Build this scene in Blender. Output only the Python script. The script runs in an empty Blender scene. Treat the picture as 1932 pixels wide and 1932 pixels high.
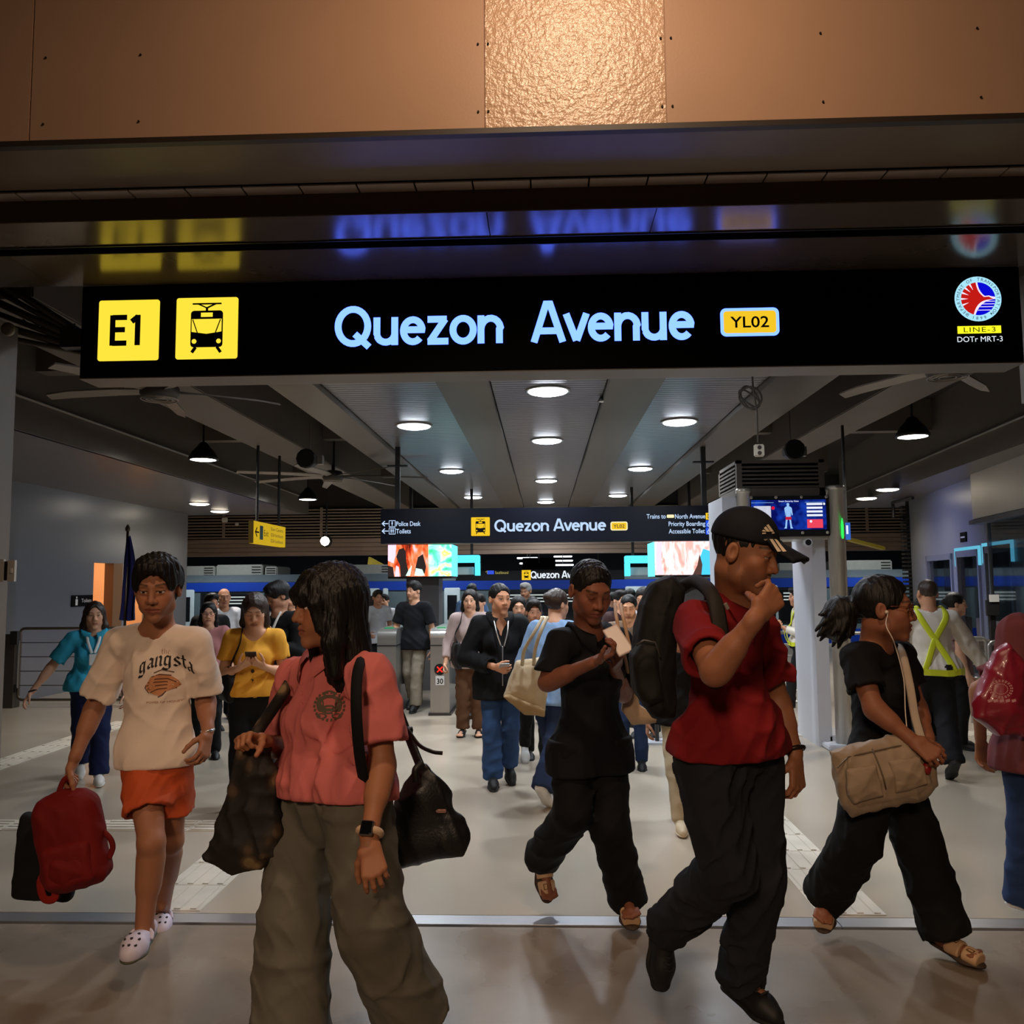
import bpy, bmesh, math, random
import numpy as np
from mathutils import Vector, Matrix
from mathutils.bvhtree import BVHTree
random.seed(7)
RNG = np.random.RandomState(11)
C = bpy.context.scene.collection
SC = bpy.context.scene

# ---------------------------------------------------------------- camera
FPX = 1600.0                      # focal length in pixels of the 1932 px frame
EYE = np.array([0.0, 0.0, 1.53])
_a, _p, _r = math.atan(60 / FPX), math.atan(134 / FPX), 0.008
_fh = np.array([-math.sin(_a), math.cos(_a), 0.0])
_R = np.array([math.cos(_a), math.sin(_a), 0.0])
CF = _fh * math.cos(_p) + np.array([0, 0, math.sin(_p)])
_U = -_fh * math.sin(_p) + np.array([0, 0, math.cos(_p)])
CR = _R * math.cos(_r) - _U * math.sin(_r)
CU = _U * math.cos(_r) + _R * math.sin(_r)
cam_data = bpy.data.cameras.new('camera')
cam = bpy.data.objects.new('camera', cam_data)
C.objects.link(cam)
cam_data.sensor_width = 36.0
cam_data.lens = 36.0 * FPX / 1932.0
cam_data.clip_start, cam_data.clip_end = 0.05, 200
M = Matrix.Identity(4)
for i in range(3):
    M[i][0], M[i][1], M[i][2], M[i][3] = CR[i], CU[i], -CF[i], EYE[i]
cam.matrix_world = M
SC.camera = cam

def ray(px, py):
    return CF + (px - 966) / FPX * CR - (py - 966) / FPX * CU
def W(px, py, Y):
    """world point seen at a pixel, on the plane y = Y"""
    d = ray(px, py)
    return EYE + d * (Y / d[1])
def G(px, py, z=0.0):
    d = ray(px, py)
    return EYE + d * ((z - EYE[2]) / d[2])

# ---------------------------------------------------------------- view, world, lights
SC.view_settings.view_transform = 'Standard'
SC.view_settings.look = 'None'
SC.view_settings.gamma = 1.0
SC.view_settings.use_curve_mapping = False
SC.view_settings.exposure = 0.0
wd = bpy.data.worlds.new('night')
SC.world = wd
wd.use_nodes = True
wd.node_tree.nodes['Background'].inputs[0].default_value = (0.55, 0.42, 0.34, 1)
wd.node_tree.nodes['Background'].inputs[1].default_value = 0.05

def lin(c):
    """0-255 display colour to linear"""
    return tuple(((v / 255) / 12.92 if v / 255 <= 0.04045 else ((v / 255 + 0.055) / 1.055) ** 2.4) for v in c[:3])

def light(kind, name, loc, col, power, size=0.2, target=None, spot=None, sy=None, blend=0.5):
    d = bpy.data.lights.new(name, kind)
    d.color, d.energy = col, power
    if kind == 'AREA':
        d.size = size
        if sy:
            d.shape, d.size_y = 'RECTANGLE', sy
    else:
        d.shadow_soft_size = size
    if kind == 'SPOT':
        d.spot_size, d.spot_blend = spot, blend
    o = bpy.data.objects.new(name, d)
    C.objects.link(o)
    o.location = loc
    if target is not None:
        o.rotation_euler = (Vector(target) - Vector(loc)).to_track_quat('-Z', 'Y').to_euler()
    return o

WARM, COOL, NEUT = (1.0, 0.70, 0.46), (0.86, 0.93, 1.0), (1.0, 0.93, 0.84)
# the street lamp over the pavement, then an added fill spot behind the photographer
light('AREA', 'street_and_fill_light', (0.2, 1.85, 4.5), WARM, 44, 0.3, (0.1, 2.6, 1.0))
light('SPOT', 'street_and_fill_light', (-1.2, -4.2, 4.2), WARM, 780, 0.5, (0.1, 3.2, 0.35), math.radians(38), blend=0.5)  # added warm fill for the foreground people, cone kept below the fascia
# ticket hall down lights: (x, y, z, power, colour)
HALL = []
for y in (7.6, 10.3, 14.4, 18.2):
    HALL.append((0.05, y, 3.24, 240, COOL))
HALL.append((0.05, 5.5, 3.24, 120, COOL))
for x in (-1.42, 1.49):
    HALL.append((x, 6.05, 3.24, 105, COOL))
for y in (9.2, 13.0, 17.0):
    HALL.append((-1.42, y, 3.24, 215, COOL))
    HALL.append((1.49, y, 3.24, 215, COOL))
PEND = [(-4.1, 10.0, 3.04), (-4.2, 14.9, 3.04), (3.92, 9.05, 3.04), (3.98, 13.6, 3.04)]
LOW = [(-5.87, 14.2, 2.92), (-6.1, 15.7, 2.92), (5.3, 13.2, 2.92), (5.5, 14.6, 2.92)]
for x, y, z, p, c in HALL:
    light('SPOT', 'hall_light', (x, y, z - 0.03), c, p, 0.10, (x, y, 0), math.radians(150), blend=0.8)
for x, y, z in PEND:
    light('SPOT', 'pendant_light', (x, y, z - 0.06), NEUT, 220, 0.12, (x, y, 0), math.radians(140), blend=0.8)
for x, y, z in LOW:
    light('SPOT', 'low_ceiling_light', (x, y, z - 0.03), (1, 0.88, 0.72), 120, 0.10, (x, y, 0), math.radians(150), blend=0.8)

for x in (-9, -3, 3, 9):
    light('AREA', 'platform_lamp_light', (x, 22.4, 3.3), COOL, 130, 1.2, (x, 22.8, 0), sy=.25)

# ---------------------------------------------------------------- materials
MATS = {}
def mat(name, col, rough=0.5, metal=0.0, var=0.0, scale=8.0, bump=0.0, bscale=60.0, emit=0.0, spec=0.5, stretch=None, rvar=0.0, lc=None, attr=None, coat=0.0, alpha=1.0, trans=0.0):
    """principled material; var mixes in a lighter/darker tone by noise, bump is fine relief"""
    if name in MATS:
        return MATS[name]
    m = bpy.data.materials.new(name)
    MATS[name] = m
    m.use_nodes = True
    nt = m.node_tree
    b = nt.nodes['Principled BSDF']
    c = lin(col) if lc is None else lc
    b.inputs['Base Color'].default_value = (*c, 1)
    b.inputs['Roughness'].default_value = rough
    b.inputs['Metallic'].default_value = metal
    b.inputs['Specular IOR Level'].default_value = spec
    if coat:
        b.inputs['Coat Weight'].default_value = coat
    if trans:
        b.inputs['Transmission Weight'].default_value = trans
    if alpha < 1:
        b.inputs['Alpha'].default_value = alpha
    tc = None
    def coords():
        nonlocal tc
        if tc is None:
            t = nt.nodes.new('ShaderNodeTexCoord')
            tc = t.outputs['Object']
            if stretch:
                mp = nt.nodes.new('ShaderNodeMapping')
                mp.inputs['Scale'].default_value = stretch
                nt.links.new(tc, mp.inputs['Vector'])
                tc = mp.outputs[0]
        return tc
    src = None
    if attr:
        at = nt.nodes.new('ShaderNodeAttribute')
        at.attribute_name = attr
        src = at.outputs['Color']
        nt.links.new(src, b.inputs['Base Color'])
    if var or rvar:
        n = nt.nodes.new('ShaderNodeTexNoise')
        n.inputs['Scale'].default_value = scale
        n.inputs['Detail'].default_value = 5
        nt.links.new(coords(), n.inputs['Vector'])
        if var:
            mx = nt.nodes.new('ShaderNodeMix')
            mx.data_type = 'RGBA'
            mx.blend_type = 'MULTIPLY'
            mx.inputs[0].default_value = 1.0
            rp = nt.nodes.new('ShaderNodeMapRange')
            rp.inputs[1].default_value, rp.inputs[2].default_value = 0.2, 0.8
            rp.inputs[3].default_value, rp.inputs[4].default_value = 1 - var, 1 + var
            nt.links.new(n.outputs[0], rp.inputs[0])
            if src:
                nt.links.new(src, mx.inputs[6])
            else:
                mx.inputs[6].default_value = (*c, 1)
            nt.links.new(rp.outputs[0], mx.inputs[7])
            nt.links.new(mx.outputs[2], b.inputs['Base Color'])
        if rvar:
            r2 = nt.nodes.new('ShaderNodeMapRange')
            r2.inputs[1].default_value, r2.inputs[2].default_value = 0.3, 0.7
            r2.inputs[3].default_value, r2.inputs[4].default_value = max(0.02, rough - rvar), rough + rvar
            nt.links.new(n.outputs[0], r2.inputs[0])
            nt.links.new(r2.outputs[0], b.inputs['Roughness'])
    if bump:
        n = nt.nodes.new('ShaderNodeTexNoise')
        n.inputs['Scale'].default_value = bscale
        n.inputs['Detail'].default_value = 3
        nt.links.new(coords(), n.inputs['Vector'])
        bp = nt.nodes.new('ShaderNodeBump')
        bp.inputs['Strength'].default_value = bump
        bp.inputs['Distance'].default_value = 0.01
        nt.links.new(n.outputs[0], bp.inputs['Height'])
        nt.links.new(bp.outputs[0], b.inputs['Normal'])
    if emit:
        b.inputs['Emission Color'].default_value = (*c, 1)
        b.inputs['Emission Strength'].default_value = emit
        if src:
            nt.links.new(src, b.inputs['Emission Color'])
    return m

def glow(name, col, s):
    """a surface that gives off light"""
    if name in MATS:
        return MATS[name]
    m = bpy.data.materials.new(name)
    MATS[name] = m
    m.use_nodes = True
    nt = m.node_tree
    nt.nodes.remove(nt.nodes['Principled BSDF'])
    e = nt.nodes.new('ShaderNodeEmission')
    e.inputs[0].default_value = (*lin(col), 1)
    e.inputs[1].default_value = s
    nt.links.new(e.outputs[0], nt.nodes['Material Output'].inputs[0])
    return m

# ---------------------------------------------------------------- object helpers
def link(name, verts, faces, m, parent=None, smooth=False, loc=None):
    me = bpy.data.meshes.new(name)
    me.from_pydata([tuple(map(float, v)) for v in verts], [], [tuple(map(int, f)) for f in faces])
    me.update()
    return link_me(name, me, m, parent, smooth, loc)
def link_me(name, me, m, parent=None, smooth=False, loc=None):
    o = bpy.data.objects.new(name, me)
    C.objects.link(o)
    for mm in (m if isinstance(m, (list, tuple)) else [m]):
        if mm is not None:
            me.materials.append(mm)
    if smooth:
        me.polygons.foreach_set('use_smooth', [True] * len(me.polygons))
    if loc is not None:
        o.location = [float(v) for v in loc]
    if parent is not None:
        o.parent = parent
        if parent.type == 'EMPTY' or True:
            o.matrix_parent_inverse = parent_matrix(parent).inverted()
    return o
def parent_matrix(p):
    m = Matrix.Translation(p.location) @ p.rotation_euler.to_matrix().to_4x4()
    return parent_matrix(p.parent) @ p.matrix_parent_inverse @ m if p.parent else m
def tag(o, label=None, cat=None, group=None, kind=None):
    for k, v in (('label', label), ('category', cat), ('group', group), ('kind', kind)):
        if v:
            o[k] = v
    return o
def thing(name, label, cat, loc, group=None):
    o = bpy.data.objects.new(name, None)
    C.objects.link(o)
    o.location = [float(v) for v in loc]
    o.empty_display_size = 0.1
    return tag(o, label, cat, group)

class MB:
    """collects boxes, tubes and prisms into one mesh"""
    def __init__(s):
        s.v, s.f = [], []
    def add(s, vs, fs):
        n = len(s.v)
        s.v += [tuple(map(float, v)) for v in vs]
        s.f += [tuple(i + n for i in f) for f in fs]
        return s
    def box(s, lo, hi, bev=0.0):
        (x0, y0, z0), (x1, y1, z1) = lo, hi
        if bev:
            bm = bmesh.new()
            bmesh.ops.create_cube(bm, size=1)
            for v in bm.verts:
                v.co = Vector(((x0 + x1) / 2 + v.co.x * (x1 - x0), (y0 + y1) / 2 + v.co.y * (y1 - y0), (z0 + z1) / 2 + v.co.z * (z1 - z0)))
            bmesh.ops.bevel(bm, geom=bm.edges[:], offset=bev, segments=2, affect='EDGES')
            bm.verts.index_update()
            s.add([v.co[:] for v in bm.verts], [[v.index for v in f.verts] for f in bm.faces])
            bm.free()
            return s
        return s.add([(x0, y0, z0), (x1, y0, z0), (x1, y1, z0), (x0, y1, z0), (x0, y0, z1), (x1, y0, z1), (x1, y1, z1), (x0, y1, z1)],
                     [(0, 3, 2, 1), (4, 5, 6, 7), (0, 1, 5, 4), (1, 2, 6, 5), (2, 3, 7, 6), (3, 0, 4, 7)])
    def tube(s, pts, r, n=8, closed=False, flat=None, cap=True):
        """swept tube through pts; r a number or one per point; flat=(vector, ratio) squashes the section along a vector"""
        P = [np.array(p, float) for p in pts]
        m = len(P)
        rs = [r] * m if np.isscalar(r) else list(r)
        base = len(s.v)
        ref = None
        for i in range(m):
            a = P[(i - 1) % m] if (i or closed) else P[i]
            b = P[(i + 1) % m] if (i < m - 1 or closed) else P[i]
            t = b - a
            t = t / (np.linalg.norm(t) + 1e-12)
            if ref is None:
                ref = np.cross(t, [0, 0, 1.0])
                if np.linalg.norm(ref) < 0.1:
                    ref = np.cross(t, [1.0, 0, 0])
            u = ref - t * np.dot(ref, t)
            u /= np.linalg.norm(u) + 1e-12
            ref = u
            w = np.cross(t, u)
            for j in range(n):
                q = 2 * math.pi * j / n
                d = (u * math.cos(q) + w * math.sin(q)) * rs[i]
                if flat is not None:
                    d = d - flat[0] * np.dot(d, flat[0]) * (1 - flat[1])
                s.v.append(tuple(P[i] + d))
        k = m if closed else m - 1
        for i in range(k):
            for j in range(n):
                a, b = base + i * n, base + ((i + 1) % m) * n
                s.f.append((a + j, a + (j + 1) % n, b + (j + 1) % n, b + j))
        if cap and not closed:
            s.f.append(tuple(base + j for j in reversed(range(n))))
            s.f.append(tuple(base + (m - 1) * n + j for j in range(n)))
        return s
    def lathe(s, prof, c, n=20, axis=2):
        """prof: list of (radius, height)"""
        base = len(s.v)
        for r, h in prof:
            for j in range(n):
                q = 2 * math.pi * j / n
                v = [r * math.cos(q), r * math.sin(q)]
                v.insert(axis, h)
                s.v.append((v[0] + c[0], v[1] + c[1], v[2] + c[2]))
        for i in range(len(prof) - 1):
            for j in range(n):
                a, b = base + i * n, base + (i + 1) * n
                s.f.append((a + j, a + (j + 1) % n, b + (j + 1) % n, b + j))
        s.f.append(tuple(base + j for j in reversed(range(n))))
        s.f.append(tuple(base + (len(prof) - 1) * n + j for j in range(n)))
        return s
    def quad(s, a, b, c, d):
        return s.add([a, b, c, d], [(0, 1, 2, 3)])
    def poly(s, pts, ext):
        """a flat polygon pts (3-D) extruded by the vector ext"""
        n = len(pts)
        P = [np.array(p, float) for p in pts]
        e = np.array(ext, float)
        return s.add([*P, *[p + e for p in P]], [tuple(range(n)), tuple(reversed(range(n, 2 * n)))] + [(i, i + n, (i + 1) % n + n, (i + 1) % n) for i in range(n)])
    def build(s, name, m, parent=None, smooth=False):
        return link(name, s.v, s.f, m, parent, smooth)

def box(name, lo, hi, m, parent=None, bev=0.0):
    return MB().box(lo, hi, bev).build(name, m, parent)
def struct(name, mb, m, smooth=False):
    o = mb.build(name, m, None, smooth)
    return tag(o, kind='structure')

# ---------------------------------------------------------------- signed-distance modelling
F32 = np.float32
def nrm(v):
    v = np.array(v, float)
    return v / (np.linalg.norm(v) + 1e-12)
def V(*a):
    return np.array(a, float)
def cap(a, b, ra, rb=None, n=None, q=1.0, k=0.02, op='u'):
    """tapered capsule; n, q squash the section along the unit vector n"""
    a, b = np.array(a, float), np.array(b, float)
    rb = ra if rb is None else rb
    r = max(ra, rb)
    bb = b - a
    L2 = float(bb @ bb) + 1e-9
    def fn(X, Y, Z):
        dx, dy, dz = X - F32(a[0]), Y - F32(a[1]), Z - F32(a[2])
        t = np.clip((dx * F32(bb[0]) + dy * F32(bb[1]) + dz * F32(bb[2])) / F32(L2), 0, 1)
        ex, ey, ez = dx - t * F32(bb[0]), dy - t * F32(bb[1]), dz - t * F32(bb[2])
        if n is not None:
            m = (ex * F32(n[0]) + ey * F32(n[1]) + ez * F32(n[2])) * F32(1 / q - 1)
            ex, ey, ez = ex + m * F32(n[0]), ey + m * F32(n[1]), ez + m * F32(n[2])
        d = np.sqrt(ex * ex + ey * ey + ez * ez) - (F32(ra) + F32(rb - ra) * t)
        return d * F32(0.5 + 0.5 * q) if n is not None else d
    return (op, fn, np.minimum(a, b) - r, np.maximum(a, b) + r, k)
def ell(c, r, ax=None, k=0.02, op='u'):
    """ellipsoid, ax = three unit axes as rows"""
    c, r = np.array(c, float), np.array(r, float)
    A = np.eye(3) if ax is None else np.array(ax, float)
    ext = np.sqrt((A * r[:, None]) ** 2).max(axis=0) if ax is None else np.full(3, r.max())
    ir = 1 / r
    def fn(X, Y, Z):
        dx, dy, dz = X - F32(c[0]), Y - F32(c[1]), Z - F32(c[2])
        s0 = s1 = 0
        for i in range(3):
            l = (dx * F32(A[i][0]) + dy * F32(A[i][1]) + dz * F32(A[i][2])) * F32(ir[i])
            s0 = s0 + l * l
            s1 = s1 + l * l * F32(ir[i] ** 2)
        k0, k1 = np.sqrt(s0), np.sqrt(s1)
        return k0 * (k0 - 1) / (k1 + F32(1e-6))
    return (op, fn, c - ext, c + ext, k)
def rbox(c, half, ax, rad=0.01, k=0.01, op='u'):
    c, half, A = np.array(c, float), np.array(half, float), np.array(ax, float)
    ext = np.abs(A.T) @ half
    def fn(X, Y, Z):
        dx, dy, dz = X - F32(c[0]), Y - F32(c[1]), Z - F32(c[2])
        o = m = None
        for i in range(3):
            l = np.abs(dx * F32(A[i][0]) + dy * F32(A[i][1]) + dz * F32(A[i][2])) - F32(half[i] - rad)
            o = np.maximum(l, 0) ** 2 if o is None else o + np.maximum(l, 0) ** 2
            m = l if m is None else np.maximum(m, l)
        return np.sqrt(o) + np.minimum(m, 0) - F32(rad)
    return (op, fn, c - ext, c + ext, k)
def plane(c, n, k=0.004, op='i'):
    """keeps what lies on the side against n"""
    c, n = np.array(c, float), nrm(n)
    return (op, lambda X, Y, Z: (X - F32(c[0])) * F32(n[0]) + (Y - F32(c[1])) * F32(n[1]) + (Z - F32(c[2])) * F32(n[2]), None, None, k)
def prism(pts, O, X, Z, half, rad, k=0.01, op='u', bulge=0.0):
    """a polygon in the plane O, X, Z thickened both ways by half, with rounded edges; bulge fattens its middle"""
    O, X, Z = np.array(O, float), nrm(X), nrm(Z)
    N = np.cross(X, Z)
    Pp = [np.array(p, float) for p in pts]
    pw = np.array([O + X * p[0] + Z * p[1] for p in Pp])
    ext = half + bulge + rad
    cx = sum(Pp) / len(Pp)
    sz = max(np.linalg.norm(p - cx) for p in Pp)
    def fn(A, B, Cc):
        dx, dy, dz = A - F32(O[0]), B - F32(O[1]), Cc - F32(O[2])
        u = dx * F32(X[0]) + dy * F32(X[1]) + dz * F32(X[2])
        v = dx * F32(Z[0]) + dy * F32(Z[1]) + dz * F32(Z[2])
        w = np.abs(dx * F32(N[0]) + dy * F32(N[1]) + dz * F32(N[2]))
        d = None
        ins = None
        n = len(Pp)
        for i in range(n):
            a, b = Pp[i], Pp[i - 1]
            e = b - a
            pu, pv = u - F32(a[0]), v - F32(a[1])
            t = np.clip((pu * F32(e[0]) + pv * F32(e[1])) / F32(e @ e + 1e-9), 0, 1)
            q = (pu - t * F32(e[0])) ** 2 + (pv - t * F32(e[1])) ** 2
            d = q if d is None else np.minimum(d, q)
            c1, c2 = v >= F32(a[1]), v < F32(b[1])
            c3 = F32(e[0]) * pv > F32(e[1]) * pu
            f = (c1 & c2 & c3) | (~c1 & ~c2 & ~c3)
            ins = f if ins is None else ins ^ f
        d = np.sqrt(d) * np.where(ins, F32(-1), F32(1)) + F32(rad)
        hb = F32(half) + (F32(bulge) * np.clip(-d / F32(sz * .6), 0, 1) ** F32(.6) if bulge else 0)
        w = w - hb + F32(rad)
        return np.sqrt(np.maximum(d, 0) ** 2 + np.maximum(w, 0) ** 2) + np.minimum(np.maximum(d, w), 0) - F32(rad)
    return (op, fn, pw.min(0) - ext, pw.max(0) + ext, k)
def smin(a, b, k):
    h = np.maximum(F32(k) - np.abs(a - b), 0)
    return np.minimum(a, b) - h * h * F32(0.25 / k)
def field(prims, lo, n, h):
    xs = [(lo[i] + h * np.arange(n[i])).astype(F32) for i in range(3)]
    D = np.full(n, 0.4, F32)
    for op, fn, a, b, k in prims:
        if op == 'd':
            D += fn(xs[0][:, None, None], xs[1][None, :, None], xs[2][None, None, :]) if a is None else 0
            continue
        if a is None:
            sl = (slice(None),) * 3
        else:
            mg = k + 2.5 * h
            i0 = [max(0, int((a[i] - mg - lo[i]) / h)) for i in range(3)]
            i1 = [min(n[i], int((b[i] + mg - lo[i]) / h) + 2) for i in range(3)]
            if any(i1[i] <= i0[i] for i in range(3)):
                continue
            sl = tuple(slice(i0[i], i1[i]) for i in range(3))
        d = fn(xs[0][sl[0]][:, None, None], xs[1][sl[1]][None, :, None], xs[2][sl[2]][None, None, :])
        S = D[sl]
        if op == 'u':
            D[sl] = smin(S, d, k)
        elif op == 's':
            D[sl] = -smin(-S, d, k)
        else:
            D[sl] = -smin(-S, -d, k)
    return D
def bounds(groups):
    lo, hi = np.full(3, 1e9), np.full(3, -1e9)
    for g in groups:
        for op, fn, a, b, k in g:
            if op == 'u':
                lo, hi = np.minimum(lo, a), np.maximum(hi, b)
    return lo, hi
_E = [(0, 1), (2, 3), (4, 5), (6, 7), (0, 2), (1, 3), (4, 6), (5, 7), (0, 4), (1, 5), (2, 6), (3, 7)]
def nets(D, lo, h):
    """surface nets: grid of distances to quads"""
    S = D < 0
    cs = [S[i:S.shape[0] - 1 + i, j:S.shape[1] - 1 + j, l:S.shape[2] - 1 + l] for i in (0, 1) for j in (0, 1) for l in (0, 1)]
    cnt = sum(c.astype(np.int8) for c in cs)
    I, J, K = np.nonzero((cnt > 0) & (cnt < 8))
    if len(I) == 0:
        return np.zeros((0, 3)), np.zeros((0, 4), int)
    cv = np.stack([D[I + i, J + j, K + l] for i in (0, 1) for j in (0, 1) for l in (0, 1)], 1)
    off = np.array([(i, j, l) for i in (0, 1) for j in (0, 1) for l in (0, 1)], F32)
    acc, num = np.zeros((len(I), 3), F32), np.zeros(len(I), F32)
    for a, b in _E:
        m = (cv[:, a] < 0) != (cv[:, b] < 0)
        t = np.where(m, cv[:, a] / (cv[:, a] - cv[:, b] + F32(1e-12)), 0)
        acc += np.where(m[:, None], off[a] + t[:, None] * (off[b] - off[a]), 0)
        num += m
    P = (np.stack([I, J, K], 1) + acc / num[:, None]) * h + lo
    vid = np.full(cnt.shape, -1, np.int32)
    vid[I, J, K] = np.arange(len(I))
    Q = []
    for ax in range(3):
        o = [(1, 2), (2, 0), (0, 1)][ax]
        sa = [slice(None)] * 3
        sb = [slice(None)] * 3
        for t in (0, 1, 2):
            if t == ax:
                sa[t], sb[t] = slice(0, -1), slice(1, None)
            else:
                sa[t] = sb[t] = slice(1, -1)
        A, B = S[tuple(sa)], S[tuple(sb)]
        for flip, msk in ((False, A & ~B), (True, ~A & B)):
            g = np.nonzero(msk)
            g = [g[t] + (0 if t == ax else 1) for t in range(3)]
            def cell(du, dv):
                h_ = list(g)
                h_[o[0]] = h_[o[0]] - du
                h_[o[1]] = h_[o[1]] - dv
                return vid[h_[0], h_[1], h_[2]]
            q = np.stack([cell(1, 1), cell(0, 1), cell(0, 0), cell(1, 0)], 1)
            Q.append(q[:, ::-1] if flip else q)
    return P, np.concatenate(Q)
def mesh_sdf(groups, h, lo=None, hi=None, kg=0.006, disp=None, post=None):
    """groups of primitives, blended inside a group and joined between groups"""
    a, b = bounds(groups)
    if lo is not None:
        a, b = np.maximum(a, lo), np.minimum(b, hi)
    a, b = a - 2.5 * h, b + 2.5 * h
    if lo is not None:
        a, b = np.maximum(a, lo), np.minimum(b, hi)
    n = tuple(int(v) for v in np.ceil((b - a) / h) + 1)
    D = None
    for g in groups:
        d = field(g, a, n, h)
        D = d if D is None else smin(D, d, kg)
    if disp is not None:
        xs = [(a[i] + h * np.arange(n[i])).astype(F32) for i in range(3)]
        D = D + disp(xs[0][:, None, None], xs[1][None, :, None], xs[2][None, None, :])
    if post:
        xs = [(a[i] + h * np.arange(n[i])).astype(F32) for i in range(3)]
        for op, fn, _a, _b, k in post:
            d = fn(xs[0][:, None, None], xs[1][None, :, None], xs[2][None, None, :])
            D = -smin(-D, d if op == 's' else -d, k)
    return nets(D, a, h)
def link_np(name, P, Q, m, parent=None, cols=None):
    me = bpy.data.meshes.new(name)
    me.vertices.add(len(P))
    me.vertices.foreach_set('co', np.ascontiguousarray(P, F32).ravel())
    me.loops.add(Q.size)
    me.loops.foreach_set('vertex_index', np.ascontiguousarray(Q, np.int32).ravel())
    me.polygons.add(len(Q))
    me.polygons.foreach_set('loop_start', np.arange(0, Q.size, 4, dtype=np.int32))
    me.polygons.foreach_set('loop_total', np.full(len(Q), 4, np.int32))
    me.update(calc_edges=True)
    if cols is not None:
        ca = me.color_attributes.new('col', 'FLOAT_COLOR', 'POINT')
        ca.data.foreach_set('color', np.concatenate([cols, np.ones((len(cols), 1))], 1).astype(F32).ravel())
    return link_me(name, me, m, parent, True)
def wrinkles(seed, amp, wl=(0.05, 0.16), n=5, vert=0.5):
    """soft folds: a sum of warped sine waves"""
    r = np.random.RandomState(seed)
    ws = []
    for i in range(n):
        d = nrm(r.normal(size=3) * V(1, 1, vert))
        ws.append((d * 2 * math.pi / r.uniform(*wl), r.uniform(0, 6.28), nrm(r.normal(size=3)) * 2 * math.pi / r.uniform(0.15, 0.3), r.uniform(0.5, 1)))
    def fn(X, Y, Z):
        D = 0
        for w, ph, w2, a in ws:
            b = np.sin(X * F32(w2[0]) + Y * F32(w2[1]) + Z * F32(w2[2]) + F32(ph * 2))
            s = np.sin(X * F32(w[0]) + Y * F32(w[1]) + Z * F32(w[2]) + F32(ph) + F32(1.6) * b)
            s = np.where(s > 0, s * s * F32(1.5), s * F32(.5))
            D = D - F32(a * amp / n * 2.2) * s * (F32(0.5) + F32(0.5) * b)
        return D
    return fn
# ---------------------------------------------------------------- people
SKIN = (150, 104, 78)
M_SKIN = mat('skin', SKIN, 0.55, attr='col', bump=0.04, bscale=250, spec=.3)
M_HAIR = mat('hair_black', (18, 14, 13), 0.5, bump=0.35, bscale=160, stretch=(1, 1, 0.12), spec=0.3)
M_HAIRB = mat('hair_brown', (48, 32, 24), 0.4, bump=0.5, bscale=160, stretch=(1, 1, 0.12))
M_HAIRG = mat('hair_grey', (150, 148, 145), 0.5, bump=0.5, bscale=160, stretch=(1, 1, 0.12))
HAIRM = {'black': M_HAIR, 'brown': M_HAIRB, 'grey': M_HAIRG}
def cloth(name, col, rough=0.85, var=0.12, scale=14, bump=0.12, bscale=420, **k):
    return mat(name, col, rough, var=var, scale=scale, bump=bump, bscale=bscale, spec=0.25, **k)

def frame(f, u=(0, 0, 1), roll=0.0):
    """left, forward, up axes of a head or body that faces f"""
    f = nrm(f)
    l = nrm(np.cross(u, f))
    u = np.cross(f, l)
    if roll:
        l, u = l * math.cos(roll) + u * math.sin(roll), u * math.cos(roll) - l * math.sin(roll)
    return np.array([l, f, u])

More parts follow.
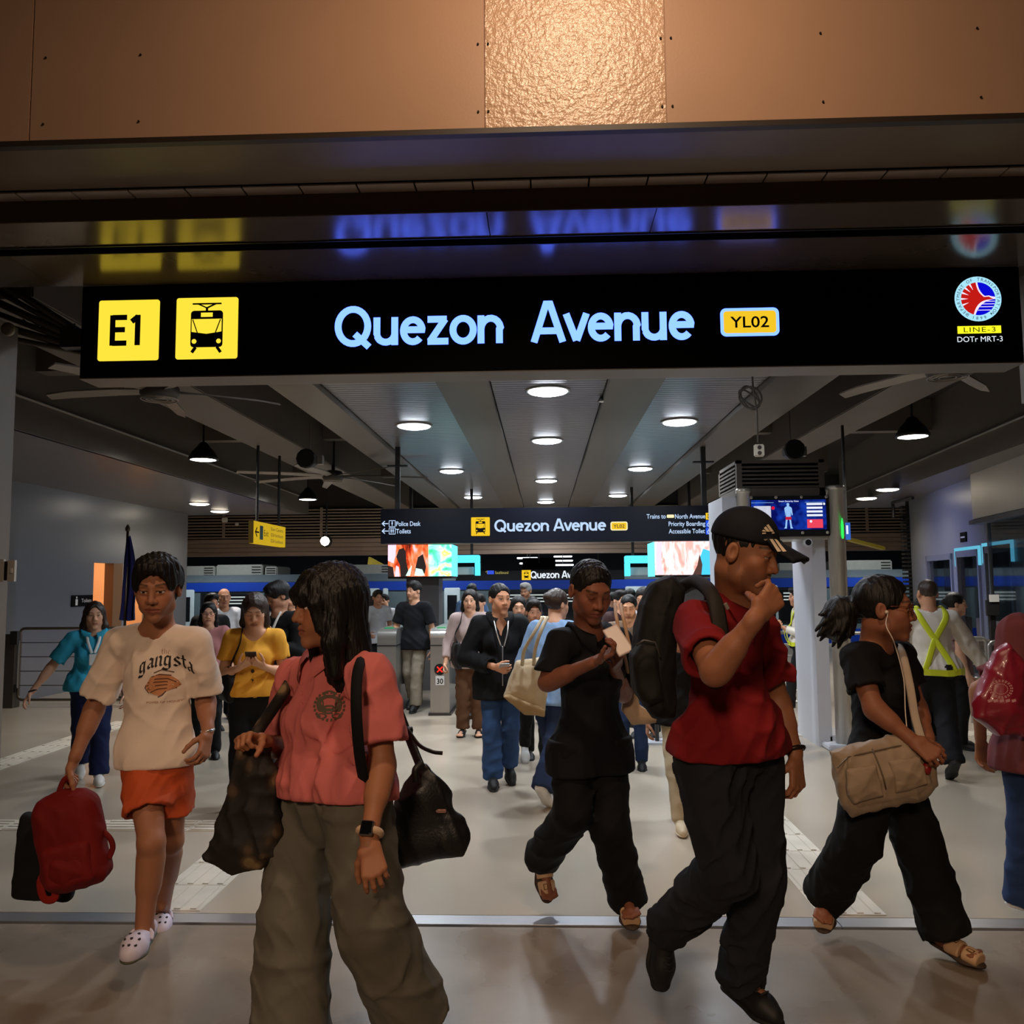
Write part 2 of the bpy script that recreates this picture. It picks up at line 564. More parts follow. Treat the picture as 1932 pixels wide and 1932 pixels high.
def head_prims(c, A, s, neck, wide=1.0, jaw=1.0, brow=1.0):
    P = lambda a, b, d: c + (A[0] * a * wide + A[1] * b + A[2] * d) * s
    E = lambda p, r, k=0.02, op='u': ell(p, V(*r) * s * V(wide, 1, 1), A, k * s, op)
    def S(a, b, d, r, k=0.02, op='u'):
        return cap(P(a, b, d), P(a, b, d + .0005), r * s, k=k * s, op=op)
    def K(p, q, r, r2=None, k=0.015, op='u'):
        return cap(P(*p), P(*q), r * s, (r if r2 is None else r2) * s, k=k * s, op=op)
    L = [E(P(0, -.012, .035), (.075, .093, .085)),
         E(P(0, .026, -.03), (.058 * jaw, .062, .088), .035),
         E(P(0, .076, -.1), (.022 * jaw, .016, .019), .035)]
    for m in (-1, 1):
        L += [S(m * .046 * jaw, .008, -.068, .018, .04), S(m * .043, .058, -.02, .02, .03), S(m * .028, .07, -.05, .016, .03)]
    L += [K((-.034, .081, .03), (.034, .081, .03), .011 * brow, k=.025)]
    for m in (-1, 1):
        L += [S(m * .032, .104, .009, .017, .018, 's'), S(m * .031, .0765, .008, .0128, .003),
              K((m * .044, .078, .016), (m * .019, .087, .016), .0042, k=.006), K((m * .043, .077, -.001), (m * .02, .084, -.001), .003, k=.006)]
    L += [K((0, .086, .018), (0, .106, -.026), .0085, .0125, .014)]
    for m in (-1, 1):
        L += [S(m * .0135, .096, -.03, .009, .01), S(m * .0075, .1055, -.0385, .004, .004, 's')]
    L += [K((-.026, .078, -.0615), (0, .0935, -.0575), .0054, k=.012), K((.026, .078, -.0615), (0, .0935, -.0575), .0054, k=.012),
          K((-.02, .081, -.0695), (0, .0895, -.0715), .0062, k=.012), K((.02, .081, -.0695), (0, .0895, -.0715), .0062, k=.012), K((-.028, .086, -.0645), (0, .1, -.0642), .0022, k=.003, op='s'), K((.028, .086, -.0645), (0, .1, -.0642), .0022, k=.003, op='s')]
    for m in (-1, 1):
        ea = np.array([A[0] * .9 + A[1] * .42 * -m * m * (1 if m > 0 else -1), A[1], A[2]])
        L += [ell(P(m * .079, -.012, -.002), V(.012, .02, .033) * s, A, .006 * s), ell(P(m * .092, -.006, .002), V(.01, .011, .02) * s, A, .006 * s, 's')]
    b = P(0, -.028, -.06)
    L += [cap(b, neck, .052 * s * jaw ** .5, .06 * s, k=.03 * s)]
    return L

def head_cols(Pn, c, A, s, skin, eyes=1.0, lip=(128, 66, 58), brow=(38, 26, 22), stub=0.0):
    q = (Pn - c) @ A.T / s
    a, b, d = np.abs(q[:, 0]), q[:, 1], q[:, 2]
    sk = np.array(lin(skin))
    col = np.tile(sk, (len(Pn), 1))
    near = np.abs(q).max(1) < .14
    cheek = np.exp(-(((a - .04) / .02) ** 2 + ((d + .025) / .025) ** 2)) * (b > .04) * near
    col = col * (1 + cheek[:, None] * V(.12, -.02, -.04))
    def mix(m, rgb):
        m = (m * near)[:, None]
        np.copyto(col, col * (1 - m) + np.array(lin(rgb)) * m)
    sm = lambda x, w: np.clip(.5 - x / w, 0, 1)
    mix(sm(((q[:, 0] / .028) ** 2 + ((d + .0645) / .0115) ** 2) - 1, .4) * (b > .07) * .8, lip)
    by = .034 + .006 * np.clip((a - .015) / .03, 0, 1) - .01 * np.clip((a - .04) / .02, 0, 1)
    mix(sm(np.abs(d - by) - .0038, .003) * (a > .013) * (a < .054) * (b > .05) * .8, brow)
    e = np.sqrt((a - .031) ** 2 + (b - .0765) ** 2 + (d - .008) ** 2)
    eye = (e < .0139) & (np.abs(d - .0075) < .0058 * eyes) & (b > .08)
    if eyes > .2:
        mix(eye.astype(float) * .9, (205, 196, 188))
        mix((eye & ((a - .031) ** 2 + (d - .008) ** 2 < .0062 ** 2)).astype(float), (24, 15, 12))
    ln = .0075 + (.0058 * eyes if eyes > .2 else -.004)
    mix(sm(np.abs(d - ln) - .0016, .0015) * (np.abs(a - .031) < .0155) * (b > .066) * .85, (26, 16, 14))
    if stub:
        mix(sm(d + .045, .02) * (b > .03) * (d > -.13) * stub, (30, 24, 24))
    return col

def hand_prims(w, d, n, right, s=1.0, curl=0.35, thumb=0.3, spread=1.0):
    """palm, four fingers and a thumb; d points along the forearm, n is where the palm faces"""
    d = nrm(d)
    n = nrm(n - d * np.dot(n, d))
    t = np.cross(d, n) * (1 if right else -1)
    L = [cap(w - d * .03 * s, w + d * .015 * s, .024 * s, .026 * s, n, .72, k=.015)]
    curls = curl if isinstance(curl, (tuple, list)) else [curl * f for f in (.85, 1, 1.05, 1.1)]
    for i in range(4):
        o = (.031, .0105, -.0105, -.029)[i]
        b = w + (d * (.088, .094, .09, .08)[i] + t * o) * s
        L.append(cap(w + (d * .012 + t * o * .55) * s, b, .0145 * s, .0115 * s, n, .85, k=.012 * s))
        ln = (.070, .078, .073, .057)[i] * s
        p, ang = b, .12
        for j, (fr, mx) in enumerate(((.44, 1.25), (.31, 1.7), (.25, 1.1))):
            ang += mx * curls[i]
            v = d * math.cos(ang) + n * math.sin(ang) + t * (.10, .02, -.06, -.13)[i] * spread * (1 - min(1, curls[i]))
            e = p + nrm(v) * ln * fr
            r = (.0092, .0084, .0076)[j] * s * (1, 1, .97, .86)[i]
            L.append(cap(p, e, r, r * .92, k=.003 * s))
            p = e
    b = w + (d * .022 + t * .026) * s
    p = b
    L.append(cap(w + d * .012 * s, b, .017 * s, .016 * s, k=.012 * s))
    for j, (ln, r) in enumerate(((.038, .0128), (.033, .0105), (.026, .0092))):
        v = nrm(d * (.62 + .25 * j) + t * (.75 - .5 * thumb - .25 * j) + n * (.25 + thumb * (.9 + .3 * j)))
        e = p + v * ln * s
        L.append(cap(p, e, r * s, r * .88 * s, k=.006 * s))
        p = e
    return L

def hair_groups(st, c, A, s):
    P = lambda a, b, d: c + (A[0] * a + A[1] * b + A[2] * d) * s
    E = lambda a, b, d, r, k=0.01, op='u': ell(P(a, b, d), V(*r) * s, A, k * s, op)
    K = lambda p, q, r, r2=None, k=.02, op='u', n=None, qq=1.0: cap(P(*p), P(*q), r * s, (r if r2 is None else r2) * s, n, qq, k * s, op)
    kind = st['kind']
    t = st.get('t', .012)
    base = E(0, -.016, .04, (.076 + t, .094 + t, .084 + t * 1.25))
    face = E(0, .1, -.035, (.064, .068, st.get('line', .122)), .014, 's')
    ears = [E(m * .085, .02, -.035, (.03, .05, .055), .01, 's') for m in (-1, 1)]
    low = lambda z: plane(P(0, 0, z), -A[2] * .85 - A[1] * -.5, .01)
    if kind == 'buzz':
        return [[E(0, -.016, .037, (.078, .0955, .088)), face, *ears, low(-.05)]]
    if kind == 'bald':
        return [[E(0, -.018, .02, (.0775, .096, .08)), E(0, .03, .075, (.1, .105, .06), .01, 's'), face, *ears, low(-.05)]]
    if kind == 'short':
        return [[base, E(0, .045, .108, (.066, .058, .036), .035), E(0, .08, .085, (.05, .026, .026), .02), face, *ears, low(-.045)]]
    if kind == 'mop':
        return [[base, E(.0, .05, .095, (.075, .06, .045), .03), E(.03, .088, .065, (.045, .02, .03), .02), E(0, .105, -.045, (.058, .055, .1), .012, 's'), *ears, low(-.05)]]
    if kind == 'tied':
        g = [base, E(0, .115, -.03, (.1, .078, .125), .016, 's'), *[E(m * .085, .02, -.03, (.03, .045, .045), .01, 's') for m in (-1, 1)], low(-.06)]
        if st.get('bun'):
            g += [E(0, -.118, st.get('bz', .03), (.038, .032, .038), .02)]
        return [g]
    if kind == 'pony':
        g = [base, E(0, .115, -.03, (.1, .078, .125), .016, 's'), *[E(m * .088, .022, -.03, (.03, .045, .04), .01, 's') for m in (-1, 1)], low(-.06)]
        tail = [K((0, -.1, .01), (0, -.145, -.01), .03, .05), E(0, -.165, -.03, (.062, .06, .07), .03), E(0, -.165, -.09, (.05, .05, .05), .03)]
        r = np.random.RandomState(5)
        for i in range(34):
            q = V(0, -.165, -.05) + nrm(r.normal(size=3)) * V(.05, .05, .06)
            e = q + nrm(q - V(0, -.13, -.03)) * .03 + V(0, -.01, -.03)
            tail.append(K(tuple(q), tuple(e), .018, .005, .01))
        return [g + tail]
    if kind == 'long':
        ln, f = st.get('len', .3), st.get('front', .02)
        w = st.get('w', 1.0)
        cut = [E(0, .1, -.035 + st.get('fz', 0), (.06, .07, st.get('line', .118)), .014, 's')]
        g = [base, K((0, -.06, .02), (0, -.065, -ln + .06), .082 * w, .075 * w, .03, n=A[1], qq=.62)]
        for m in (-1, 1):
            g += [K((m * .07, -.015, .03), (m * .082 * w, -.01 + f * .4, -.09), .026, .028, .02), K((m * .082 * w, -.01 + f * .4, -.09), (m * .085 * w, f, -ln + .04), .028, .02, .02)]
        g += cut
        if st.get('bangs'):
            g += [E(m * .018, .078, .06, (.05, .026, .034), .015) for m in (-1, 1)]
            g += [E(m * .05, .055, .03, (.024, .03, .05), .015) for m in (-1, 1)]
        g += [plane(P(0, 0, -ln), -A[2], .02)]
        return [g]
    if kind == 'bob':
        g = [E(0, -.016, .04, (.076 + t, .094 + t, .088 + t)), K((0, -.045, .02), (0, -.05, -.2), .088, .1, .03, n=A[1], qq=.75)]
        for m in (-1, 1):
            g += [K((m * .075, .0, .04), (m * .088, .02, -.1), .03, .032, .025), K((m * .088, .02, -.1), (m * .095, .02, -.19), .032, .022, .02)]
        g += [E(0, .108, -.05, (.052, .062, .085), .014, 's')]
        for a in (-.045, -.025, -.005, .016, .036):
            g += [K((a * .8, .055, .095), (a, .089, .048), .022, .02, .014), K((a, .089, .048), (a * 1.1, .094, .012 + abs(a) * .2), .02, .009, .012)]
        for m in (-1, 1):
            g += [K((m * .055, .05, .08), (m * .068, .062, .02), .024, .022, .015), K((m * .068, .062, .02), (m * .074, .055, -.06), .022, .013, .015)]
        return [g]
def hair_disp(A, c, s, amp=.0022, seed=1):
    r = np.random.RandomState(seed)
    ws = [(A[0] * r.normal(0, 230) + A[1] * r.normal(0, 230) + A[2] * r.normal(0, 30), r.uniform(0, 6)) for _ in range(5)]
    def fn(X, Y, Z):
        D = 0
        for w, ph in ws:
            D = D + np.sin(X * F32(w[0]) + Y * F32(w[1]) + Z * F32(w[2]) + F32(ph))
        return D * F32(amp * s / 2.5)
    return fn

def pose(x, y, yaw, H, stride=0.0, arms=('down', 'down'), lean=0.0, z=0.0, look=None, pitch=-4, roll=0.0, phase=1):
    """joints of a standing or striding figure; yaw in degrees, -90 faces the camera"""
    f = V(math.cos(math.radians(yaw)), math.sin(math.radians(yaw)), 0)
    l = V(-f[1], f[0], 0)
    u = V(0, 0, 1)
    o = V(x, y, z)
    B = lambda a, b, c: o + (l * a + f * b + u * c) * H
    J = dict(H=H, f=f, l=l)
    dr = .012 if stride else 0
    J['hL'], J['hR'] = B(.05, 0, .515 - dr), B(-.05, 0, .515 - dr)
    J['sL'], J['sR'] = B(.105, lean, .805 - dr), B(-.105, lean, .805 - dr)
    J['nk'] = B(0, lean * 1.02 + .0, .848 - dr)
    J['hd'] = B(0, lean * 1.25 + .012, .93 - dr)
    for sd, m in (('L', 1), ('R', -1)):
        fw = stride * .5 * phase * m / H
        if stride:
            back = fw < 0
            J['k' + sd] = B(m * .05, fw * .45 + .03, .285 + (.005 if not back else .0))
            J['a' + sd] = B(m * .047, fw, .05 + (.055 if back else .012))
            J['t' + sd] = B(m * .052, fw + (.105 if not back else .09), .018 if back else .03)
        else:
            J['k' + sd] = B(m * .052, .012, .282)
            J['a' + sd] = B(m * .055, -.01, .05)
            J['t' + sd] = B(m * .066, .1, .018)
        a = arms[0 if sd == 'L' else 1]
        sh = J['s' + sd]
        D = lambda p, q, r: (l * p * m + f * q + u * r) * H
        if a == 'down':
            e, w = sh + D(.035, -.01 - fw * .12, -.17), sh + D(.05, .03 - fw * .3, -.31)
            nd = (w - e, -l * m)
        elif a == 'phone':
            e, w = sh + D(.035, .0, -.17), sh + D(-.045, .115, -.13)
            nd = (nrm(-l * m * .6 + f * .5 + u * .35), u * .7 - f * .5)
        elif a == 'bag':
            e, w = sh + D(.04, -.02, -.165), sh + D(.02, .11, -.22)
            nd = (w - e, -l * m)
        elif a == 'read':
            e, w = sh + D(.03, .03, -.165), sh + D(-.04, .15, -.10)
            nd = (nrm(-l * m * .4 + f * .5 + u * .5), u * .6 - f * .6)
        elif a == 'up':
            e, w = sh + D(.03, .09, -.13), sh + D(-.02, .15, .02)
            nd = (u, -f)
        else:
            e, w, nd = sh + D(*a[0]), sh + D(*a[1]), (None, None)
            nd = (w - e, -l * m if len(a) < 3 else (l * a[2][0] * m + f * a[2][1] + u * a[2][2]))
        J['e' + sd], J['w' + sd], J['n' + sd] = e, w, nd
    lk = yaw if look is None else look
    cp = math.radians(pitch)
    J['face'] = V(math.cos(math.radians(lk)) * math.cos(cp), math.sin(math.radians(lk)) * math.cos(cp), math.sin(cp))
    J['roll'] = roll
    return J

def person(label, J, top, bot, hair, shoes, skin=SKIN, vox=(.012, .007, .012), fem=0, fat=0.0, group=None, eyes=.8, stub=0.0, wide=1.0, jaw=1.0, bust=.5, curl=(.35, .35), thumb=(.3, .3), legs=True, hs=1.0, belly=0.0, seed=None, lip=(128, 66, 58), feet=True):
    seed = (sum(ord(c_) * (i_ + 1) for i_, c_ in enumerate(label)) % 1000) if seed is None else seed
    H = J['H']
    root = thing('person', label, 'person', V(*(J['hL'] * .5 + J['hR'] * .5)) * V(1, 1, 0), group)
    hd, nk = J['hd'], J['nk']
    s = H * .1375 / .236 * hs
    A = frame(J['face'], roll=J.get('roll', 0))
    k = H / 1.65
    pel, sm = (J['hL'] + J['hR']) / 2, (J['sL'] + J['sR']) / 2
    ls, lh = nrm(J['sL'] - J['sR']), nrm(J['hL'] - J['hR'])
    up = nrm(nk - pel)
    fs, fhp = nrm(np.cross(ls, up)), nrm(np.cross(lh, up))
    fm = nrm(fs + fhp)
    sw = np.linalg.norm(J['sL'] - J['sR']) / 2
    # ---- body: torso, head, arms with hands, legs; one surface
    chest = sm - up * .13 * k
    trunk = [cap(pel + up * .02, chest, .105 * k * (1 + fat), .12 * k * (1 + fat * .8), fm, .66, .05), cap(J['sL'] - ls * .045 * k, J['sR'] + ls * .045 * k, .05 * k, k=.05),
             cap(nk - up * .02 * k, J['sL'] - ls * .05 * k, .045 * k, .04 * k, k=.04), cap(nk - up * .02 * k, J['sR'] + ls * .05 * k, .045 * k, .04 * k, k=.04)]
    hp = head_prims(hd, A, s, nk, wide, jaw)
    groups = [trunk + hp]
    boxes = []
    hb = (hd - V(.15, .15, .15) * s, hd + V(.15, .15, .17) * s)
    boxes.append(hb)
    for i, sd in enumerate('LR'):
        S_, E_, W_ = J['s' + sd], J['e' + sd], J['w' + sd]
        d, n = J['n' + sd]
        d, n = nrm(d), nrm(n)
        af = (1 + fat * .5)
        g = [cap(S_ - (ls if sd == 'L' else -ls) * .02, S_, .048 * k, k=.03), cap(S_, E_, .047 * k * af, .037 * k * af, k=.02), cap(E_, W_, .038 * k * af, .025 * k, k=.015),
             cap(E_ * .88 + W_ * .12, E_ * .55 + W_ * .45, .0405 * k * af, .035 * k * af, k=.02)]
        h_ = hand_prims(W_ + d * .02 * k, d, n, sd == 'R', k * .98, curl[i], thumb[i])
        groups.append(g + h_)
        c_ = W_ + d * .085 * k
        boxes.append((c_ - .105 * k, c_ + .105 * k))
    shorts = bot['kind'] == 'shorts'
    if legs:
        for sd in 'LR':
            Hj, Kj, Aj, Tj = (J[x + sd] for x in 'hkat')
            lf = (1 + fat * .4)
            sh = nrm(Kj - Aj)
            bk = nrm(Aj * .3 + Kj * .7 - (Hj * .3 + Aj * .7) + 1e-6)
            ff = nrm((Tj - Aj) - sh * np.dot(Tj - Aj, sh))
            groups.append([cap(Hj, Kj, .075 * k * lf, .05 * k * lf, k=.02), cap(Kj, Aj, .05 * k * lf, .034 * k, k=.02),
                           cap(Kj * .8 + Aj * .2 - ff * .014 * k, Kj * .5 + Aj * .5 - ff * .012 * k, .05 * k * lf, .044 * k * lf, k=.03),
                           cap(Kj + ff * .012 * k, Kj + ff * .013 * k, .044 * k * lf, k=.02),
                           cap(Aj - sh * .02 * k - ff * .03 * k, Tj - ff * (.03 if shoes.get('toes') else .06) * k, .03 * k, (.022 if shoes.get('toes') else .015) * k, k=.02)])
            if shoes.get('toes'):
                sdv = np.cross(ff, sh)
                tb = Tj
                for q in range(5):
                    o = (q - 2) * .017 * k
                    groups[-1].append(cap(tb - ff * .035 * k + sdv * o * .9, tb + ff * (.012 - .006 * abs(q - 2)) * k + sdv * o, .011 * k, .0095 * k, k=.006))
    PP, QQ, CC, nv = [], [], [], 0
    pcs = [(groups, None, None, vox[0])] + [(groups[:1] if j == 0 else groups[j:j + 1] if j < 3 else groups, b[0], b[1], vox[1]) for j, b in enumerate(boxes)]
    for j, (gs, lo, hi, h) in enumerate(pcs):
        P_, Q_ = mesh_sdf(gs, h, lo, hi)
        if j == 0 and len(Q_):
            ctr = P_[Q_].mean(1)
            keep = np.ones(len(Q_), bool)
            for lo_, hi_ in boxes:
                m_ = 1.1 * vox[1]
                keep &= ~((ctr > lo_ + m_).all(1) & (ctr < hi_ - m_).all(1))
            Q_ = Q_[keep]
            us = np.unique(Q_)
            mp = np.full(len(P_), -1)
            mp[us] = np.arange(len(us))
            P_, Q_ = P_[us], mp[Q_]
        PP.append(P_)
        QQ.append(Q_ + nv)
        nv += len(P_)
        CC.append(head_cols(P_, hd, A, s, skin, eyes, stub=stub, lip=lip))
    link_np('body', np.concatenate(PP), np.concatenate(QQ), M_SKIN, root, np.concatenate(CC))
    # ---- hair
    if hair:
        P_, Q_ = mesh_sdf(hair_groups(hair, hd, A, s), max(vox[1] * 1.15, .004), disp=hair_disp(A, hd, s, hair.get('amp', .0022), seed))
        link_np('hair', P_, Q_, HAIRM[hair.get('col', 'black')], root)
    # ---- top
    lo_ = top.get('loose', .018) * k
    hem = pel - up * top.get('hem', .06) * k
    fw = top.get('fat', fat)
    hpr = top.get('hip', .122 + fat * .13) * k + lo_
    hd_ = top.get('hem', .06) * k
    g = [cap(hem, pel + up * .1 * k, (.125 + fw * .13) * k + lo_, (.118 + fw * .13) * k + lo_, fm, .72, .05),
         cap(J['hL'] - lh * .012 * k - up * hd_, J['hR'] + lh * .012 * k - up * hd_, hpr, None, fhp, .95, .04), cap(J['hL'] - lh * .012 * k + up * .05 * k, J['hR'] + lh * .012 * k + up * .05 * k, hpr * .97, None, fhp, .92, .06), cap(pel + up * .1 * k, chest, (.118 + fw * .13) * k + lo_, (.128 + fw * .1) * k + lo_, fm, .7, .05),
         cap(J['sL'] - ls * .04 * k, J['sR'] + ls * .04 * k, .06 * k + lo_ * .4, k=.06),
         cap(nk - up * .035 * k, J['sL'] - ls * .03 * k, .05 * k, .05 * k + lo_ * .3, k=.04), cap(nk - up * .035 * k, J['sR'] + ls * .03 * k, .05 * k, .05 * k + lo_ * .3, k=.04)]
    if belly:
        g.append(ell(pel + up * .1 * k + fm * .055 * k, V(.12, .09, .13) * k * (1 + belly), np.array([ls, fm, up]), .06))
    if fem:
        for m in (-1, 1):
            g.append(ell(chest + ls * m * .062 * k + fs * (.06 + .03 * bust) * k - up * .02 * k, V(.062, .055, .06) * k * (.8 + .4 * bust), np.array([ls, fs, up]), .05))
    if top.get('hem', .06) > .05:
        for sd in 'LR':
            Hj, Kj = J['h' + sd], J['k' + sd]
            rr = bot.get('r', (.088, .068, .06))[0] * k * (1 + fat * .3) + .012 * k + lo_ * .5
            g.append(cap(Hj, Hj + (Kj - Hj) * .45, rr, rr * .98, k=.05))
    gs = [g]
    for sd in 'LR':
        S_, E_, W_ = J['s' + sd], J['e' + sd], J['w' + sd]
        m = 1 if sd == 'L' else -1
        r0 = .063 * k + lo_ * .5
        if top['sleeve'] == 'long':
            r1, r2 = .05 * k + lo_ * .6, top.get('cuff', .038) * k + lo_ * .5
            we = E_ + (W_ - E_) * top.get('slen', .96)
            a = [cap(S_ - ls * m * .004, E_, r0, r1, k=.02), cap(E_, we, r1, r2, k=.02), plane(we, W_ - E_, .006)]
            sl_end, sl_dir, sl_r = we, nrm(W_ - E_), r2
        else:
            t = top.get('slen', .62)
            we = S_ + (E_ - S_) * t
            r1 = top.get('sr', .062) * k + lo_ * .55
            a = [cap(S_ - ls * m * .004, we, r0, r1, k=.02), plane(we, E_ - S_, .004)]
            sl_end, sl_dir, sl_r = we, nrm(E_ - S_), r1
        a.append(cap(sl_end + sl_dir * .04, sl_end - sl_dir * .05 * k, sl_r - .006, sl_r * .8 - .008, k=.003, op='s'))
        gs.append(a)
    nkt = top.get('neck', 'crew')
    nr = {'crew': .068, 'polo': .066, 'v': .064, 'wide': .09, 'turtle': .05, 'hood': .072}[nkt] * k
    post = [plane(hem + fm * 0, -up + fm * top.get('slant', 0), .01)]
    post.append(cap(nk - up * .01 * k + fs * .012 * k, hd, nr, nr * 1.0, op='s', k=.012))
    if nkt == 'v' or nkt == 'polo':
        dv = top.get('vdepth', .08 if nkt == 'polo' else .15) * k
        post.append(cap(nk + fs * .09 * k, nk + fs * .12 * k - up * dv, .05 * k, .012 * k, op='s', k=.012))
    if top.get('vr'):
        post.append(cap(nk + fs * .1 * k + up * .01, nk + fs * .17 * k - up * dv, top['vr'] * k, .05 * k, op='s', k=.012))
    if nkt == 'wide':
        post.append(cap(nk + fs * .1 * k, nk + fs * .13 * k - up * .06 * k, .085 * k, .07 * k, op='s', k=.012))
    post = [('s' if o[0] == 's' else 'i', *o[1:]) for o in post]
    P_, Q_ = mesh_sdf(gs, vox[2], kg=.02 * k, disp=wrinkles(seed, top.get('fold', .009), top.get('wl', (.05, .16))), post=post)
    shirt = link_np(top.get('name', 'shirt'), P_, Q_, top['mat'], root)
    if nkt in ('polo', 'v') and top.get('collar', nkt == 'polo'):
        bv = bvh_of(shirt)
        vs, fcs, N = [], [], 28
        for i in range(N + 1):
            th = math.radians(16 + (360 - 32) * i / N)
            fr = (1 + math.cos(th)) / 2
            dr = fs * math.cos(th) + ls * math.sin(th)
            ce = nk + fs * .012 * k
            hi = (.03 - .055 * fr ** 1.5) * k
            pin = ce + dr * (.062 + .012 * fr) * k + up * hi
            out = ce + dr * (.108 + .014 * fr) * k + up * (hi - (.03 + .05 * fr ** 6) * k)
            hit = bv.find_nearest(Vector(out))
            out = np.array(hit[0] + hit[1] * .011) if hit[0] else out
            mid = (pin + out) / 2 + up * .02 * k + dr * .012 * k
            vs += [pin, pin + up * .006 * k + dr * .006 * k, mid, out, out - dr * .004 - up * .004]
            if i:
                b = len(vs) - 10
                fcs += [(b + q, b + q + 1, b + q + 6, b + q + 5) for q in range(4)]
        link('collar', vs, fcs, top.get('cmat', top['mat']), root, True)
    # ---- trousers or shorts
    tr = bot.get('r', (.088, .068, .06))
    lgs = [[cap(J['hL'] + up * .06 * k, J['hR'] + up * .06 * k, (bot.get('pr', .1) + fat * .11) * k, None, fhp, .95, .05), cap(pel + up * bot.get('rise', .1) * k, pel, (.11 + fat * .13) * k, (.118 + fat * .13) * k, fhp, .74, .05)]]
    ends = []
    for sd in 'LR':
        Hj, Kj, Aj = (J[x + sd] for x in 'hka')
        if shorts:
            t = bot.get('len', .8)
            en = Hj + (Kj - Hj) * t
            lgs.append([cap(Hj, en, tr[0] * k, tr[2] * k, k=.02), plane(en, Kj - Hj, .006), cap(en + nrm(Kj - Hj) * .03, en - nrm(Kj - Hj) * .06, tr[2] * k - .008, tr[2] * k - .02, k=.003, op='s')])
        else:
            t = bot.get('len', 1.05)
            en = Kj + (Aj - Kj) * t
            lgs.append([cap(Hj, Kj, tr[0] * k * (1 + fat * .3), tr[1] * k, k=.02), cap(Kj, en, tr[1] * k, tr[2] * k, k=.02), plane(en, Aj - Kj, .008)])
    P_, Q_ = mesh_sdf(lgs, vox[2], kg=.035 * k, disp=wrinkles(seed + 7, bot.get('fold', .009), bot.get('wl', (.06, .2)), vert=1.2), post=[plane(pel + up * bot.get('rise', .1) * k, up, .01)])
    tro = link_np(bot['kind'] if shorts else bot.get('name', 'trousers'), P_, Q_, bot['mat'], root)
    # ---- shoes
    if feet:
        for sd in 'LR':
            Kj, Aj, Tj = (J[x + sd] for x in 'kat')
            make_shoe(root, shoes, Kj, Aj, Tj, k, vox)
    return dict(root=root, shirt=shirt, trousers=tro, A=A, s=s, k=k, hd=hd, nk=nk, fs=fs, ls=ls, up=up, fm=fm, pel=pel, chest=chest, J=J)

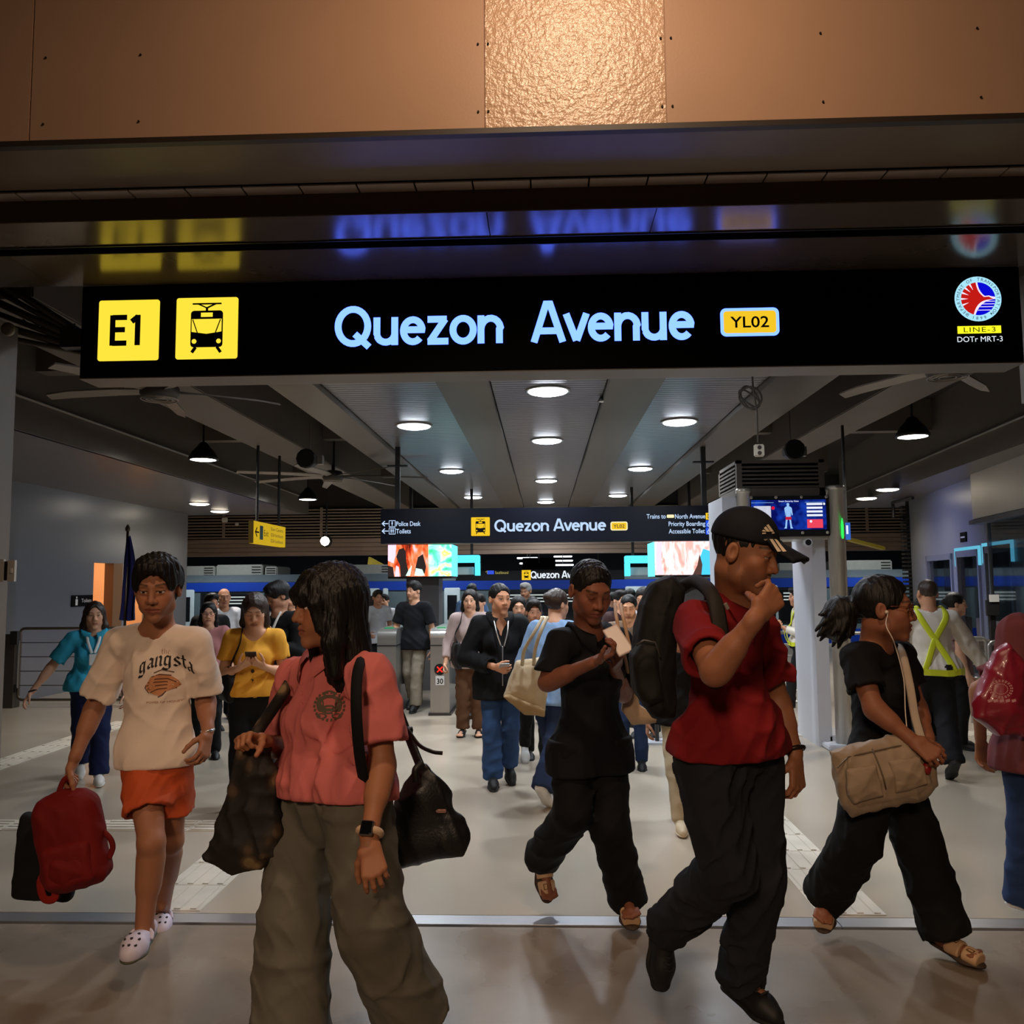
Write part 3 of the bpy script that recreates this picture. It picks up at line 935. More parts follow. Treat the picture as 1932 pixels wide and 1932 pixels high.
M_HOLE, M_LACE, M_BUCK = mat('hole_dark', (40, 36, 40), .8), mat('lace_black', (30, 30, 32), .7), mat('buckle_gold', (150, 120, 80), .3, metal=.8)
def make_shoe(root, shoes, Kj, Aj, Tj, k, vox):
    sh = nrm(Kj - Aj)
    d = nrm(Tj - (Aj - sh * .05 * k))
    ff = nrm((Tj - Aj) - sh * np.dot(Tj - Aj, sh) * .2)
    base_up = nrm(np.cross(nrm(np.cross(V(0, 0, 1), ff)) if abs(ff[2]) < .95 else nrm(np.cross(sh, ff)), ff)) * 1
    if base_up @ sh < 0:
        base_up = -base_up
    sd = np.cross(ff, base_up)
    heel = Aj - base_up * .03 * k - ff * .035 * k
    toe = Tj + ff * .02 * k
    toe = heel + ff * max(.2 * k, np.dot(toe - heel, ff))
    h = max(.004, vox[1])
    mid = heel * .35 + toe * .65
    kind = shoes['kind']
    sole = [[cap(heel - base_up * .022 * k, mid - base_up * .024 * k, .034 * k, .043 * k, base_up, .3, .02), cap(mid - base_up * .024 * k, toe - base_up * .018 * k - ff * .03 * k, .043 * k, .036 * k, base_up, .3, .02)]]
    if kind in ('sneaker', 'shoe'):
        up_ = [[cap(heel + base_up * .012 * k, mid + base_up * .002 * k, .036 * k, .038 * k, k=.03), cap(mid + base_up * .0 * k, toe - ff * .03 * k - base_up * .004 * k, .038 * k, .03 * k, k=.03), cap(heel + ff * .02 * k, Aj + sh * (.075 if kind == 'shoe' else .03) * k, .038 * k, (.05 if kind == 'shoe' else .042) * k, k=.03),
                plane(mid - base_up * .022 * k, -base_up, .004)]]
    elif kind == 'clog':
        up_ = [[cap(heel + base_up * .006 * k, mid, .036 * k, .042 * k, k=.03), cap(mid + base_up * .006, toe - ff * .035 * k, .045 * k, .038 * k, k=.03), plane(mid - base_up * .022 * k, -base_up, .004),
                cap(Aj - base_up * .02 * k, Aj + sh * .1, .035 * k, .05 * k, k=.01, op='s')]]
    else:                                     # sandal: two broad straps
        up_ = [[cap(mid - ff * .065 * k, mid - ff * .03 * k, .041 * k, .041 * k, base_up, .95, k=.004), cap(mid + ff * .006 * k, mid + ff * .036 * k, .044 * k, .042 * k, base_up, .72, k=.004),
                plane(mid - ff * .085 * k, -ff, .004), plane(mid + ff * .055 * k, ff, .004), rbox(mid - ff * .014 * k, (.1, .006 * k, .1), np.array([sd, ff, base_up]), .002, .003, 's'), plane(mid - base_up * .022 * k, -base_up, .004)]]
    P_, Q_ = mesh_sdf(up_, h)
    o = link_np('shoe' if kind != 'sandal' else 'sandal_strap', P_, Q_, shoes['mat'], root)
    P2, Q2 = mesh_sdf(sole, h)
    link_np('sole', P2, Q2, shoes.get('sole', shoes['mat']), o)
    def top_of(a, b):
        """spot on the upper, a along the foot from its middle, b to the side"""
        p = mid + (ff * a + sd * b + base_up * .12) * k
        h_ = bvh_of(o).ray_cast(Vector(p), Vector(-base_up))
        return np.array(h_[0]) if h_[0] else p - base_up * .08 * k
    if vox[1] < .004:
        if kind == 'clog':
            mb = MB()
            for a, b in ((.04, -.022), (.045, 0), (.04, .022), (.015, -.026), (.02, 0), (.015, .026), (-.008, -.016), (-.008, .016)):
                p = top_of(a, b)
                mb.tube([p - base_up * .003, p + base_up * .0018], .006 * k, 8)
            tag(mb.build('vent_hole', M_HOLE, o), kind='stuff')
            strap('heel_strap', [mid - ff * .055 * k + sd * .042 * k, mid - ff * .075 * k + sd * .036 * k + base_up * .02 * k, mid - ff * .085 * k + base_up * .03 * k, mid - ff * .075 * k - sd * .036 * k + base_up * .02 * k, mid - ff * .055 * k - sd * .042 * k], .009 * k, .003, shoes['mat'], o, ff)
        elif kind == 'shoe':
            mb = MB()
            for a in (-.045, -.025, -.005):
                mb.tube([top_of(a, -.02) + base_up * .002, top_of(a + .006, 0) + base_up * .004, top_of(a, .02) + base_up * .002], .003 * k, 6)
            tag(mb.build('lace', M_LACE, o), kind='stuff')
        elif kind == 'sandal':
            for a in (-.048, .02):
                p = top_of(a, .018)
                MB().tube([p + (ff * u + sd * v) * k + base_up * .002 for u, v in ((-.012, -.01), (.012, -.01), (.012, .01), (-.012, .01))], .0022, 5, closed=True).build('buckle', M_BUCK, o)
    return o

def strap(name, pts, w, t, m, parent, nrmv=None, sub=8):
    """a flat band through pts (Catmull-Rom), w half width, t half thickness, flat towards nrmv"""
    P = [np.array(p, float) for p in pts]
    P = [2 * P[0] - P[1]] + P + [2 * P[-1] - P[-2]]
    out = []
    for i in range(1, len(P) - 2):
        for q in range(sub):
            u = q / sub
            out.append(.5 * (2 * P[i] + (P[i + 1] - P[i - 1]) * u + (2 * P[i - 1] - 5 * P[i] + 4 * P[i + 1] - P[i + 2]) * u * u + (3 * P[i] - P[i - 1] - 3 * P[i + 1] + P[i + 2]) * u ** 3))
    out.append(P[-2])
    fl = None if nrmv is None else (nrm(nrmv), t / w)
    return MB().tube(out, w if nrmv is not None else t, 8, flat=fl).build(name, m, parent, True)

def bvh_of(o):
    me = o.data
    return BVHTree.FromPolygons([v.co.copy() for v in me.vertices], [p.vertices[:] for p in me.polygons])
def project(o, pts, d, off=.002, start=1.0):
    """points moved along d onto the surface of o"""
    b = bvh_of(o)
    out = []
    d = Vector(d).normalized()
    for p in pts:
        p = Vector([float(v) for v in p])
        hit = b.ray_cast(p - d * start, d)
        out.append((hit[0] if hit[0] else p) - d * off)
    return out
# ---------------------------------------------------------------- lettering: pen strokes laid as thin solids
GLY = {}
def arc(cx, cy, rx, ry, a0, a1, n=14):
    return [(cx + rx * math.cos(math.radians(a0 + (a1 - a0) * i / n)), cy + ry * math.sin(math.radians(a0 + (a1 - a0) * i / n))) for i in range(n + 1)]
# letters of a plain humanist sans: (advance, strokes); cap height 1, x height .72, stroke half width hw kept inside
def glyph(c):
    h = .075
    x = .72
    if c == 'Q':
        return .98, [arc(.45, .5, .45 - h, .5 - h + .02, 0, 360, 30), [(.5, .3), (.86, -.04)]]
    if c == 'O':
        return .95, [arc(.44, .5, .44 - h, .5 - h + .01, 0, 360, 30)]
    if c == 'u':
        return .67, [[(h, x), (h, .28), *arc(.30, .3, .30 - h, .3 - h, 180, 350, 9)], [(.6 - h, x), (.6 - h, 0)]]
    if c == 'e':
        return .66, [[(.12, .385), (.61 - h, .385), *arc(.31, .36, .31 - h, .36 - h, 12, 318, 24)]]
    if c == 'z':
        return .58, [[(.02, x - h), (.5, x - h)], [(.46, x - h), (.08, h)], [(.02, h), (.54, h)]]
    if c == 'o':
        return .70, [arc(.33, .36, .33 - h, .36 - h + .01, 0, 360, 26)]
    if c == 'n':
        return .68, [[(h, x), (h, 0)], [*arc(.32, .36, .32 - h, .36 - h, 175, 10, 9), (.61 - h, .36), (.61 - h, 0)]]
    if c == 'A':
        return .82, [[(.06, 0), (.37, 1 - .02), (.47, 1 - .02), (.78, 0)], [(.2, .29), (.64, .29)]]
    if c == 'v':
        return .60, [[(.05, x), (.3, .03)], [(.56, x), (.31, .03)]]
    if c == 'E':
        return .6, [[(h, 0), (h, 1)], [(h, 1 - h), (.54, 1 - h)], [(h, .52), (.48, .52)], [(h, h), (.54, h)]]
    if c == '1':
        return .52, [[(.3, 0), (.3, 1)], [(.31, .95), (.1, .78)]]
    if c == ' ':
        return .3, []
def stroke_poly(pts, hw):
    """left and right edges of a pen stroke with mitred corners"""
    P = [np.array(p, float) for p in pts]
    closed = np.linalg.norm(P[0] - P[-1]) < 1e-6 and len(P) > 3
    if closed:
        P = P[:-1]
    n = len(P)
    Lf, Rt = [], []
    for i in range(n):
        a = P[i - 1] if (i or closed) else None
        b = P[(i + 1) % n] if (i < n - 1 or closed) else None
        d0 = nrm(P[i] - a) if a is not None else None
        d1 = nrm(b - P[i]) if b is not None else None
        if d0 is None:
            d0 = d1
        if d1 is None:
            d1 = d0
        n0, n1 = V(-d0[1], d0[0]), V(-d1[1], d1[0])
        m = nrm(n0 + n1)
        m = m / max(.35, m @ n0)
        Lf.append(P[i] + m * hw)
        Rt.append(P[i] - m * hw)
    return Lf, Rt, closed
def strokes_mb(mb, strokes, hw, O, X, Z, sc, N, th=.003):
    """strokes in 2-D turned into thin solid bands at O, axes X, Z, raised along N"""
    for st in strokes:
        if len(st) < 2:
            continue
        Lf, Rt, cl = stroke_poly(st, hw)
        n = len(Lf)
        T = lambda p: O + X * p[0] * sc + Z * p[1] * sc
        vs = [T(p) for p in Lf] + [T(p) for p in Rt]
        vs += [v + N * th for v in vs]
        fs = []
        for i in range(n if cl else n - 1):
            j = (i + 1) % n
            fs += [(2 * n + i, 2 * n + j, 3 * n + j, 3 * n + i), (i, j, 2 * n + j, 2 * n + i), (n + j, n + i, 3 * n + i, 3 * n + j)]
        if not cl:
            fs += [(0, 2 * n, 3 * n, n), (n - 1, 2 * n - 1, 4 * n - 1, 3 * n - 1)]
        mb.add(vs, fs)
def stroke_text(name, txt, O, X, Z, N, size, m, parent, hw=.075, track=0.0):
    mb = MB()
    x = 0
    for c in txt:
        a, st = glyph(c)
        strokes_mb(mb, [[(p[0] + x, p[1]) for p in s] for s in st], hw, O, X, Z, size, N)
        x += a + track
    return mb.build(name, m, parent), x * size
def text(name, s, O, X, Z, N, size, m, parent, align='LEFT', bold=0.0, th=.0, width=None, spacing=1.0, curve=None):
    """lettering in the program's own typeface, as a flat mesh raised a hair from its board"""
    cu = bpy.data.curves.new(name, 'FONT')
    cu.body = s
    cu.align_x = align
    cu.size = 1.0
    cu.offset = bold
    cu.resolution_u = 3
    cu.space_character = spacing
    o = bpy.data.objects.new(name, cu)
    C.objects.link(o)
    bpy.context.view_layer.update()
    me = bpy.data.meshes.new_from_object(o.evaluated_get(bpy.context.evaluated_depsgraph_get()))
    bpy.data.objects.remove(o)
    v = np.zeros(len(me.vertices) * 3)
    me.vertices.foreach_get('co', v)
    v = v.reshape(-1, 3)
    if len(v) == 0:
        return None
    w = v[:, 0].max() - v[:, 0].min()
    sx = size * (width / (w * size) if width else 1)
    if curve:
        v2 = np.array([curve(a * sx, b * size) for a, b, _ in v])
    else:
        v2 = v[:, :2] * V(sx, size)
    P = O + X * v2[:, :1] + Z * v2[:, 1:2] + N * (.002 + th)
    me.vertices.foreach_set('co', P.ravel())
    me.update()
    return link_me(name, me, m, parent)
def plate(name, O, X, Z, N, x0, z0, x1, z1, m, parent, r=0.0, th=.004):
    """a thin board with rounded corners in the plane O, X, Z"""
    if r:
        pts = arc(x1 - r, z1 - r, r, r, 0, 90, 5) + arc(x0 + r, z1 - r, r, r, 90, 180, 5) + arc(x0 + r, z0 + r, r, r, 180, 270, 5) + arc(x1 - r, z0 + r, r, r, 270, 360, 5)
    else:
        pts = [(x0, z0), (x1, z0), (x1, z1), (x0, z1)]
    return MB().poly([O + X * p[0] + Z * p[1] for p in pts], N * th).build(name, m, parent)
def shapes(name, polys, O, X, Z, N, m, parent, th=.003):
    mb = MB()
    for p in polys:
        mb.poly([O + X * a + Z * b for a, b in p], N * th)
    return mb.build(name, m, parent)
EX, EZ, EN = V(1, 0, 0), V(0, 0, 1), V(0, -1, 0)

# ---------------------------------------------------------------- setting: floors
def floor_mat(name, c1, c2, rough, rv, sc, bump, stains=None):
    m = mat(name, c1, rough, var=.10, scale=1.3, bump=bump, bscale=18, spec=.5)
    nt = m.node_tree
    b = nt.nodes['Principled BSDF']
    t = nt.nodes.new('ShaderNodeTexCoord')
    n = nt.nodes.new('ShaderNodeTexNoise')
    n.inputs['Scale'].default_value = sc
    n.inputs['Detail'].default_value = 6
    n.inputs['Roughness'].default_value = .6
    nt.links.new(t.outputs['Object'], n.inputs['Vector'])
    r = nt.nodes.new('ShaderNodeValToRGB')
    r.color_ramp.elements[0].position, r.color_ramp.elements[1].position = .22, .78
    r.color_ramp.elements[0].color, r.color_ramp.elements[1].color = (*lin(c1), 1), (*lin(c2), 1)
    nt.links.new(n.outputs[0], r.inputs[0])
    nt.links.new(r.outputs[0], b.inputs['Base Color'])
    q = nt.nodes.new('ShaderNodeMapRange')
    q.inputs[1].default_value, q.inputs[2].default_value = .2, .8
    q.inputs[3].default_value, q.inputs[4].default_value = rough - rv * 1.6, rough + rv * 1.6
    n2 = nt.nodes.new('ShaderNodeTexNoise')
    n2.inputs['Scale'].default_value = sc * 1.7
    n2.inputs['Detail'].default_value = 4
    nt.links.new(t.outputs['Object'], n2.inputs['Vector'])
    nt.links.new(n2.outputs[0], q.inputs[0])
    nt.links.new(q.outputs[0], b.inputs['Roughness'])
    return m
M_HALL = floor_mat('hall_floor_epoxy', (178, 166, 149), (168, 156, 139), .22, .05, .35, .02)
M_PAVE = floor_mat('pavement_concrete', (158, 144, 128), (104, 90, 76), .32, .12, .9, .05)
struct('floor', MB().box((-12, 4.06, -.1), (12, 21.2, 0)), M_HALL)
struct('floor_pavement', MB().box((-12, -4, -.1), (12, 3.93, -.004)), M_PAVE)
M_ALU = mat('brushed_steel', (188, 188, 192), .32, metal=.85, var=.08, scale=30, stretch=(.2, 4, 1))
M_DARK = mat('dark_gap', (14, 13, 12), .8)
tr = struct('floor_threshold', MB().box((-6.5, 3.93, -.08), (6.5, 4.06, -.02)), M_DARK)
x = -6.5
while x < 6.4:
    link('threshold_plate', *(lambda b: (b.v, b.f))(MB().box((x + .002, 3.945, -.03), (x + 2.6 - .002, 4.05, .002), .0015)), M_ALU, tr)
    x += 2.6
M_TACT = mat('tactile_white', (206, 198, 184), .5, var=.12, scale=5, bump=.08, bscale=40)
def tactile(x0, x1, y0, y1, along):
    """guide path tiles: bars run along the path"""
    n = max(1, round((y1 - y0) / .3)) if along == 'y' else max(1, round((x1 - x0) / .3))
    for i in range(n):
        if along == 'y':
            a, b, c, d = x0, y0 + (y1 - y0) * i / n, x1, y0 + (y1 - y0) * (i + 1) / n
        else:
            a, b, c, d = x0 + (x1 - x0) * i / n, y0, x0 + (x1 - x0) * (i + 1) / n, y1
        mb = MB().box((a + .003, b + .003, -.002), (c - .003, d - .003, .004))
        for q in range(4):
            t = (q + .5) / 4
            if along == 'y':
                u = a + (c - a) * t
                mb.box((u - .017, b + .012, .003), (u + .017, d - .012, .0085), .0025)
            else:
                u = b + (d - b) * t
                mb.box((a + .012, u - .017, .003), (c - .012, u + .017, .0085), .0025)
        mb.build('tactile_tile', M_TACT, PATHS)
PATHS = struct('floor_guide_path', MB().box((-1.95, 4.08, -.003), (-1.64, 5.4, .002)), M_TACT)
tactile(-1.95, -1.64, 4.08, 5.42, 'y')
tactile(-7.4, -1.64, G(200, 1568)[1], G(200, 1548)[1], 'x')
tactile(1.24, 1.55, 4.08, 8.4, 'y')
tactile(G(66, 1420)[0] - .15, G(66, 1420)[0] + .15, 5.8, 9.6, 'y')
tactile(1.24, 6.2, G(1860, 1389)[1], G(1860, 1381)[1] + .02, 'x')

# ---------------------------------------------------------------- setting: the entrance fascia and soffits over the sign
M_FASC = mat('fascia_paint', (178, 142, 116), .42, var=.05, scale=3, bump=.03, bscale=90, spec=.4)
M_PLAST = mat('rough_plaster', (196, 160, 130), .3, var=.06, scale=40, bump=.55, bscale=55, spec=.6)
M_SOFF = mat('soffit_metal', (112, 98, 84), .19, metal=.35, var=.08, scale=6, bump=.02, bscale=9, spec=.6)
M_SOFB = mat('soffit_matt', (108, 88, 68), .4, metal=.1, var=.08, scale=6)
M_BLACK = mat('black_void', (8, 8, 8), .9)
YF = 3.19
fa = struct('wall_fascia', MB().box((-7, YF + .012, 3.315), (7, YF + .1, 5.6)), M_FASC)
for a, b, m in ((-5.2, -2.05, M_FASC), (-2.045, -.217, M_FASC), (-.212, .493, M_PLAST), (.498, 2.5, M_FASC), (2.505, 5.5, M_FASC)):
    MB().box((a, YF, 3.312), (b, YF + .014, 5.5), .001).build('fascia_panel', m, fa)
sc_ = MB()
for xx in (-.2, .48, .52, -.24, -1.99, 2.45, -1.6, 1.1, 1.7):
    for zz in (3.38, 3.66, 3.95):
        sc_.lathe([(.0045, -.004), (.0045, 0), (.0035, .001)], (xx, YF - .001, zz), 6, axis=1)
sc_.build('screw', M_DARK, fa)
# soffit nearest the street, its lip, the gap, the row of pale plates, the dark beam face
so = struct('ceiling_soffit', MB().box((-7, YF + .02, 3.30), (7, 3.578, 3.35)), M_SOFB)
MB().box((-7, YF - .004, 3.289), (7, YF + .03, 3.312)).build('lip', mat('lip_dark', (46, 36, 28), .5), so)
struct('trim_shutter_slot', MB().box((-7, 3.58, 3.45), (7, 4.6, 3.5)).box((-7, 3.578, 3.301), (7, 3.582, 3.5)), M_BLACK)
rp = struct('trim_slot_plates', MB().box((-7, 3.62, 3.32), (7, 3.685, 3.38)), M_DARK)
M_PALE = mat('pale_plate', (210, 194, 178), .3, metal=.3, var=.05)
for i in range(52):
    xx = -6.5 + i * .2585
    MB().box((xx, 3.607, 3.30), (xx + .25, 3.684, 3.306)).build('slot_plate', M_PALE, rp)
struct('trim_shutter_beam', MB().box((-7, 3.686, 3.2), (7, 3.70, 3.42)), mat('beam_brown', (74, 54, 38), .5))
bs = struct('ceiling_glossy_soffit', MB().box((-7, 3.72, 3.30), (7, 3.75, 3.34)), M_DARK)
for a, b in ((-6.6, -.245), (-.24, .52), (.524, 6.6)):
    MB().box((a, 3.69, 3.198), (b, 3.966, 3.202)).build('soffit_panel', M_SOFF, bs)
for a, b in ((-6.6, -2.7), (-2.695, 6.6)):
    MB().box((a, 4.062, 3.198), (b, 4.508, 3.202)).build('soffit_panel', M_SOFF, bs)
MB().box((-6.6, 3.962, 3.192), (6.6, 3.97, 3.21)).box((-6.6, 4.056, 3.194), (6.6, 4.064, 3.24)).build('soffit_edge', mat('edge_dark', (30, 27, 24), .5), bs)
# jambs either side of the opening
M_JAMB = mat('jamb_grey', (128, 120, 112), .4, metal=.2, var=.06, scale=3)
struct('wall_jamb_left', MB().box((-3.6, 4.35, 0), (W(31, 700, 4.62)[0], 4.62, 3.0)), M_JAMB)
struct('wall_jamb_right', MB().box((2.66, 4.45, 2.5), (3.4, 4.75, 3.2)), M_JAMB)

# ---------------------------------------------------------------- the big illuminated station sign
YS = 4.51
SGN = thing('station_sign', 'long black lightbox sign reading Quezon Avenue YL02 over the entrance', 'sign', (0, YS, 2.68))
M_SIGN = mat('sign_black', (3, 3, 4), .45, spec=.06)
pL, pR = W(150, 700, YS)[0], W(1928, 600, YS)[0]
ZB, ZT = W(1000, 699, YS)[2], 3.197
box('sign_box', (pL, YS, ZB), (pR, YS + .18, ZT), M_SIGN, SGN, .004)
MB().box((pL + .003, YS - .006, ZB - .006), (pR, YS + .2, ZB)).build('bottom_lip', mat('lip_grey', (120, 112, 106), .4, metal=.3), SGN)
G_YEL, G_WHT, G_YEL2 = glow('glow_yellow', (255, 226, 62), 1.05), glow('glow_ice', (168, 214, 255), 1.0), glow('glow_amber', (246, 200, 40), 1.0)
_e = MATS['glow_ice'].node_tree.nodes['Emission'].inputs
_e[0].default_value, _e[1].default_value = (.068, .136, 1.0, 1), 5.0
M_INK = mat('sign_ink', (8, 7, 5), .6, spec=.1)
def SP(px, py):
    p = W(px, py, YS - .001)
    return p[0], p[2]
def tram(O, X, Z, N, w, m, mg, parent):
    """front view of a tram in a square of side w, origin at its centre"""
    q = w / 116
    R = lambda x0, z0, x1, z1: [(x0 * q, z0 * q), (x1 * q, z0 * q), (x1 * q, z1 * q), (x0 * q, z1 * q)]
    body = arc(24, -30, 6, 6, 270, 360, 4) + arc(24, 27, 6, 6, 0, 90, 4) + arc(-24, 27, 6, 6, 90, 180, 4) + arc(-24, -30, 6, 6, 180, 270, 4)
    shapes('tram_symbol', [[(a * q, b * q) for a, b in body]], O, X, Z, N, m, parent, .003)
    th = .0045
    shapes('tram_light_part', [R(-11, 21, 11, 29), [(a * q, b * q) for a, b in [(-28, 17), (28, 17), (28, -7), (0, -11), (-28, -7)]], [(a * q, b * q) for a, b in arc(-23, -25, 4.5, 4.5, 0, 360, 12)[:-1]], [(a * q, b * q) for a, b in arc(23, -25, 4.5, 4.5, 0, 360, 12)[:-1]]], O, X, Z, N, mg, parent, th)
    L = lambda a, b, t: [(a[0] * q + t * q * nn[0], a[1] * q + t * q * nn[1]) for nn in [tuple(nrm(V(-(b[1] - a[1]), b[0] - a[0])))]] 
    def bar(a, b, t):
        d = nrm(V(b[0] - a[0], b[1] - a[1]))
        n = V(-d[1], d[0]) * t
        A_, B_ = V(*a), V(*b)
        return [tuple((p) * q) for p in (A_ + n, A_ - n, B_ - n, B_ + n)]
    for pl_ in [bar((-27, 46), (27, 46), 1.2), bar((-17, 46), (0, 38), 1.1), bar((17, 46), (0, 38), 1.1), bar((0, 39), (0, 32), 1.8), bar((-26, 16), (-17, -9), .9), bar((26, 16), (17, -9), .9), bar((-20, -36), (-27, -46), 2.6), bar((20, -36), (27, -46), 2.6)]:
        shapes('tram_line', [pl_], O, X, Z, N, m, parent, .0062)
for n_, (a, b, c, d) in enumerate(((184, 683, 302, 564), (331, 679, 450, 560))):
    x0, z0 = SP(a, b)
    x1, z1 = SP(c, d)
    O = V((x0 + x1) / 2, YS, (z0 + z1) / 2)
    w = x1 - x0
    plate('yellow_panel', O, EX, EZ, EN, -w / 2, -w / 2, w / 2, w / 2, G_YEL, SGN, .014, .004)
    if n_ == 0:
        stroke_text('lettering', 'E1', O + EX * -w * .3 - EZ * w * .25 + EN * .004, EX, EZ, EN, w * .5, M_INK, SGN, .085)
    else:
        tram(O + EN * .004, EX, EZ, EN, w, M_INK, G_YEL, SGN)
xq, zq = SP(632, 653)
xe, _ = SP(972, 645)
sz = SP(632, 575)[1] - zq
tw = sum(glyph(c)[0] for c in 'Quezon')
k1 = (xe - xq) / ((tw - .07) * sz)
stroke_text('lettering', 'Quezon', V(xq, YS, zq + .0), EX * k1, EZ, EN, sz * .93, G_WHT, SGN, .085)
xa, za = SP(1003, 645)
xb, _ = SP(1332, 640)
tw = sum(glyph(c)[0] for c in 'Avenue')
k2 = (xb - xa) / ((tw - .06) * sz)
stroke_text('lettering', 'Avenue', V(xa, YS, zq), EX * k2, EZ, EN, sz * .93, G_WHT, SGN, .085)
x0, z0 = SP(1360, 635)
x1, z1 = SP(1469, 580)
O = V((x0 + x1) / 2, YS, (z0 + z1) / 2)
w, h = x1 - x0, z1 - z0
plate('code_border', O, EX, EZ, EN, -w / 2, -h / 2, w / 2, h / 2, G_WHT, SGN, .03, .003)
plate('code_panel', O, EX, EZ, EN, -w / 2 + .016, -h / 2 + .016, w / 2 - .016, h / 2 - .016, G_YEL2, SGN, .018, .005)
text('lettering', 'YL02', O - EZ * h * .2 + EN * .005, EX, EZ, EN, h * .56, M_INK, SGN, 'CENTER', .012, width=w * .66)
# the round transport seal
sx_, sz_ = SP(1845, 564)
RS = (SP(1889, 564)[0] - SP(1801, 564)[0]) / 2
O = V(sx_, YS, sz_)
G_SKY, G_RED, G_BLU, G_PNK = glow('glow_seal_blue', (170, 232, 255), 1.0), glow('glow_seal_red', (196, 26, 22), 1.0), glow('glow_deep_blue', (10, 10, 214), 1.0), glow('glow_seal_white', (250, 232, 250), 1.0)
disc = lambda r, a0=0, a1=360, n=40: [(x * r, z * r) for x, z in arc(0, 0, 1, 1, a0, a1, n)]
shapes('seal_ring', [disc(RS)[:-1]], O, EX, EZ, EN, G_SKY, SGN, .003)
shapes('seal_disc', [disc(RS * .735)[:-1]], O, EX, EZ, EN, G_PNK, SGN, .004)
ri = RS * .735
bz = lambda a, b, c, n=10: [tuple((1 - t) ** 2 * V(*a) + 2 * t * (1 - t) * V(*b) + t * t * V(*c)) for t in [i / n for i in range(n + 1)]]
rr = lambda d, r=1.0: (r * math.cos(math.radians(d)), r * math.sin(math.radians(d)))
u1 = bz(rr(96), (-.05, .38), (.34, .1)) + [(.62, .12), (.78, .02), (.9, -.02), (.62, -.06)]
red = u1 + bz((.62, -.06), (-.1, -.12), rr(252)) + [rr(252 - (252 - 96) * i / 24) for i in range(1, 24)]
shapes('seal_red_field', [[(a * ri, b * ri) for a, b in red]], O, EX, EZ, EN, G_RED, SGN, .005)
blu = bz(rr(90), (.05, .42), (.4, .16)) + [(.62, .19), (.8, .13), rr(6)] + [rr(6 + 84 * i / 14) for i in range(1, 14)]
shapes('seal_blue_field', [[(a * ri, b * ri) for a, b in blu]], O, EX, EZ, EN, G_BLU, SGN, .005)
low = bz(rr(-2), (.12, -.1), rr(-102)) + [rr(-102 + 100 * i / 16) for i in range(1, 16)]
shapes('seal_wave_field', [[(a * ri, b * ri) for a, b in low]], O, EX, EZ, EN, G_BLU, SGN, .005)
st = []
for zz in (-.17, -.33, -.5, -.7):
    xr = math.sqrt(1 - zz * zz) - .03
    xl = .62 - (abs(zz) ** .6) * .95 + .08
    st.append([(xl * ri, (zz - .018) * ri), (xr * ri, (zz - .018) * ri), (xr * ri, (zz + .018) * ri), ((xl + .02) * ri, (zz + .018) * ri)])
shapes('seal_stripe', st, O, EX, EZ, EN, G_PNK, SGN, .0065)
sl = []
for d in (118, 138, 158, 180, 202):
    a, b, c = V(*rr(d - 3.2)), V(*rr(d + 3.2)), V(*rr(d, .6))
    sl.append([tuple(p * ri) for p in (a, b, c)])
shapes('seal_ray', sl, O, EX, EZ, EN, G_PNK, SGN, .0065)
M_NAVY = mat('seal_ink', (22, 66, 110), .6)
def ring_text(s, r, mid, span, size, out=True):
    n = len(s)
    for i, ch in enumerate(s):
        if ch == ' ':
            continue
        a = mid + (span / 2 - span * i / (n - 1)) * (1 if out else -1)
        c, sn = math.cos(math.radians(a)), math.sin(math.radians(a))
        X_ = EX * sn - EZ * c if out else -EX * sn + EZ * c
        Z_ = EX * c + EZ * sn if out else -EX * c - EZ * sn
        text('lettering', ch, O + (EX * c + EZ * sn) * r + EN * .003, X_, Z_, EN, size, M_NAVY, SGN, 'CENTER', .0)
ring_text('DEPARTMENT OF TRANSPORTATION', RS * .8, 92, 284, RS * .2)
ring_text('1899', RS * .94, 270, 34, RS * .2, False)
shapes('seal_dot', [[(a + rr(q)[0] * RS * .86, b + rr(q)[1] * RS * .86) for a, b in disc(RS * .022, n=8)[:-1]] for q in (234, 308)], O, EX, EZ, EN, M_NAVY, SGN, .005)
x0, z0 = SP(1807, 629)
x1, z1 = SP(1888, 615)
O2 = V((x0 + x1) / 2, YS, (z0 + z1) / 2)
plate('line_bar', O2, EX, EZ, EN, -(x1 - x0) / 2, -.02, (x1 - x0) / 2, .02, glow('glow_lemon', (255, 252, 40), 1.0), SGN)
text('lettering', 'LINE-3', O2 - EZ * .0135 + EN * .004, EX, EZ, EN, .038, M_INK, SGN, 'CENTER', -.004, width=.165, spacing=1.15)
text('lettering', 'DOTr MRT-3', O2 - EZ * .066 + EN * .002, EX, EZ, EN, .042, glow('glow_white', (235, 245, 255), 1.0), SGN, 'CENTER', .0, width=x1 - x0 + .01)
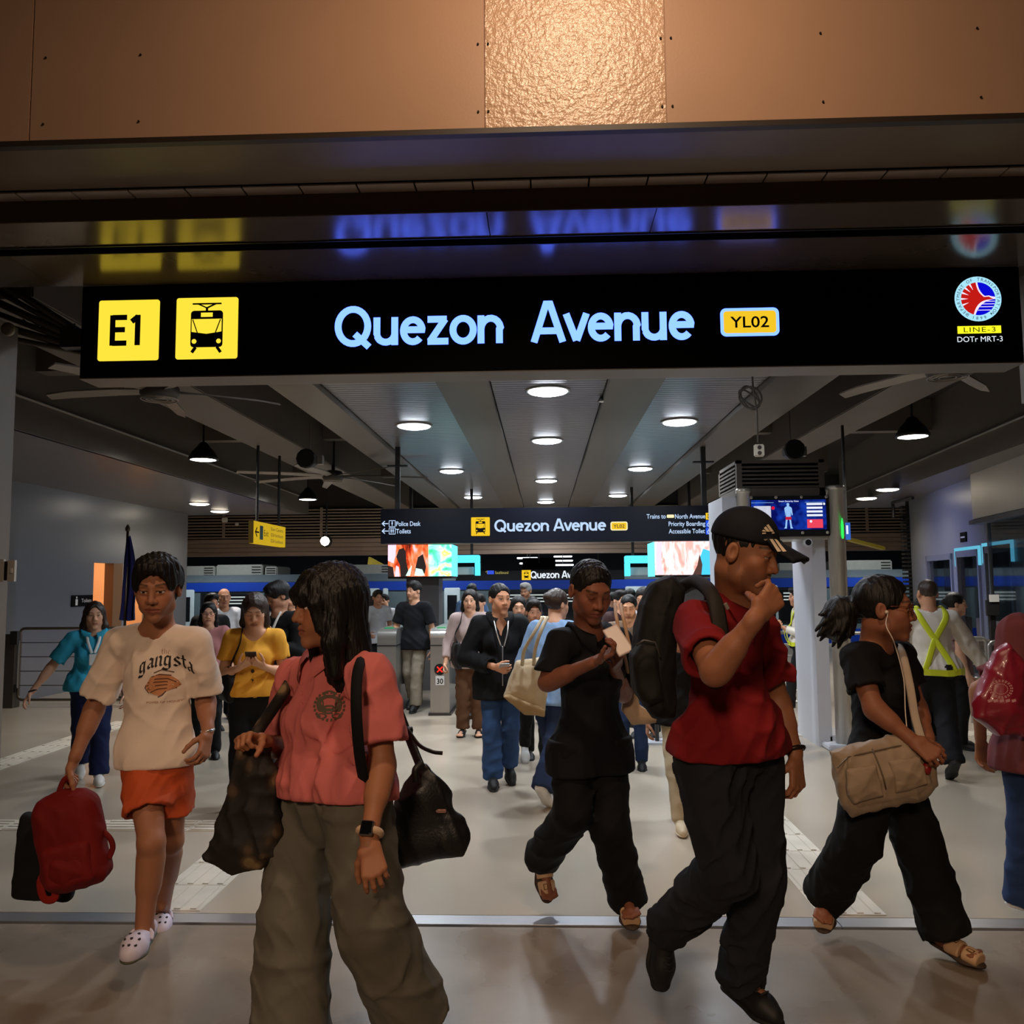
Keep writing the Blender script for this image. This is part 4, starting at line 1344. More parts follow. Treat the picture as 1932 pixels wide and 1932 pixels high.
# light the sign throws on the soffit is its own emission
# ---------------------------------------------------------------- ticket hall: ceiling
M_CEIL = mat('ceiling_dark', (34, 29, 25), .8, var=.1)
M_BEAM = mat('beam_grey', (104, 96, 88), .42, metal=.25, var=.06, scale=2)
M_BEAM2 = mat('beam_concrete', (92, 83, 74), .55, var=.08, scale=3)
M_SLAT = mat('ceiling_slat', (160, 158, 160), .28, metal=.6, var=.05, scale=3)
struct('ceiling', MB().box((-9.5, 4.62, 3.95), (9.5, 25, 4.05)), M_CEIL)
YE = 19.5
for i, (a, b) in enumerate(((-.46, .57), (-1.94, -.90), (1.03, 1.95))):
    ce = struct('ceiling_slat_bay', MB().box((a, 5.0, 3.30), (b, YE, 3.35)), M_DARK)
    me = bpy.data.meshes.new('ceiling_slat')
    sl = MB().box((a + .012, -.036, 3.275), (b - .012, .036, 3.30))
    me.from_pydata(sl.v, [], sl.f)
    me.materials.append(M_SLAT)
    y = 5.1
    far = MB()
    while y < YE:
        if y < 13.2:
            o = bpy.data.objects.new('slat', me)
            C.objects.link(o)
            o.location = (0, y, 0)
            o.parent = ce
        else:
            far.box((a + .012, y - .036, 3.275), (b - .012, y + .036, 3.30))
        y += .085
    tag(far.build('far_slats', M_SLAT, ce), kind='stuff')
for a, b in ((-.90, -.46), (.57, 1.03), (-2.33, -1.94), (1.95, 2.46)):
    struct('ceiling_beam', MB().box((a, 4.95, 3.22), (b, YE, 3.5), .004), M_BEAM)
for a, b in ((-3.62, -3.02), (3.08, 3.6)):
    struct('ceiling_beam', MB().box((a, 4.8, 3.24), (b, YE, 3.95), .01), M_BEAM2)
for y in (7.55, 11.4, 15.6):
    struct('ceiling_cross_beam', MB().box((-4.7, y, 3.52), (-2.33, y + .18, 3.95)).box((2.46, y, 3.52), (5.2, y + .18, 3.95)), M_BEAM2)
# low side ceilings
M_LOW = mat('low_ceiling', (108, 100, 92), .3, metal=.3, var=.05)
struct('ceiling_low_left', MB().box((-9.5, 4.7, 2.93), (-4.71, 16.7, 3.0)).box((-4.74, 4.7, 2.93), (-4.69, 16.7, 3.95)), M_LOW)
struct('ceiling_low_right', MB().add([(4.6, 5.2, 2.93), (9.5, 5.2, 2.93), (9.5, 16.7, 2.93), (5.78, 16.7, 2.93), (4.6, 5.2, 3.95), (9.5, 5.2, 3.95), (9.5, 16.7, 3.95), (5.78, 16.7, 3.95)],
       [(0, 1, 2, 3), (4, 7, 6, 5), (0, 4, 5, 1), (1, 5, 6, 2), (2, 6, 7, 3), (3, 7, 4, 0)]), M_LOW)
M_PIPE = mat('conduit_grey', (120, 112, 104), .4, metal=.5)
for a, b, lb in (((-4.66, 4.8, 3.23), (-4.66, 16.7, 3.23), 'left'), ((4.58, 5.3, 3.2), (5.75, 16.6, 3.2), 'right')):
    o = MB().tube([a, b], .016, 8).build('ceiling_conduit', M_PIPE)
    tag(o, 'thin grey conduit pipe running along the edge of the low ceiling on the %s' % lb, 'pipe')
# recessed down lights in the slats
G_LAMP = glow('lamp_cool', (236, 244, 255), 22)
G_LAMPW = glow('lamp_warm', (255, 240, 214), 16)
M_RING = mat('lamp_ring', (200, 200, 200), .3, metal=.8)
def downlight(x, y, z, lab, g=None, r=.18, grp='round lights set in the slatted ceiling'):
    t = thing('downlight', lab, 'ceiling light', (x, y, z), grp)
    MB().lathe([(r + .025, .0), (r + .025, -.012), (r, -.014), (r, 0)], (x, y, z), 24).build('rim', M_RING, t, True)
    MB().lathe([(r, -.008), (r * .95, -.02), (r * .7, -.032), (.01, -.04)], (x, y, z), 24).build('diffuser', g or G_LAMP, t, True)
nm = {5.5: 'hidden nearest', 6.05: 'hidden nearest', 7.6: 'second nearest', 10.3: 'third nearest', 14.4: 'fourth nearest', 18.2: 'farthest', 9.2: 'second nearest', 13.0: 'third nearest', 17.0: 'farthest'}
for x, y, z, p, c in HALL:
    bay = 'middle' if abs(x) < .5 else 'left' if x < 0 else 'right'
    downlight(x, y, 3.272, '%s round white light in the %s slatted ceiling bay' % (nm[y], bay))
for i, (x, y, z) in enumerate(LOW):
    downlight(x, y, 2.93, '%s round light in the low ceiling on the %s' % ('nearer' if i % 2 == 0 else 'farther', 'left' if x < 0 else 'right'), G_LAMPW, .16, 'round lights in the low side ceilings')
M_HOOD = mat('lamp_hood', (22, 20, 19), .5)
for i, (x, y, z) in enumerate(PEND):
    t = thing('pendant_lamp', '%s dark bell shaped pendant lamp hanging on the %s side' % ('nearer' if i % 2 == 0 else 'farther', 'left' if x < 0 else 'right'), 'lamp', (x, y, z), 'bell pendant lamps')
    MB().lathe([(.175, -.0), (.17, .03), (.13, .10), (.075, .16), (.05, .2), (.02, .22)], (x, y, z), 24).build('shade', M_HOOD, t, True)
    MB().lathe([(.168, .004), (.12, -.006), (.01, -.01)], (x, y, z), 24).build('diffuser', glow('lamp_white', (255, 252, 244), 9), t, True)
    MB().tube([(x, y, z + .2), (x, y, 3.95)], .012, 6).build('stem', M_HOOD, t)

# ---------------------------------------------------------------- ticket hall: walls
M_WALL = mat('wall_metal_panel', (126, 128, 134), .3, metal=.45, var=.04, scale=.7)
wl = struct('wall_left', MB().box((-7.15, 10.2, 0), (-7.0, 12.96, 2.93)).box((-7.15, 14.9, 0), (-7.0, 16.4, 2.93)).box((-7.15, 12.96, 1.9), (-7.0, 14.9, 2.93)).box((-9.5, 10.2, 0), (-7.0, 10.3, 2.93)), M_WALL)
MB().box((-7.14, 13.55, 0), (-6.99, 13.85, 1.9)).build('door_post', mat('door_brown', (110, 80, 52), .5), wl)
MB().box((-7.14, 13.85, 0), (-7.0, 14.0, 1.9)).build('door_jamb', M_ALU, wl)
struct('wall_toilet_passage', MB().box((-8.6, 12.6, 0), (-8.5, 15.4, 2.6)).box((-8.6, 15.4, 0), (-7.15, 15.5, 2.6)).box((-8.6, 12.5, 0), (-7.15, 12.6, 2.6)), mat('wall_peach', (236, 190, 148), .6))
light('POINT', 'passage_light', (-7.7, 13.7, 2.2), (1, .72, .45), 75, .15)
P0, P1 = V(4.75, 5.1, 0), V(6.5, 15.3, 0)
dW = nrm(P1 - P0)
nW = V(-dW[1], dW[0], 0)                  # into the hall
def onwall(px):
    """distance along the right wall seen at an image column"""
    d = ray(px, 1100)
    t = (P0[0] * d[1] - P0[1] * d[0]) / (dW[1] * d[0] - dW[0] * d[1])
    return t
LW = np.linalg.norm(P1 - P0)
ops = [(onwall(a), onwall(b), z) for a, b, z in ((1752, 1800, 1.92), (1809, 1852, 1.94), (1862, 1916, 1.96))]
mb = MB()
cuts = sorted([(min(a, b), max(a, b), z) for a, b, z in ops])
def wallbox(mb, a, b, z0, z1, t0=0.0, t1=-.15):
    A_, B_ = P0 + dW * a, P0 + dW * b
    c = [A_ + nW * t1, B_ + nW * t1, B_ + nW * t0, A_ + nW * t0]
    mb.add([V(*p[:2], z0) for p in c] + [V(*p[:2], z1) for p in c], [(0, 3, 2, 1), (4, 5, 6, 7), (0, 1, 5, 4), (1, 2, 6, 5), (2, 3, 7, 6), (3, 0, 4, 7)])
    return mb
pos = 0
for a, b, z in cuts:
    wallbox(mb, pos, a, 0, 2.93)
    wallbox(mb, a, b, z, 2.93)
    pos = b
wallbox(mb, pos, LW, 0, 2.93)
wr = struct('wall_right', mb, M_WALL)
struct('wall_booth_back', wallbox(MB(), 0, LW, 0, 2.9, -1.4, -1.5), mat('booth_dark', (60, 56, 56), .6))
G_CYAN = glow('glow_cyan', (90, 226, 255), 1.3)
M_FRAME = mat('window_frame_metal', (150, 154, 165), .25, metal=.7)
M_GLASS = mat('booth_glass', (190, 205, 215), .03, trans=1.0, spec=.5)
for i, (a, b, z) in enumerate(cuts):
    mb = MB()
    wallbox(mb, a, a + .06, 0.0, z, .03, -.05)
    wallbox(mb, b - .06, b, 0.0, z, .03, -.05)
    wallbox(mb, a, b, z - .09, z, .03, -.05)
    f = mb.build('window_frame', M_FRAME, wr)
    if i < 2:
        mb = MB()
        wallbox(mb, a - .03, b + .03, z + .0, z + .045, .03, .0)
        wallbox(mb, a - .04, a - .0, z - .22, z + .045, .03, .0)
        wallbox(mb, b, b + .04, z - .22, z + .045, .03, .0)
        mb.build('reflection_trim', glow('glow_reflection', (110, 205, 235), .8), f)  # emissive strips put in for the cyan portals' reflection
    mb = MB()
    wallbox(mb, a + .06, b - .06, 1.0, z - .09, -.02, -.03)
    mb.build('pane', M_GLASS, f)
    mb = MB()
    wallbox(mb, a + .06, a + .06 + (b - a) * .45, 0, z - .09, -.06, -.09)
    mb.build('door_leaf', mat('door_leaf_dark', (62, 54, 44), .5), f)
a = onwall(1824)
t = thing('wall_sign', 'small dark sign above the windows on the right wall', 'sign', P0 + dW * a + V(0, 0, 2.1))
wallbox(MB(), a - .13, a + .13, 2.06, 2.2, .02, .002).build('board', M_SIGN, t)
wallbox(MB(), a - .09, a + .09, 2.12, 2.14, .024, .02).build('print', mat('print_grey', (150, 150, 160), .5), t)
# hood of the ticket booth
hb = thing('booth_hood', 'pale metal hood box jutting from the wall over the glazed ticket booth', 'hood', P0 + V(0, 0, 2.3))
h0, h1 = onwall(1860), onwall(2100)
wallbox(MB(), h1, h0, 2.33, 3.06, .12, .0).build('hood_panel', mat('hood_pale', (176, 170, 164), .4, metal=.3, var=.06, scale=3, stretch=(1, 1, .2)), hb)
wallbox(MB(), h1 - .1, h0 + .1, 2.26, 2.32, .14, .0).build('hood_edge', mat('hood_edge', (78, 80, 92), .35, metal=.5), hb)
bg = thing('booth_glazing', 'glazed screen of the ticket booth below the pale hood', 'window', P0 + V(0, 0, 0))
g0, g1 = onwall(1882), onwall(2000)
wallbox(MB(), g1, g0, 1.0, 2.25, .07, .06).build('pane', M_GLASS, bg)
wallbox(MB(), g0 - .02, g0 + .02, 0, 2.25, .09, .04).build('mullion', M_FRAME, bg)
wallbox(MB(), g1, g0, .0, 1.0, .12, .02).build('counter_front', mat('counter_grey', (96, 94, 98), .4, metal=.2), bg)
# vertical finned edge of the right wall
fn_ = thing('wall_fins', 'dark toothed vertical strip at the far edge of the right wall', 'panel', P1)
for i in range(34):
    box('fin', (6.38, 15.3, .5 + i * .07), (6.5, 15.42, .535 + i * .07), M_BLACK, fn_)
box('spine', (6.5, 15.3, .3), (6.54, 15.45, 2.93), M_DARK, fn_)
# bracket above it
br = MB().tube([(6.1, 15.0, 2.62), (6.1, 15.0, 2.88), (6.1, 14.2, 2.88)], .03, 6).build('pipe_bracket', M_HOOD)
tag(br, 'black bent pipe bracket under the low ceiling by the right wall', 'pipe')
box('wall_switch', *[sorted_ for sorted_ in ((W(-8, 1098, 4.33) + V(0, 0, 0)), (W(7, 1055, 4.33) + V(0, .018, 0)))], mat('switch_white', (190, 186, 180), .4))
tag(bpy.data.objects['wall_switch'], 'white wall switch plate at the very left edge on the grey jamb', 'switch', 'switch plates on the left jamb')
t = box('wall_switch', W(13, 1097, 4.33), W(28, 1057, 4.33) + V(0, .018, 0), mat('switch_white', (190, 186, 180), .4))
tag(t, 'white wall switch plate with a rocker, right of the other one', 'switch', 'switch plates on the left jamb')
box('rocker', W(19, 1081, 4.325), W(23, 1072, 4.325) + V(0, .01, 0), mat('rocker_white', (225, 222, 216), .3), t)
box('switch_mount', W(7, 1095, 4.335), W(14, 1059, 4.335) + V(0, .03, 0), M_BLACK, t)

# far bulkhead with louvres, brown panels under it
M_LOUV = mat('louvre_metal', (170, 152, 134), .35, metal=.3, var=.08)
M_BULK = mat('bulkhead_panel', (160, 138, 122), .4, metal=.1, var=.15, scale=3, stretch=(.3, 1, 4))
bk = struct('wall_bulkhead', MB().box((-9.5, YE + .1, 2.2), (9.5, YE + .3, 3.95)), mat('bulk_dark', (40, 34, 30), .7))
for i in range(10):
    MB().box((-9.4, YE, 2.62 + i * .07), (9.4, YE + .06, 2.65 + i * .07)).build('louvre', M_LOUV, bk)
for i in range(4):
    MB().box((-9.4, YE + .02, 2.2 + i * .1), (9.4, YE + .1, 2.295 + i * .1), .006).build('bulkhead_board', M_BULK, bk)
for xx in (-7.5, -5.2, 5.4, 7.3):
    MB().box((xx, YE - .02, 2.62), (xx + .06, YE, 3.32)).build('louvre_stay', M_LOUV, bk)
for px, py, r, lb in ((424, 981, .055, 'white square emergency light fixed to the louvres'), (447, 989, .035, 'small round white smoke sensor fixed to the louvres')):
    p = W(px, py, YE - .08)
    o = MB().box(p - r, p + r, .012).build('emergency_light' if r > .05 else 'smoke_sensor', mat('fixture_white', (232, 226, 215), .4))
    tag(o, lb, 'light' if r > .05 else 'sensor')
p = W(613, 1021, 18.2)
t = thing('flood_light', 'small dazzling flood light under the louvres', 'light', p)
MB().lathe([(.01, -.1), (.07, -.07), (.1, 0), (.07, .07), (.01, .1)], p, 16).build('bulb', glow('flood', (255, 244, 220), 26), t, True)
MB().lathe([(.1, -.02), (.13, .06), (.12, .1), (.02, .12)], p + V(0, .06, 0), 16, 1).build('housing', M_DARK, t, True)
MB().tube([p + V(0, .1, .05), p + V(0, .2, 2.3)], .02, 6).build('stem', M_HOOD, t)

# ---------------------------------------------------------------- the train and the platform beyond
YT = 24.0
struct('wall_platform_back', MB().box((-22, 31, -1), (22, 31.2, 5)), mat('platform_back', (24, 26, 34), .8))
struct('ceiling_platform', MB().box((-22, YE + .3, 3.4), (22, 31, 3.5)), mat('platform_roof', (52, 54, 64), .6))
struct('floor_track_bed', MB().box((-22, 21.2, -1.4), (22, 31, -1.3)), mat('ballast', (40, 38, 36), .9))
TRN = thing('train', 'white and blue commuter train standing at the platform beyond the gates', 'train', (0, YT, -1.2))
M_TW, M_TB, M_TG = mat('train_white', (176, 188, 190), .35, var=.06), mat('train_blue', (18, 52, 140), .35), mat('train_roof', (70, 78, 82), .5, var=.1)
TZ = lambda py: W(966, py, YT)[2]
def TX(px):
    return W(px, 1120, YT)[0]
box('car_body', (-20, YT + .06, -1.0), (20, YT + 2.6, TZ(1093)), mat('train_steel', (92, 108, 112), .35, metal=.3, var=.1), TRN)
box('blue_band', (-20, YT + .03, TZ(1112)), (20, YT + .06, TZ(1095)), M_TB, TRN)
box('blue_band', (-20, YT + .03, -.95), (20, YT + .06, TZ(1190)), M_TB, TRN)
MB().poly([(-20, YT + .05, TZ(1094)), (-20, YT + .35, TZ(1080)), (-20, YT + 2.3, TZ(1080)), (-20, YT + 2.6, TZ(1094))], V(40, 0, 0)).build('roof', M_TG, TRN)
G_CAR = glow('car_interior', (214, 226, 222), .7)
for a, b in ((378, 470), (498, 560), (585, 665), (940, 1090), (1115, 1175), (1250, 1330), (1350, 1420), (1470, 1560), (1600, 1690)):
    f = box('car_window', (TX(a), YT + .02, TZ(1176)), (TX(b), YT + .05, TZ(1114)), mat('window_rubber', (14, 18, 20), .4), TRN)
    box('pane', (TX(a) + .05, YT + .01, TZ(1176) + .05), (TX(b) - .05, YT + .022, TZ(1114) - .05), mat('train_glass', (16, 20, 24), .08, spec=.8), f)
    mb = MB()
    for q in range(3):
        mb.box((TX(a) + .12, YT + .0, TZ(1124) - q * .09), (TX(b) - .12, YT + .012, TZ(1124) - q * .09 + .035))
    mb.build('interior_lamp', G_CAR, f)
for a, b in ((332, 366), (690, 716), (722, 732), (838, 868), (1180, 1232), (1440, 1468)):
    d = box('car_door', (TX(a), YT - .0, -.9), (TX(b), YT + .05, TZ(1108)), M_TW, TRN, .02)
    w_ = (TX(b) - TX(a))
    MB().box((TX(a) + w_ * .2, YT - .012, TZ(1168)), (TX(b) - w_ * .2, YT + .01, TZ(1122)), .0).build('door_window', mat('train_glass', (16, 20, 24), .08), d)
for a, b, c, d_ in ((335, 392, 1062, 1083), (394, 484, 1060, 1084), (488, 512, 1064, 1084), (655, 735, 1062, 1084), (1420, 1470, 1060, 1084), (1480, 1540, 1066, 1084), (1600, 1700, 1062, 1086)):
    rb = box('roof_unit', (TX(a), YT + .5, TZ(d_)), (TX(b), YT + 1.8, TZ(c)), mat('roof_unit_grey', (116, 116, 108), .5, var=.1), TRN, .03)
    mb = MB()
    for q in range(4):
        zz = TZ(d_) + (TZ(c) - TZ(d_)) * (q + .5) / 4.5
        mb.box((TX(b) - .32, YT + .48, zz), (TX(b) - .06, YT + .5, zz + .025))
    mb.build('vent_slots', M_DARK, rb)
M_CAB = mat('overhead_gear', (28, 28, 32), .6)
mb = MB()
for px in (1462, 1480, 1500, 1528, 640, 600):
    mb.tube([(TX(px), YT + 1.0, TZ(1082)), (TX(px) + .1, YT + 1.0, TZ(1070)), (TX(px) + .35, YT + 1.0, TZ(1066))], .03, 6)
mb.build('pantograph', M_CAB, TRN)
for i, (px, py, y) in enumerate(((995, 1053, 23), (1000, 1063, 22.8), (1062, 1050, 26), (1062, 1058, 24), (1062, 1066, 22.4))):
    p = W(px, py, y)
    o = MB().box(p - V(.28, .15, .02), p + V(.28, .15, .02), .01).build('platform_light', glow('platform_lamp', (225, 235, 255), 3))
    MB().tube([p + V(0, 0, .01), V(p[0], p[1], 3.41)], .012, 6).build('hanger', M_HOOD, o)
    tag(o, ['bright strip light over the platform, upper of the left pair', 'bright strip light over the platform, lower of the left pair', 'topmost strip light right of the dark hanging board', 'middle strip light right of the dark hanging board', 'lowest strip light right of the dark hanging board'][i], 'light', 'strip lights over the platform')
    o['label'] = o['label']
p0, p1 = W(986, 1074, 21.8), W(1048, 1052, 21.8)
o = box('hanging_board', p0, p1 + V(0, .1, 0), M_SIGN)
MB().tube([(p0 + p1) / 2, V(*((p0 + p1) / 2)[:2], 3.41)], .02, 6).build('hanger', M_HOOD, o)
tag(o, 'blank dark board hanging over the platform above the far station sign', 'sign')
# far station sign
fs_ = thing('far_station_sign', 'small distant black sign reading Quezon Avenue above the crowd', 'sign', W(1040, 1085, 20.6))
a, b = W(860, 1096, 20.6), W(1178, 1075, 20.6)
box('sign_box', a, b + V(0, .15, 0), mat('sign_navy', (14, 18, 30), .4), fs_)
for q in (.15, .85):
    MB().tube([a + (b - a) * V(q, 0, 1) + V(0, .08, 0), V(a[0] + (b[0] - a[0]) * q, a[1] + .08, 3.41)], .02, 6).build('hanger', M_HOOD, fs_)
c = W(993, 1085, 20.59)
plate('yellow_panel', c, EX, EZ, EN, -.11, -.12, .11, .12, G_YEL2, fs_)
tram(c + EN * .005, EX, EZ, EN, .22, M_INK, G_YEL2, fs_)
stroke_text('lettering', 'Quezon Avenue', W(1001, 1091, 20.59), EX, EZ, EN, .165, glow('glow_white', (235, 245, 255), 1.0), fs_, .09)
text('lettering', '\u2191', W(915, 1083, 20.59), EX, EZ, EN, .11, glow('glow_amber2', (200, 190, 110), .7), fs_)
plate('blue_symbol', W(925, 1080, 20.59), EX, EZ, EN, -.07, -.045, .09, .045, glow('glow_blue', (60, 90, 230), .9), fs_)
text('lettering', 'Southbound', W(934, 1083, 20.59), EX, EZ, EN, .1, glow('glow_amber2', (200, 190, 110), .7), fs_, width=.32)

# ---------------------------------------------------------------- sign over the gates
YI = 10.6
ins = thing('gate_sign', 'long black hanging sign over the ticket gates reading Quezon Avenue with side directions', 'sign', W(1040, 990, YI))
a, b = W(718, 1026, YI), W(1362, 957, YI)
M_SIGN2 = mat('sign_blueblack', (12, 15, 26), .35, spec=.3)
za, zb = a[2], W(1040, 957, YI)[2]
box('sign_box', (a[0], YI, za), (b[0], YI + .16, zb), M_SIGN2, ins, .004)
for px in (748, 1331):
    x = W(px, 950, YI)[0]
    h_ = MB().box((x - .03, YI + .06, zb), (x + .03, YI + .12, 3.95)).build('hanger', M_HOOD, ins)
    MB().box((x - .13, YI + .05, 3.02), (x + .13, YI + .13, 3.04)).build('cross_arm', M_HOOD, h_)
IP = lambda px, py: W(px, py, YI - .001)
G_W2 = glow('glow_pale_blue', (196, 222, 255), 1.0)
a, b = IP(889, 1011), IP(924, 976)
O = (a + b) / 2
O[1] = YI
w = b[0] - a[0]
plate('yellow_panel', O, EX, EZ, EN, -w / 2, -w / 2, w / 2, w / 2, G_YEL2, ins, .01)
tram(O + EN * .005, EX, EZ, EN, w, M_INK, G_YEL2, ins)
q0, q1 = IP(933, 1003), IP(1143, 1003)
sz = IP(933, 981)[2] - q0[2]
tw = sum(glyph(c)[0] for c in 'Quezon Avenue') - .06
stroke_text('lettering', 'Quezon Avenue', V(q0[0], YI, q0[2]), EX * ((q1[0] - q0[0]) / (tw * sz)), EZ, EN, sz, G_W2, ins, .085)
a, b = IP(1152, 1001), IP(1184, 984)
O = V((a[0] + b[0]) / 2, YI, (a[2] + b[2]) / 2)
w, h = b[0] - a[0], b[2] - a[2]
plate('code_border', O, EX, EZ, EN, -w / 2, -h / 2, w / 2, h / 2, glow('glow_cream', (255, 244, 190), 1.0), ins, .025, .003)
plate('code_panel', O, EX, EZ, EN, -w / 2 + .014, -h / 2 + .014, w / 2 - .014, h / 2 - .014, G_YEL2, ins, .015, .005)
text('lettering', 'YL02', O - EZ * h * .2 + EN * .004, EX, EZ, EN, h * .55, mat('ink_brown', (80, 60, 10), .6), ins, 'CENTER', .02, width=w * .66)
def arrow(c, s, right):
    m = 1 if right else -1
    mb = MB()
    strokes_mb(mb, [[(-.5 * m, 0), (.48 * m, 0)], [(.08 * m, .42), (.52 * m, 0), (.08 * m, -.42)]], .075, c, EX, EZ, s, EN, .004)
    mb.build('arrow', G_W2, ins)
def word(s, p0, p1, sz):
    text('lettering', s, V(p0[0], YI, p0[2]), EX, EZ, EN, sz, G_W2, ins, 'LEFT', .012, width=p1[0] - p0[0])
G_ICB = glow('glow_icon_blue', (44, 84, 226), 1.0)
def person_icon(c, h, m, n=1):
    for i in range(n):
        o = c + EX * (i - (n - 1) / 2) * h * .38
        shapes('icon_figure', [[(x, z + h * .36) for x, z in disc(h * .1, n=10)[:-1]], [(-.13 * h, .22 * h), (-.11 * h, -.1 * h), (-.06 * h, -.1 * h), (-.06 * h, -.42 * h), (.06 * h, -.42 * h), (.06 * h, -.1 * h), (.11 * h, -.1 * h), (.13 * h, .22 * h)]], o, EX, EZ, EN, m, ins, .007)
for py, s, x1, n in ((988, 'Police Desk', 793, 1), (1002, 'Toilets', 775, 2)):
    arrow(IP(727, py) * V(1, 0, 1) + V(0, YI, 0), .075, False)
    c = IP(740, py) * V(1, 0, 1) + V(0, YI, 0)
    plate('icon_border', c, EX, EZ, EN, -.042, -.042, .042, .042, G_W2, ins, .008, .003)
    plate('icon_panel', c, EX, EZ, EN, -.035, -.035, .035, .035, M_SIGN2, ins, .005, .0045)
    person_icon(c, .066, G_W2, n)
    word(s, IP(747, py + 4.5), IP(x1, py), .082)
for py, s, x0, col in ((974, None, 1220, 'y'), (988, 'Priority Boarding', 1261, 'b'), (1002, 'Accessible Toilet', 1262, 'b')):
    arrow(IP(1351, py) * V(1, 0, 1) + V(0, YI, 0), .075, True)
    c = IP(1338, py) * V(1, 0, 1) + V(0, YI, 0)
    plate('icon_panel', c, EX, EZ, EN, -.042, -.042, .042, .042, G_YEL2 if col == 'y' else G_ICB, ins, .006, .003)
    if col == 'y':
        tram(c + EN * .004, EX, EZ, EN, .08, M_INK, G_YEL2, ins)
        word('Trains to', IP(1220, py + 4.5), IP(1256, py), .08)
        c2 = IP(1265, py) * V(1, 0, 1) + V(0, YI, 0)
        plate('code_panel', c2, EX, EZ, EN, -.045, -.02, .045, .02, glow('glow_cream', (255, 244, 190), 1.0), ins, .01)
        word('North Avenue', IP(1273, py + 4.5), IP(1330, py), .08)
    else:
        mb = MB()
        strokes_mb(mb, [arc(-.02, -.15, .28, .28, 60, 330, 12), [(-.08, .35), (-.05, -.02), (.18, -.02), (.3, -.3)]], .05, c, EX, EZ, .078, EN, .006)
        mb.build('wheelchair_symbol', G_W2, ins)
        word(s, IP(x0, py + 4.5), IP(1330, py), .08)

# ---------------------------------------------------------------- screens on the two columns behind the gates
def grad_screen(name, stops, scale, strength, dist=3.0, vec=(1, 1, 1)):
    """moving-picture look: bands of colour bent by noise"""
    m = bpy.data.materials.new(name)
    m.use_nodes = True
    nt = m.node_tree
    nt.nodes.remove(nt.nodes['Principled BSDF'])
    t = nt.nodes.new('ShaderNodeTexCoord')
    mp = nt.nodes.new('ShaderNodeMapping')
    mp.inputs['Scale'].default_value = vec
    w = nt.nodes.new('ShaderNodeTexNoise')
    w.inputs['Scale'].default_value = scale
    w.inputs['Distortion'].default_value = dist * .15
    w.inputs['Detail'].default_value = 3
    r = nt.nodes.new('ShaderNodeValToRGB')
    while len(r.color_ramp.elements) < len(stops):
        r.color_ramp.elements.new(.5)
    for i, (p, c) in enumerate(stops):
        r.color_ramp.elements[i].position = p
        r.color_ramp.elements[i].color = (*lin(c), 1)
    e = nt.nodes.new('ShaderNodeEmission')
    e.inputs[1].default_value = strength
    nt.links.new(t.outputs['Object'], mp.inputs['Vector'])
    nt.links.new(mp.outputs[0], w.inputs['Vector'])
    nt.links.new(w.outputs[0], r.inputs[0])
    nt.links.new(r.outputs[0], e.inputs[0])
    nt.links.new(e.outputs[0], nt.nodes['Material Output'].inputs[0])
    return m
YC = 12.2
M_COL = mat('column_grey', (104, 102, 104), .4, metal=.3, var=.06)
def screen(px0, px1, py0, py1, lab):
    a, b = W(px0, py1, YC), W(px1, py0, YC)
    t = thing('display_screen', lab, 'screen', (a + b) / 2)
    x0, x1, z0, z1 = a[0], b[0], a[2], b[2]
    box('cabinet', (x0, YC, z0 - .03), (x1, YC + .75, z1 + .02), mat('screen_cabinet', (20, 20, 22), .5), t)
    return t, x0, x1, z0, z1
art1 = grad_screen('screen_orange', [(.3, (70, 26, 22)), (.42, (190, 56, 24)), (.52, (240, 110, 60)), (.62, (250, 150, 120)), (.72, (255, 200, 220))], 7, 1.5, 7, (1.3, 1, .5))
art2 = grad_screen('screen_green', [(.3, (40, 220, 120)), (.45, (110, 240, 200)), (.55, (210, 250, 220)), (.64, (250, 230, 90)), (.75, (180, 220, 255))], 5, 1.6, 5)
art3 = grad_screen('screen_pink', [(.3, (214, 110, 100)), (.42, (244, 180, 170)), (.52, (255, 222, 226)), (.66, (240, 160, 150))], 6, 1.7, 5, (1.4, 1, .5))
G_SIDE = glow('screen_side_cyan', (120, 235, 240), 1.3)
G_DK = glow('screen_dark_shape', (54, 44, 44), .9)
G_SKYB = glow('screen_sky', (70, 190, 240), 1.4)
G_PK = glow('screen_pink_flat', (255, 200, 230), 1.5)
G_HAIR = glow('screen_brown', (92, 66, 58), 1.0)
t, x0, x1, z0, z1 = screen(732, 852, 1027, 1088, 'left bright advertising screen on a column, showing orange and green shapes')
O = V(x0, YC, z0)
w, h = x1 - x0, z1 - z0
R_ = lambda pts: [(a * w, b * h) for a, b in pts]
shapes('picture_orange', [R_([(0, 0), (.66, 0), (.64, 1), (0, 1)])], O, EX, EZ, EN, art1, t, .006)
shapes('picture_green', [R_([(.64, 0), (1, 0), (1, 1), (.63, 1)])], O, EX, EZ, EN, art2, t, .006)
shapes('picture_dark', [R_([(.13, .62), (.17, .85), (.24, .9), (.28, .8), (.29, .45), (.33, .1), (.3, 0), (.2, 0), (.19, .35)]), R_([(.42, .15), (.47, .6), (.55, .7), (.6, .3), (.58, .1), (.5, .05)]), R_([(0, 0), (.0, .35), (.08, .3), (.1, 0)])], O, EX, EZ, EN, G_DK, t, .009)
shapes('picture_pink', [R_([(.0, 1), (.0, .5), (.09, .42), (.12, .7), (.13, 1)]), R_([(.11, 0), (.13, .35), (.17, .3), (.18, 0)])], O, EX, EZ, EN, G_PK, t, .008)
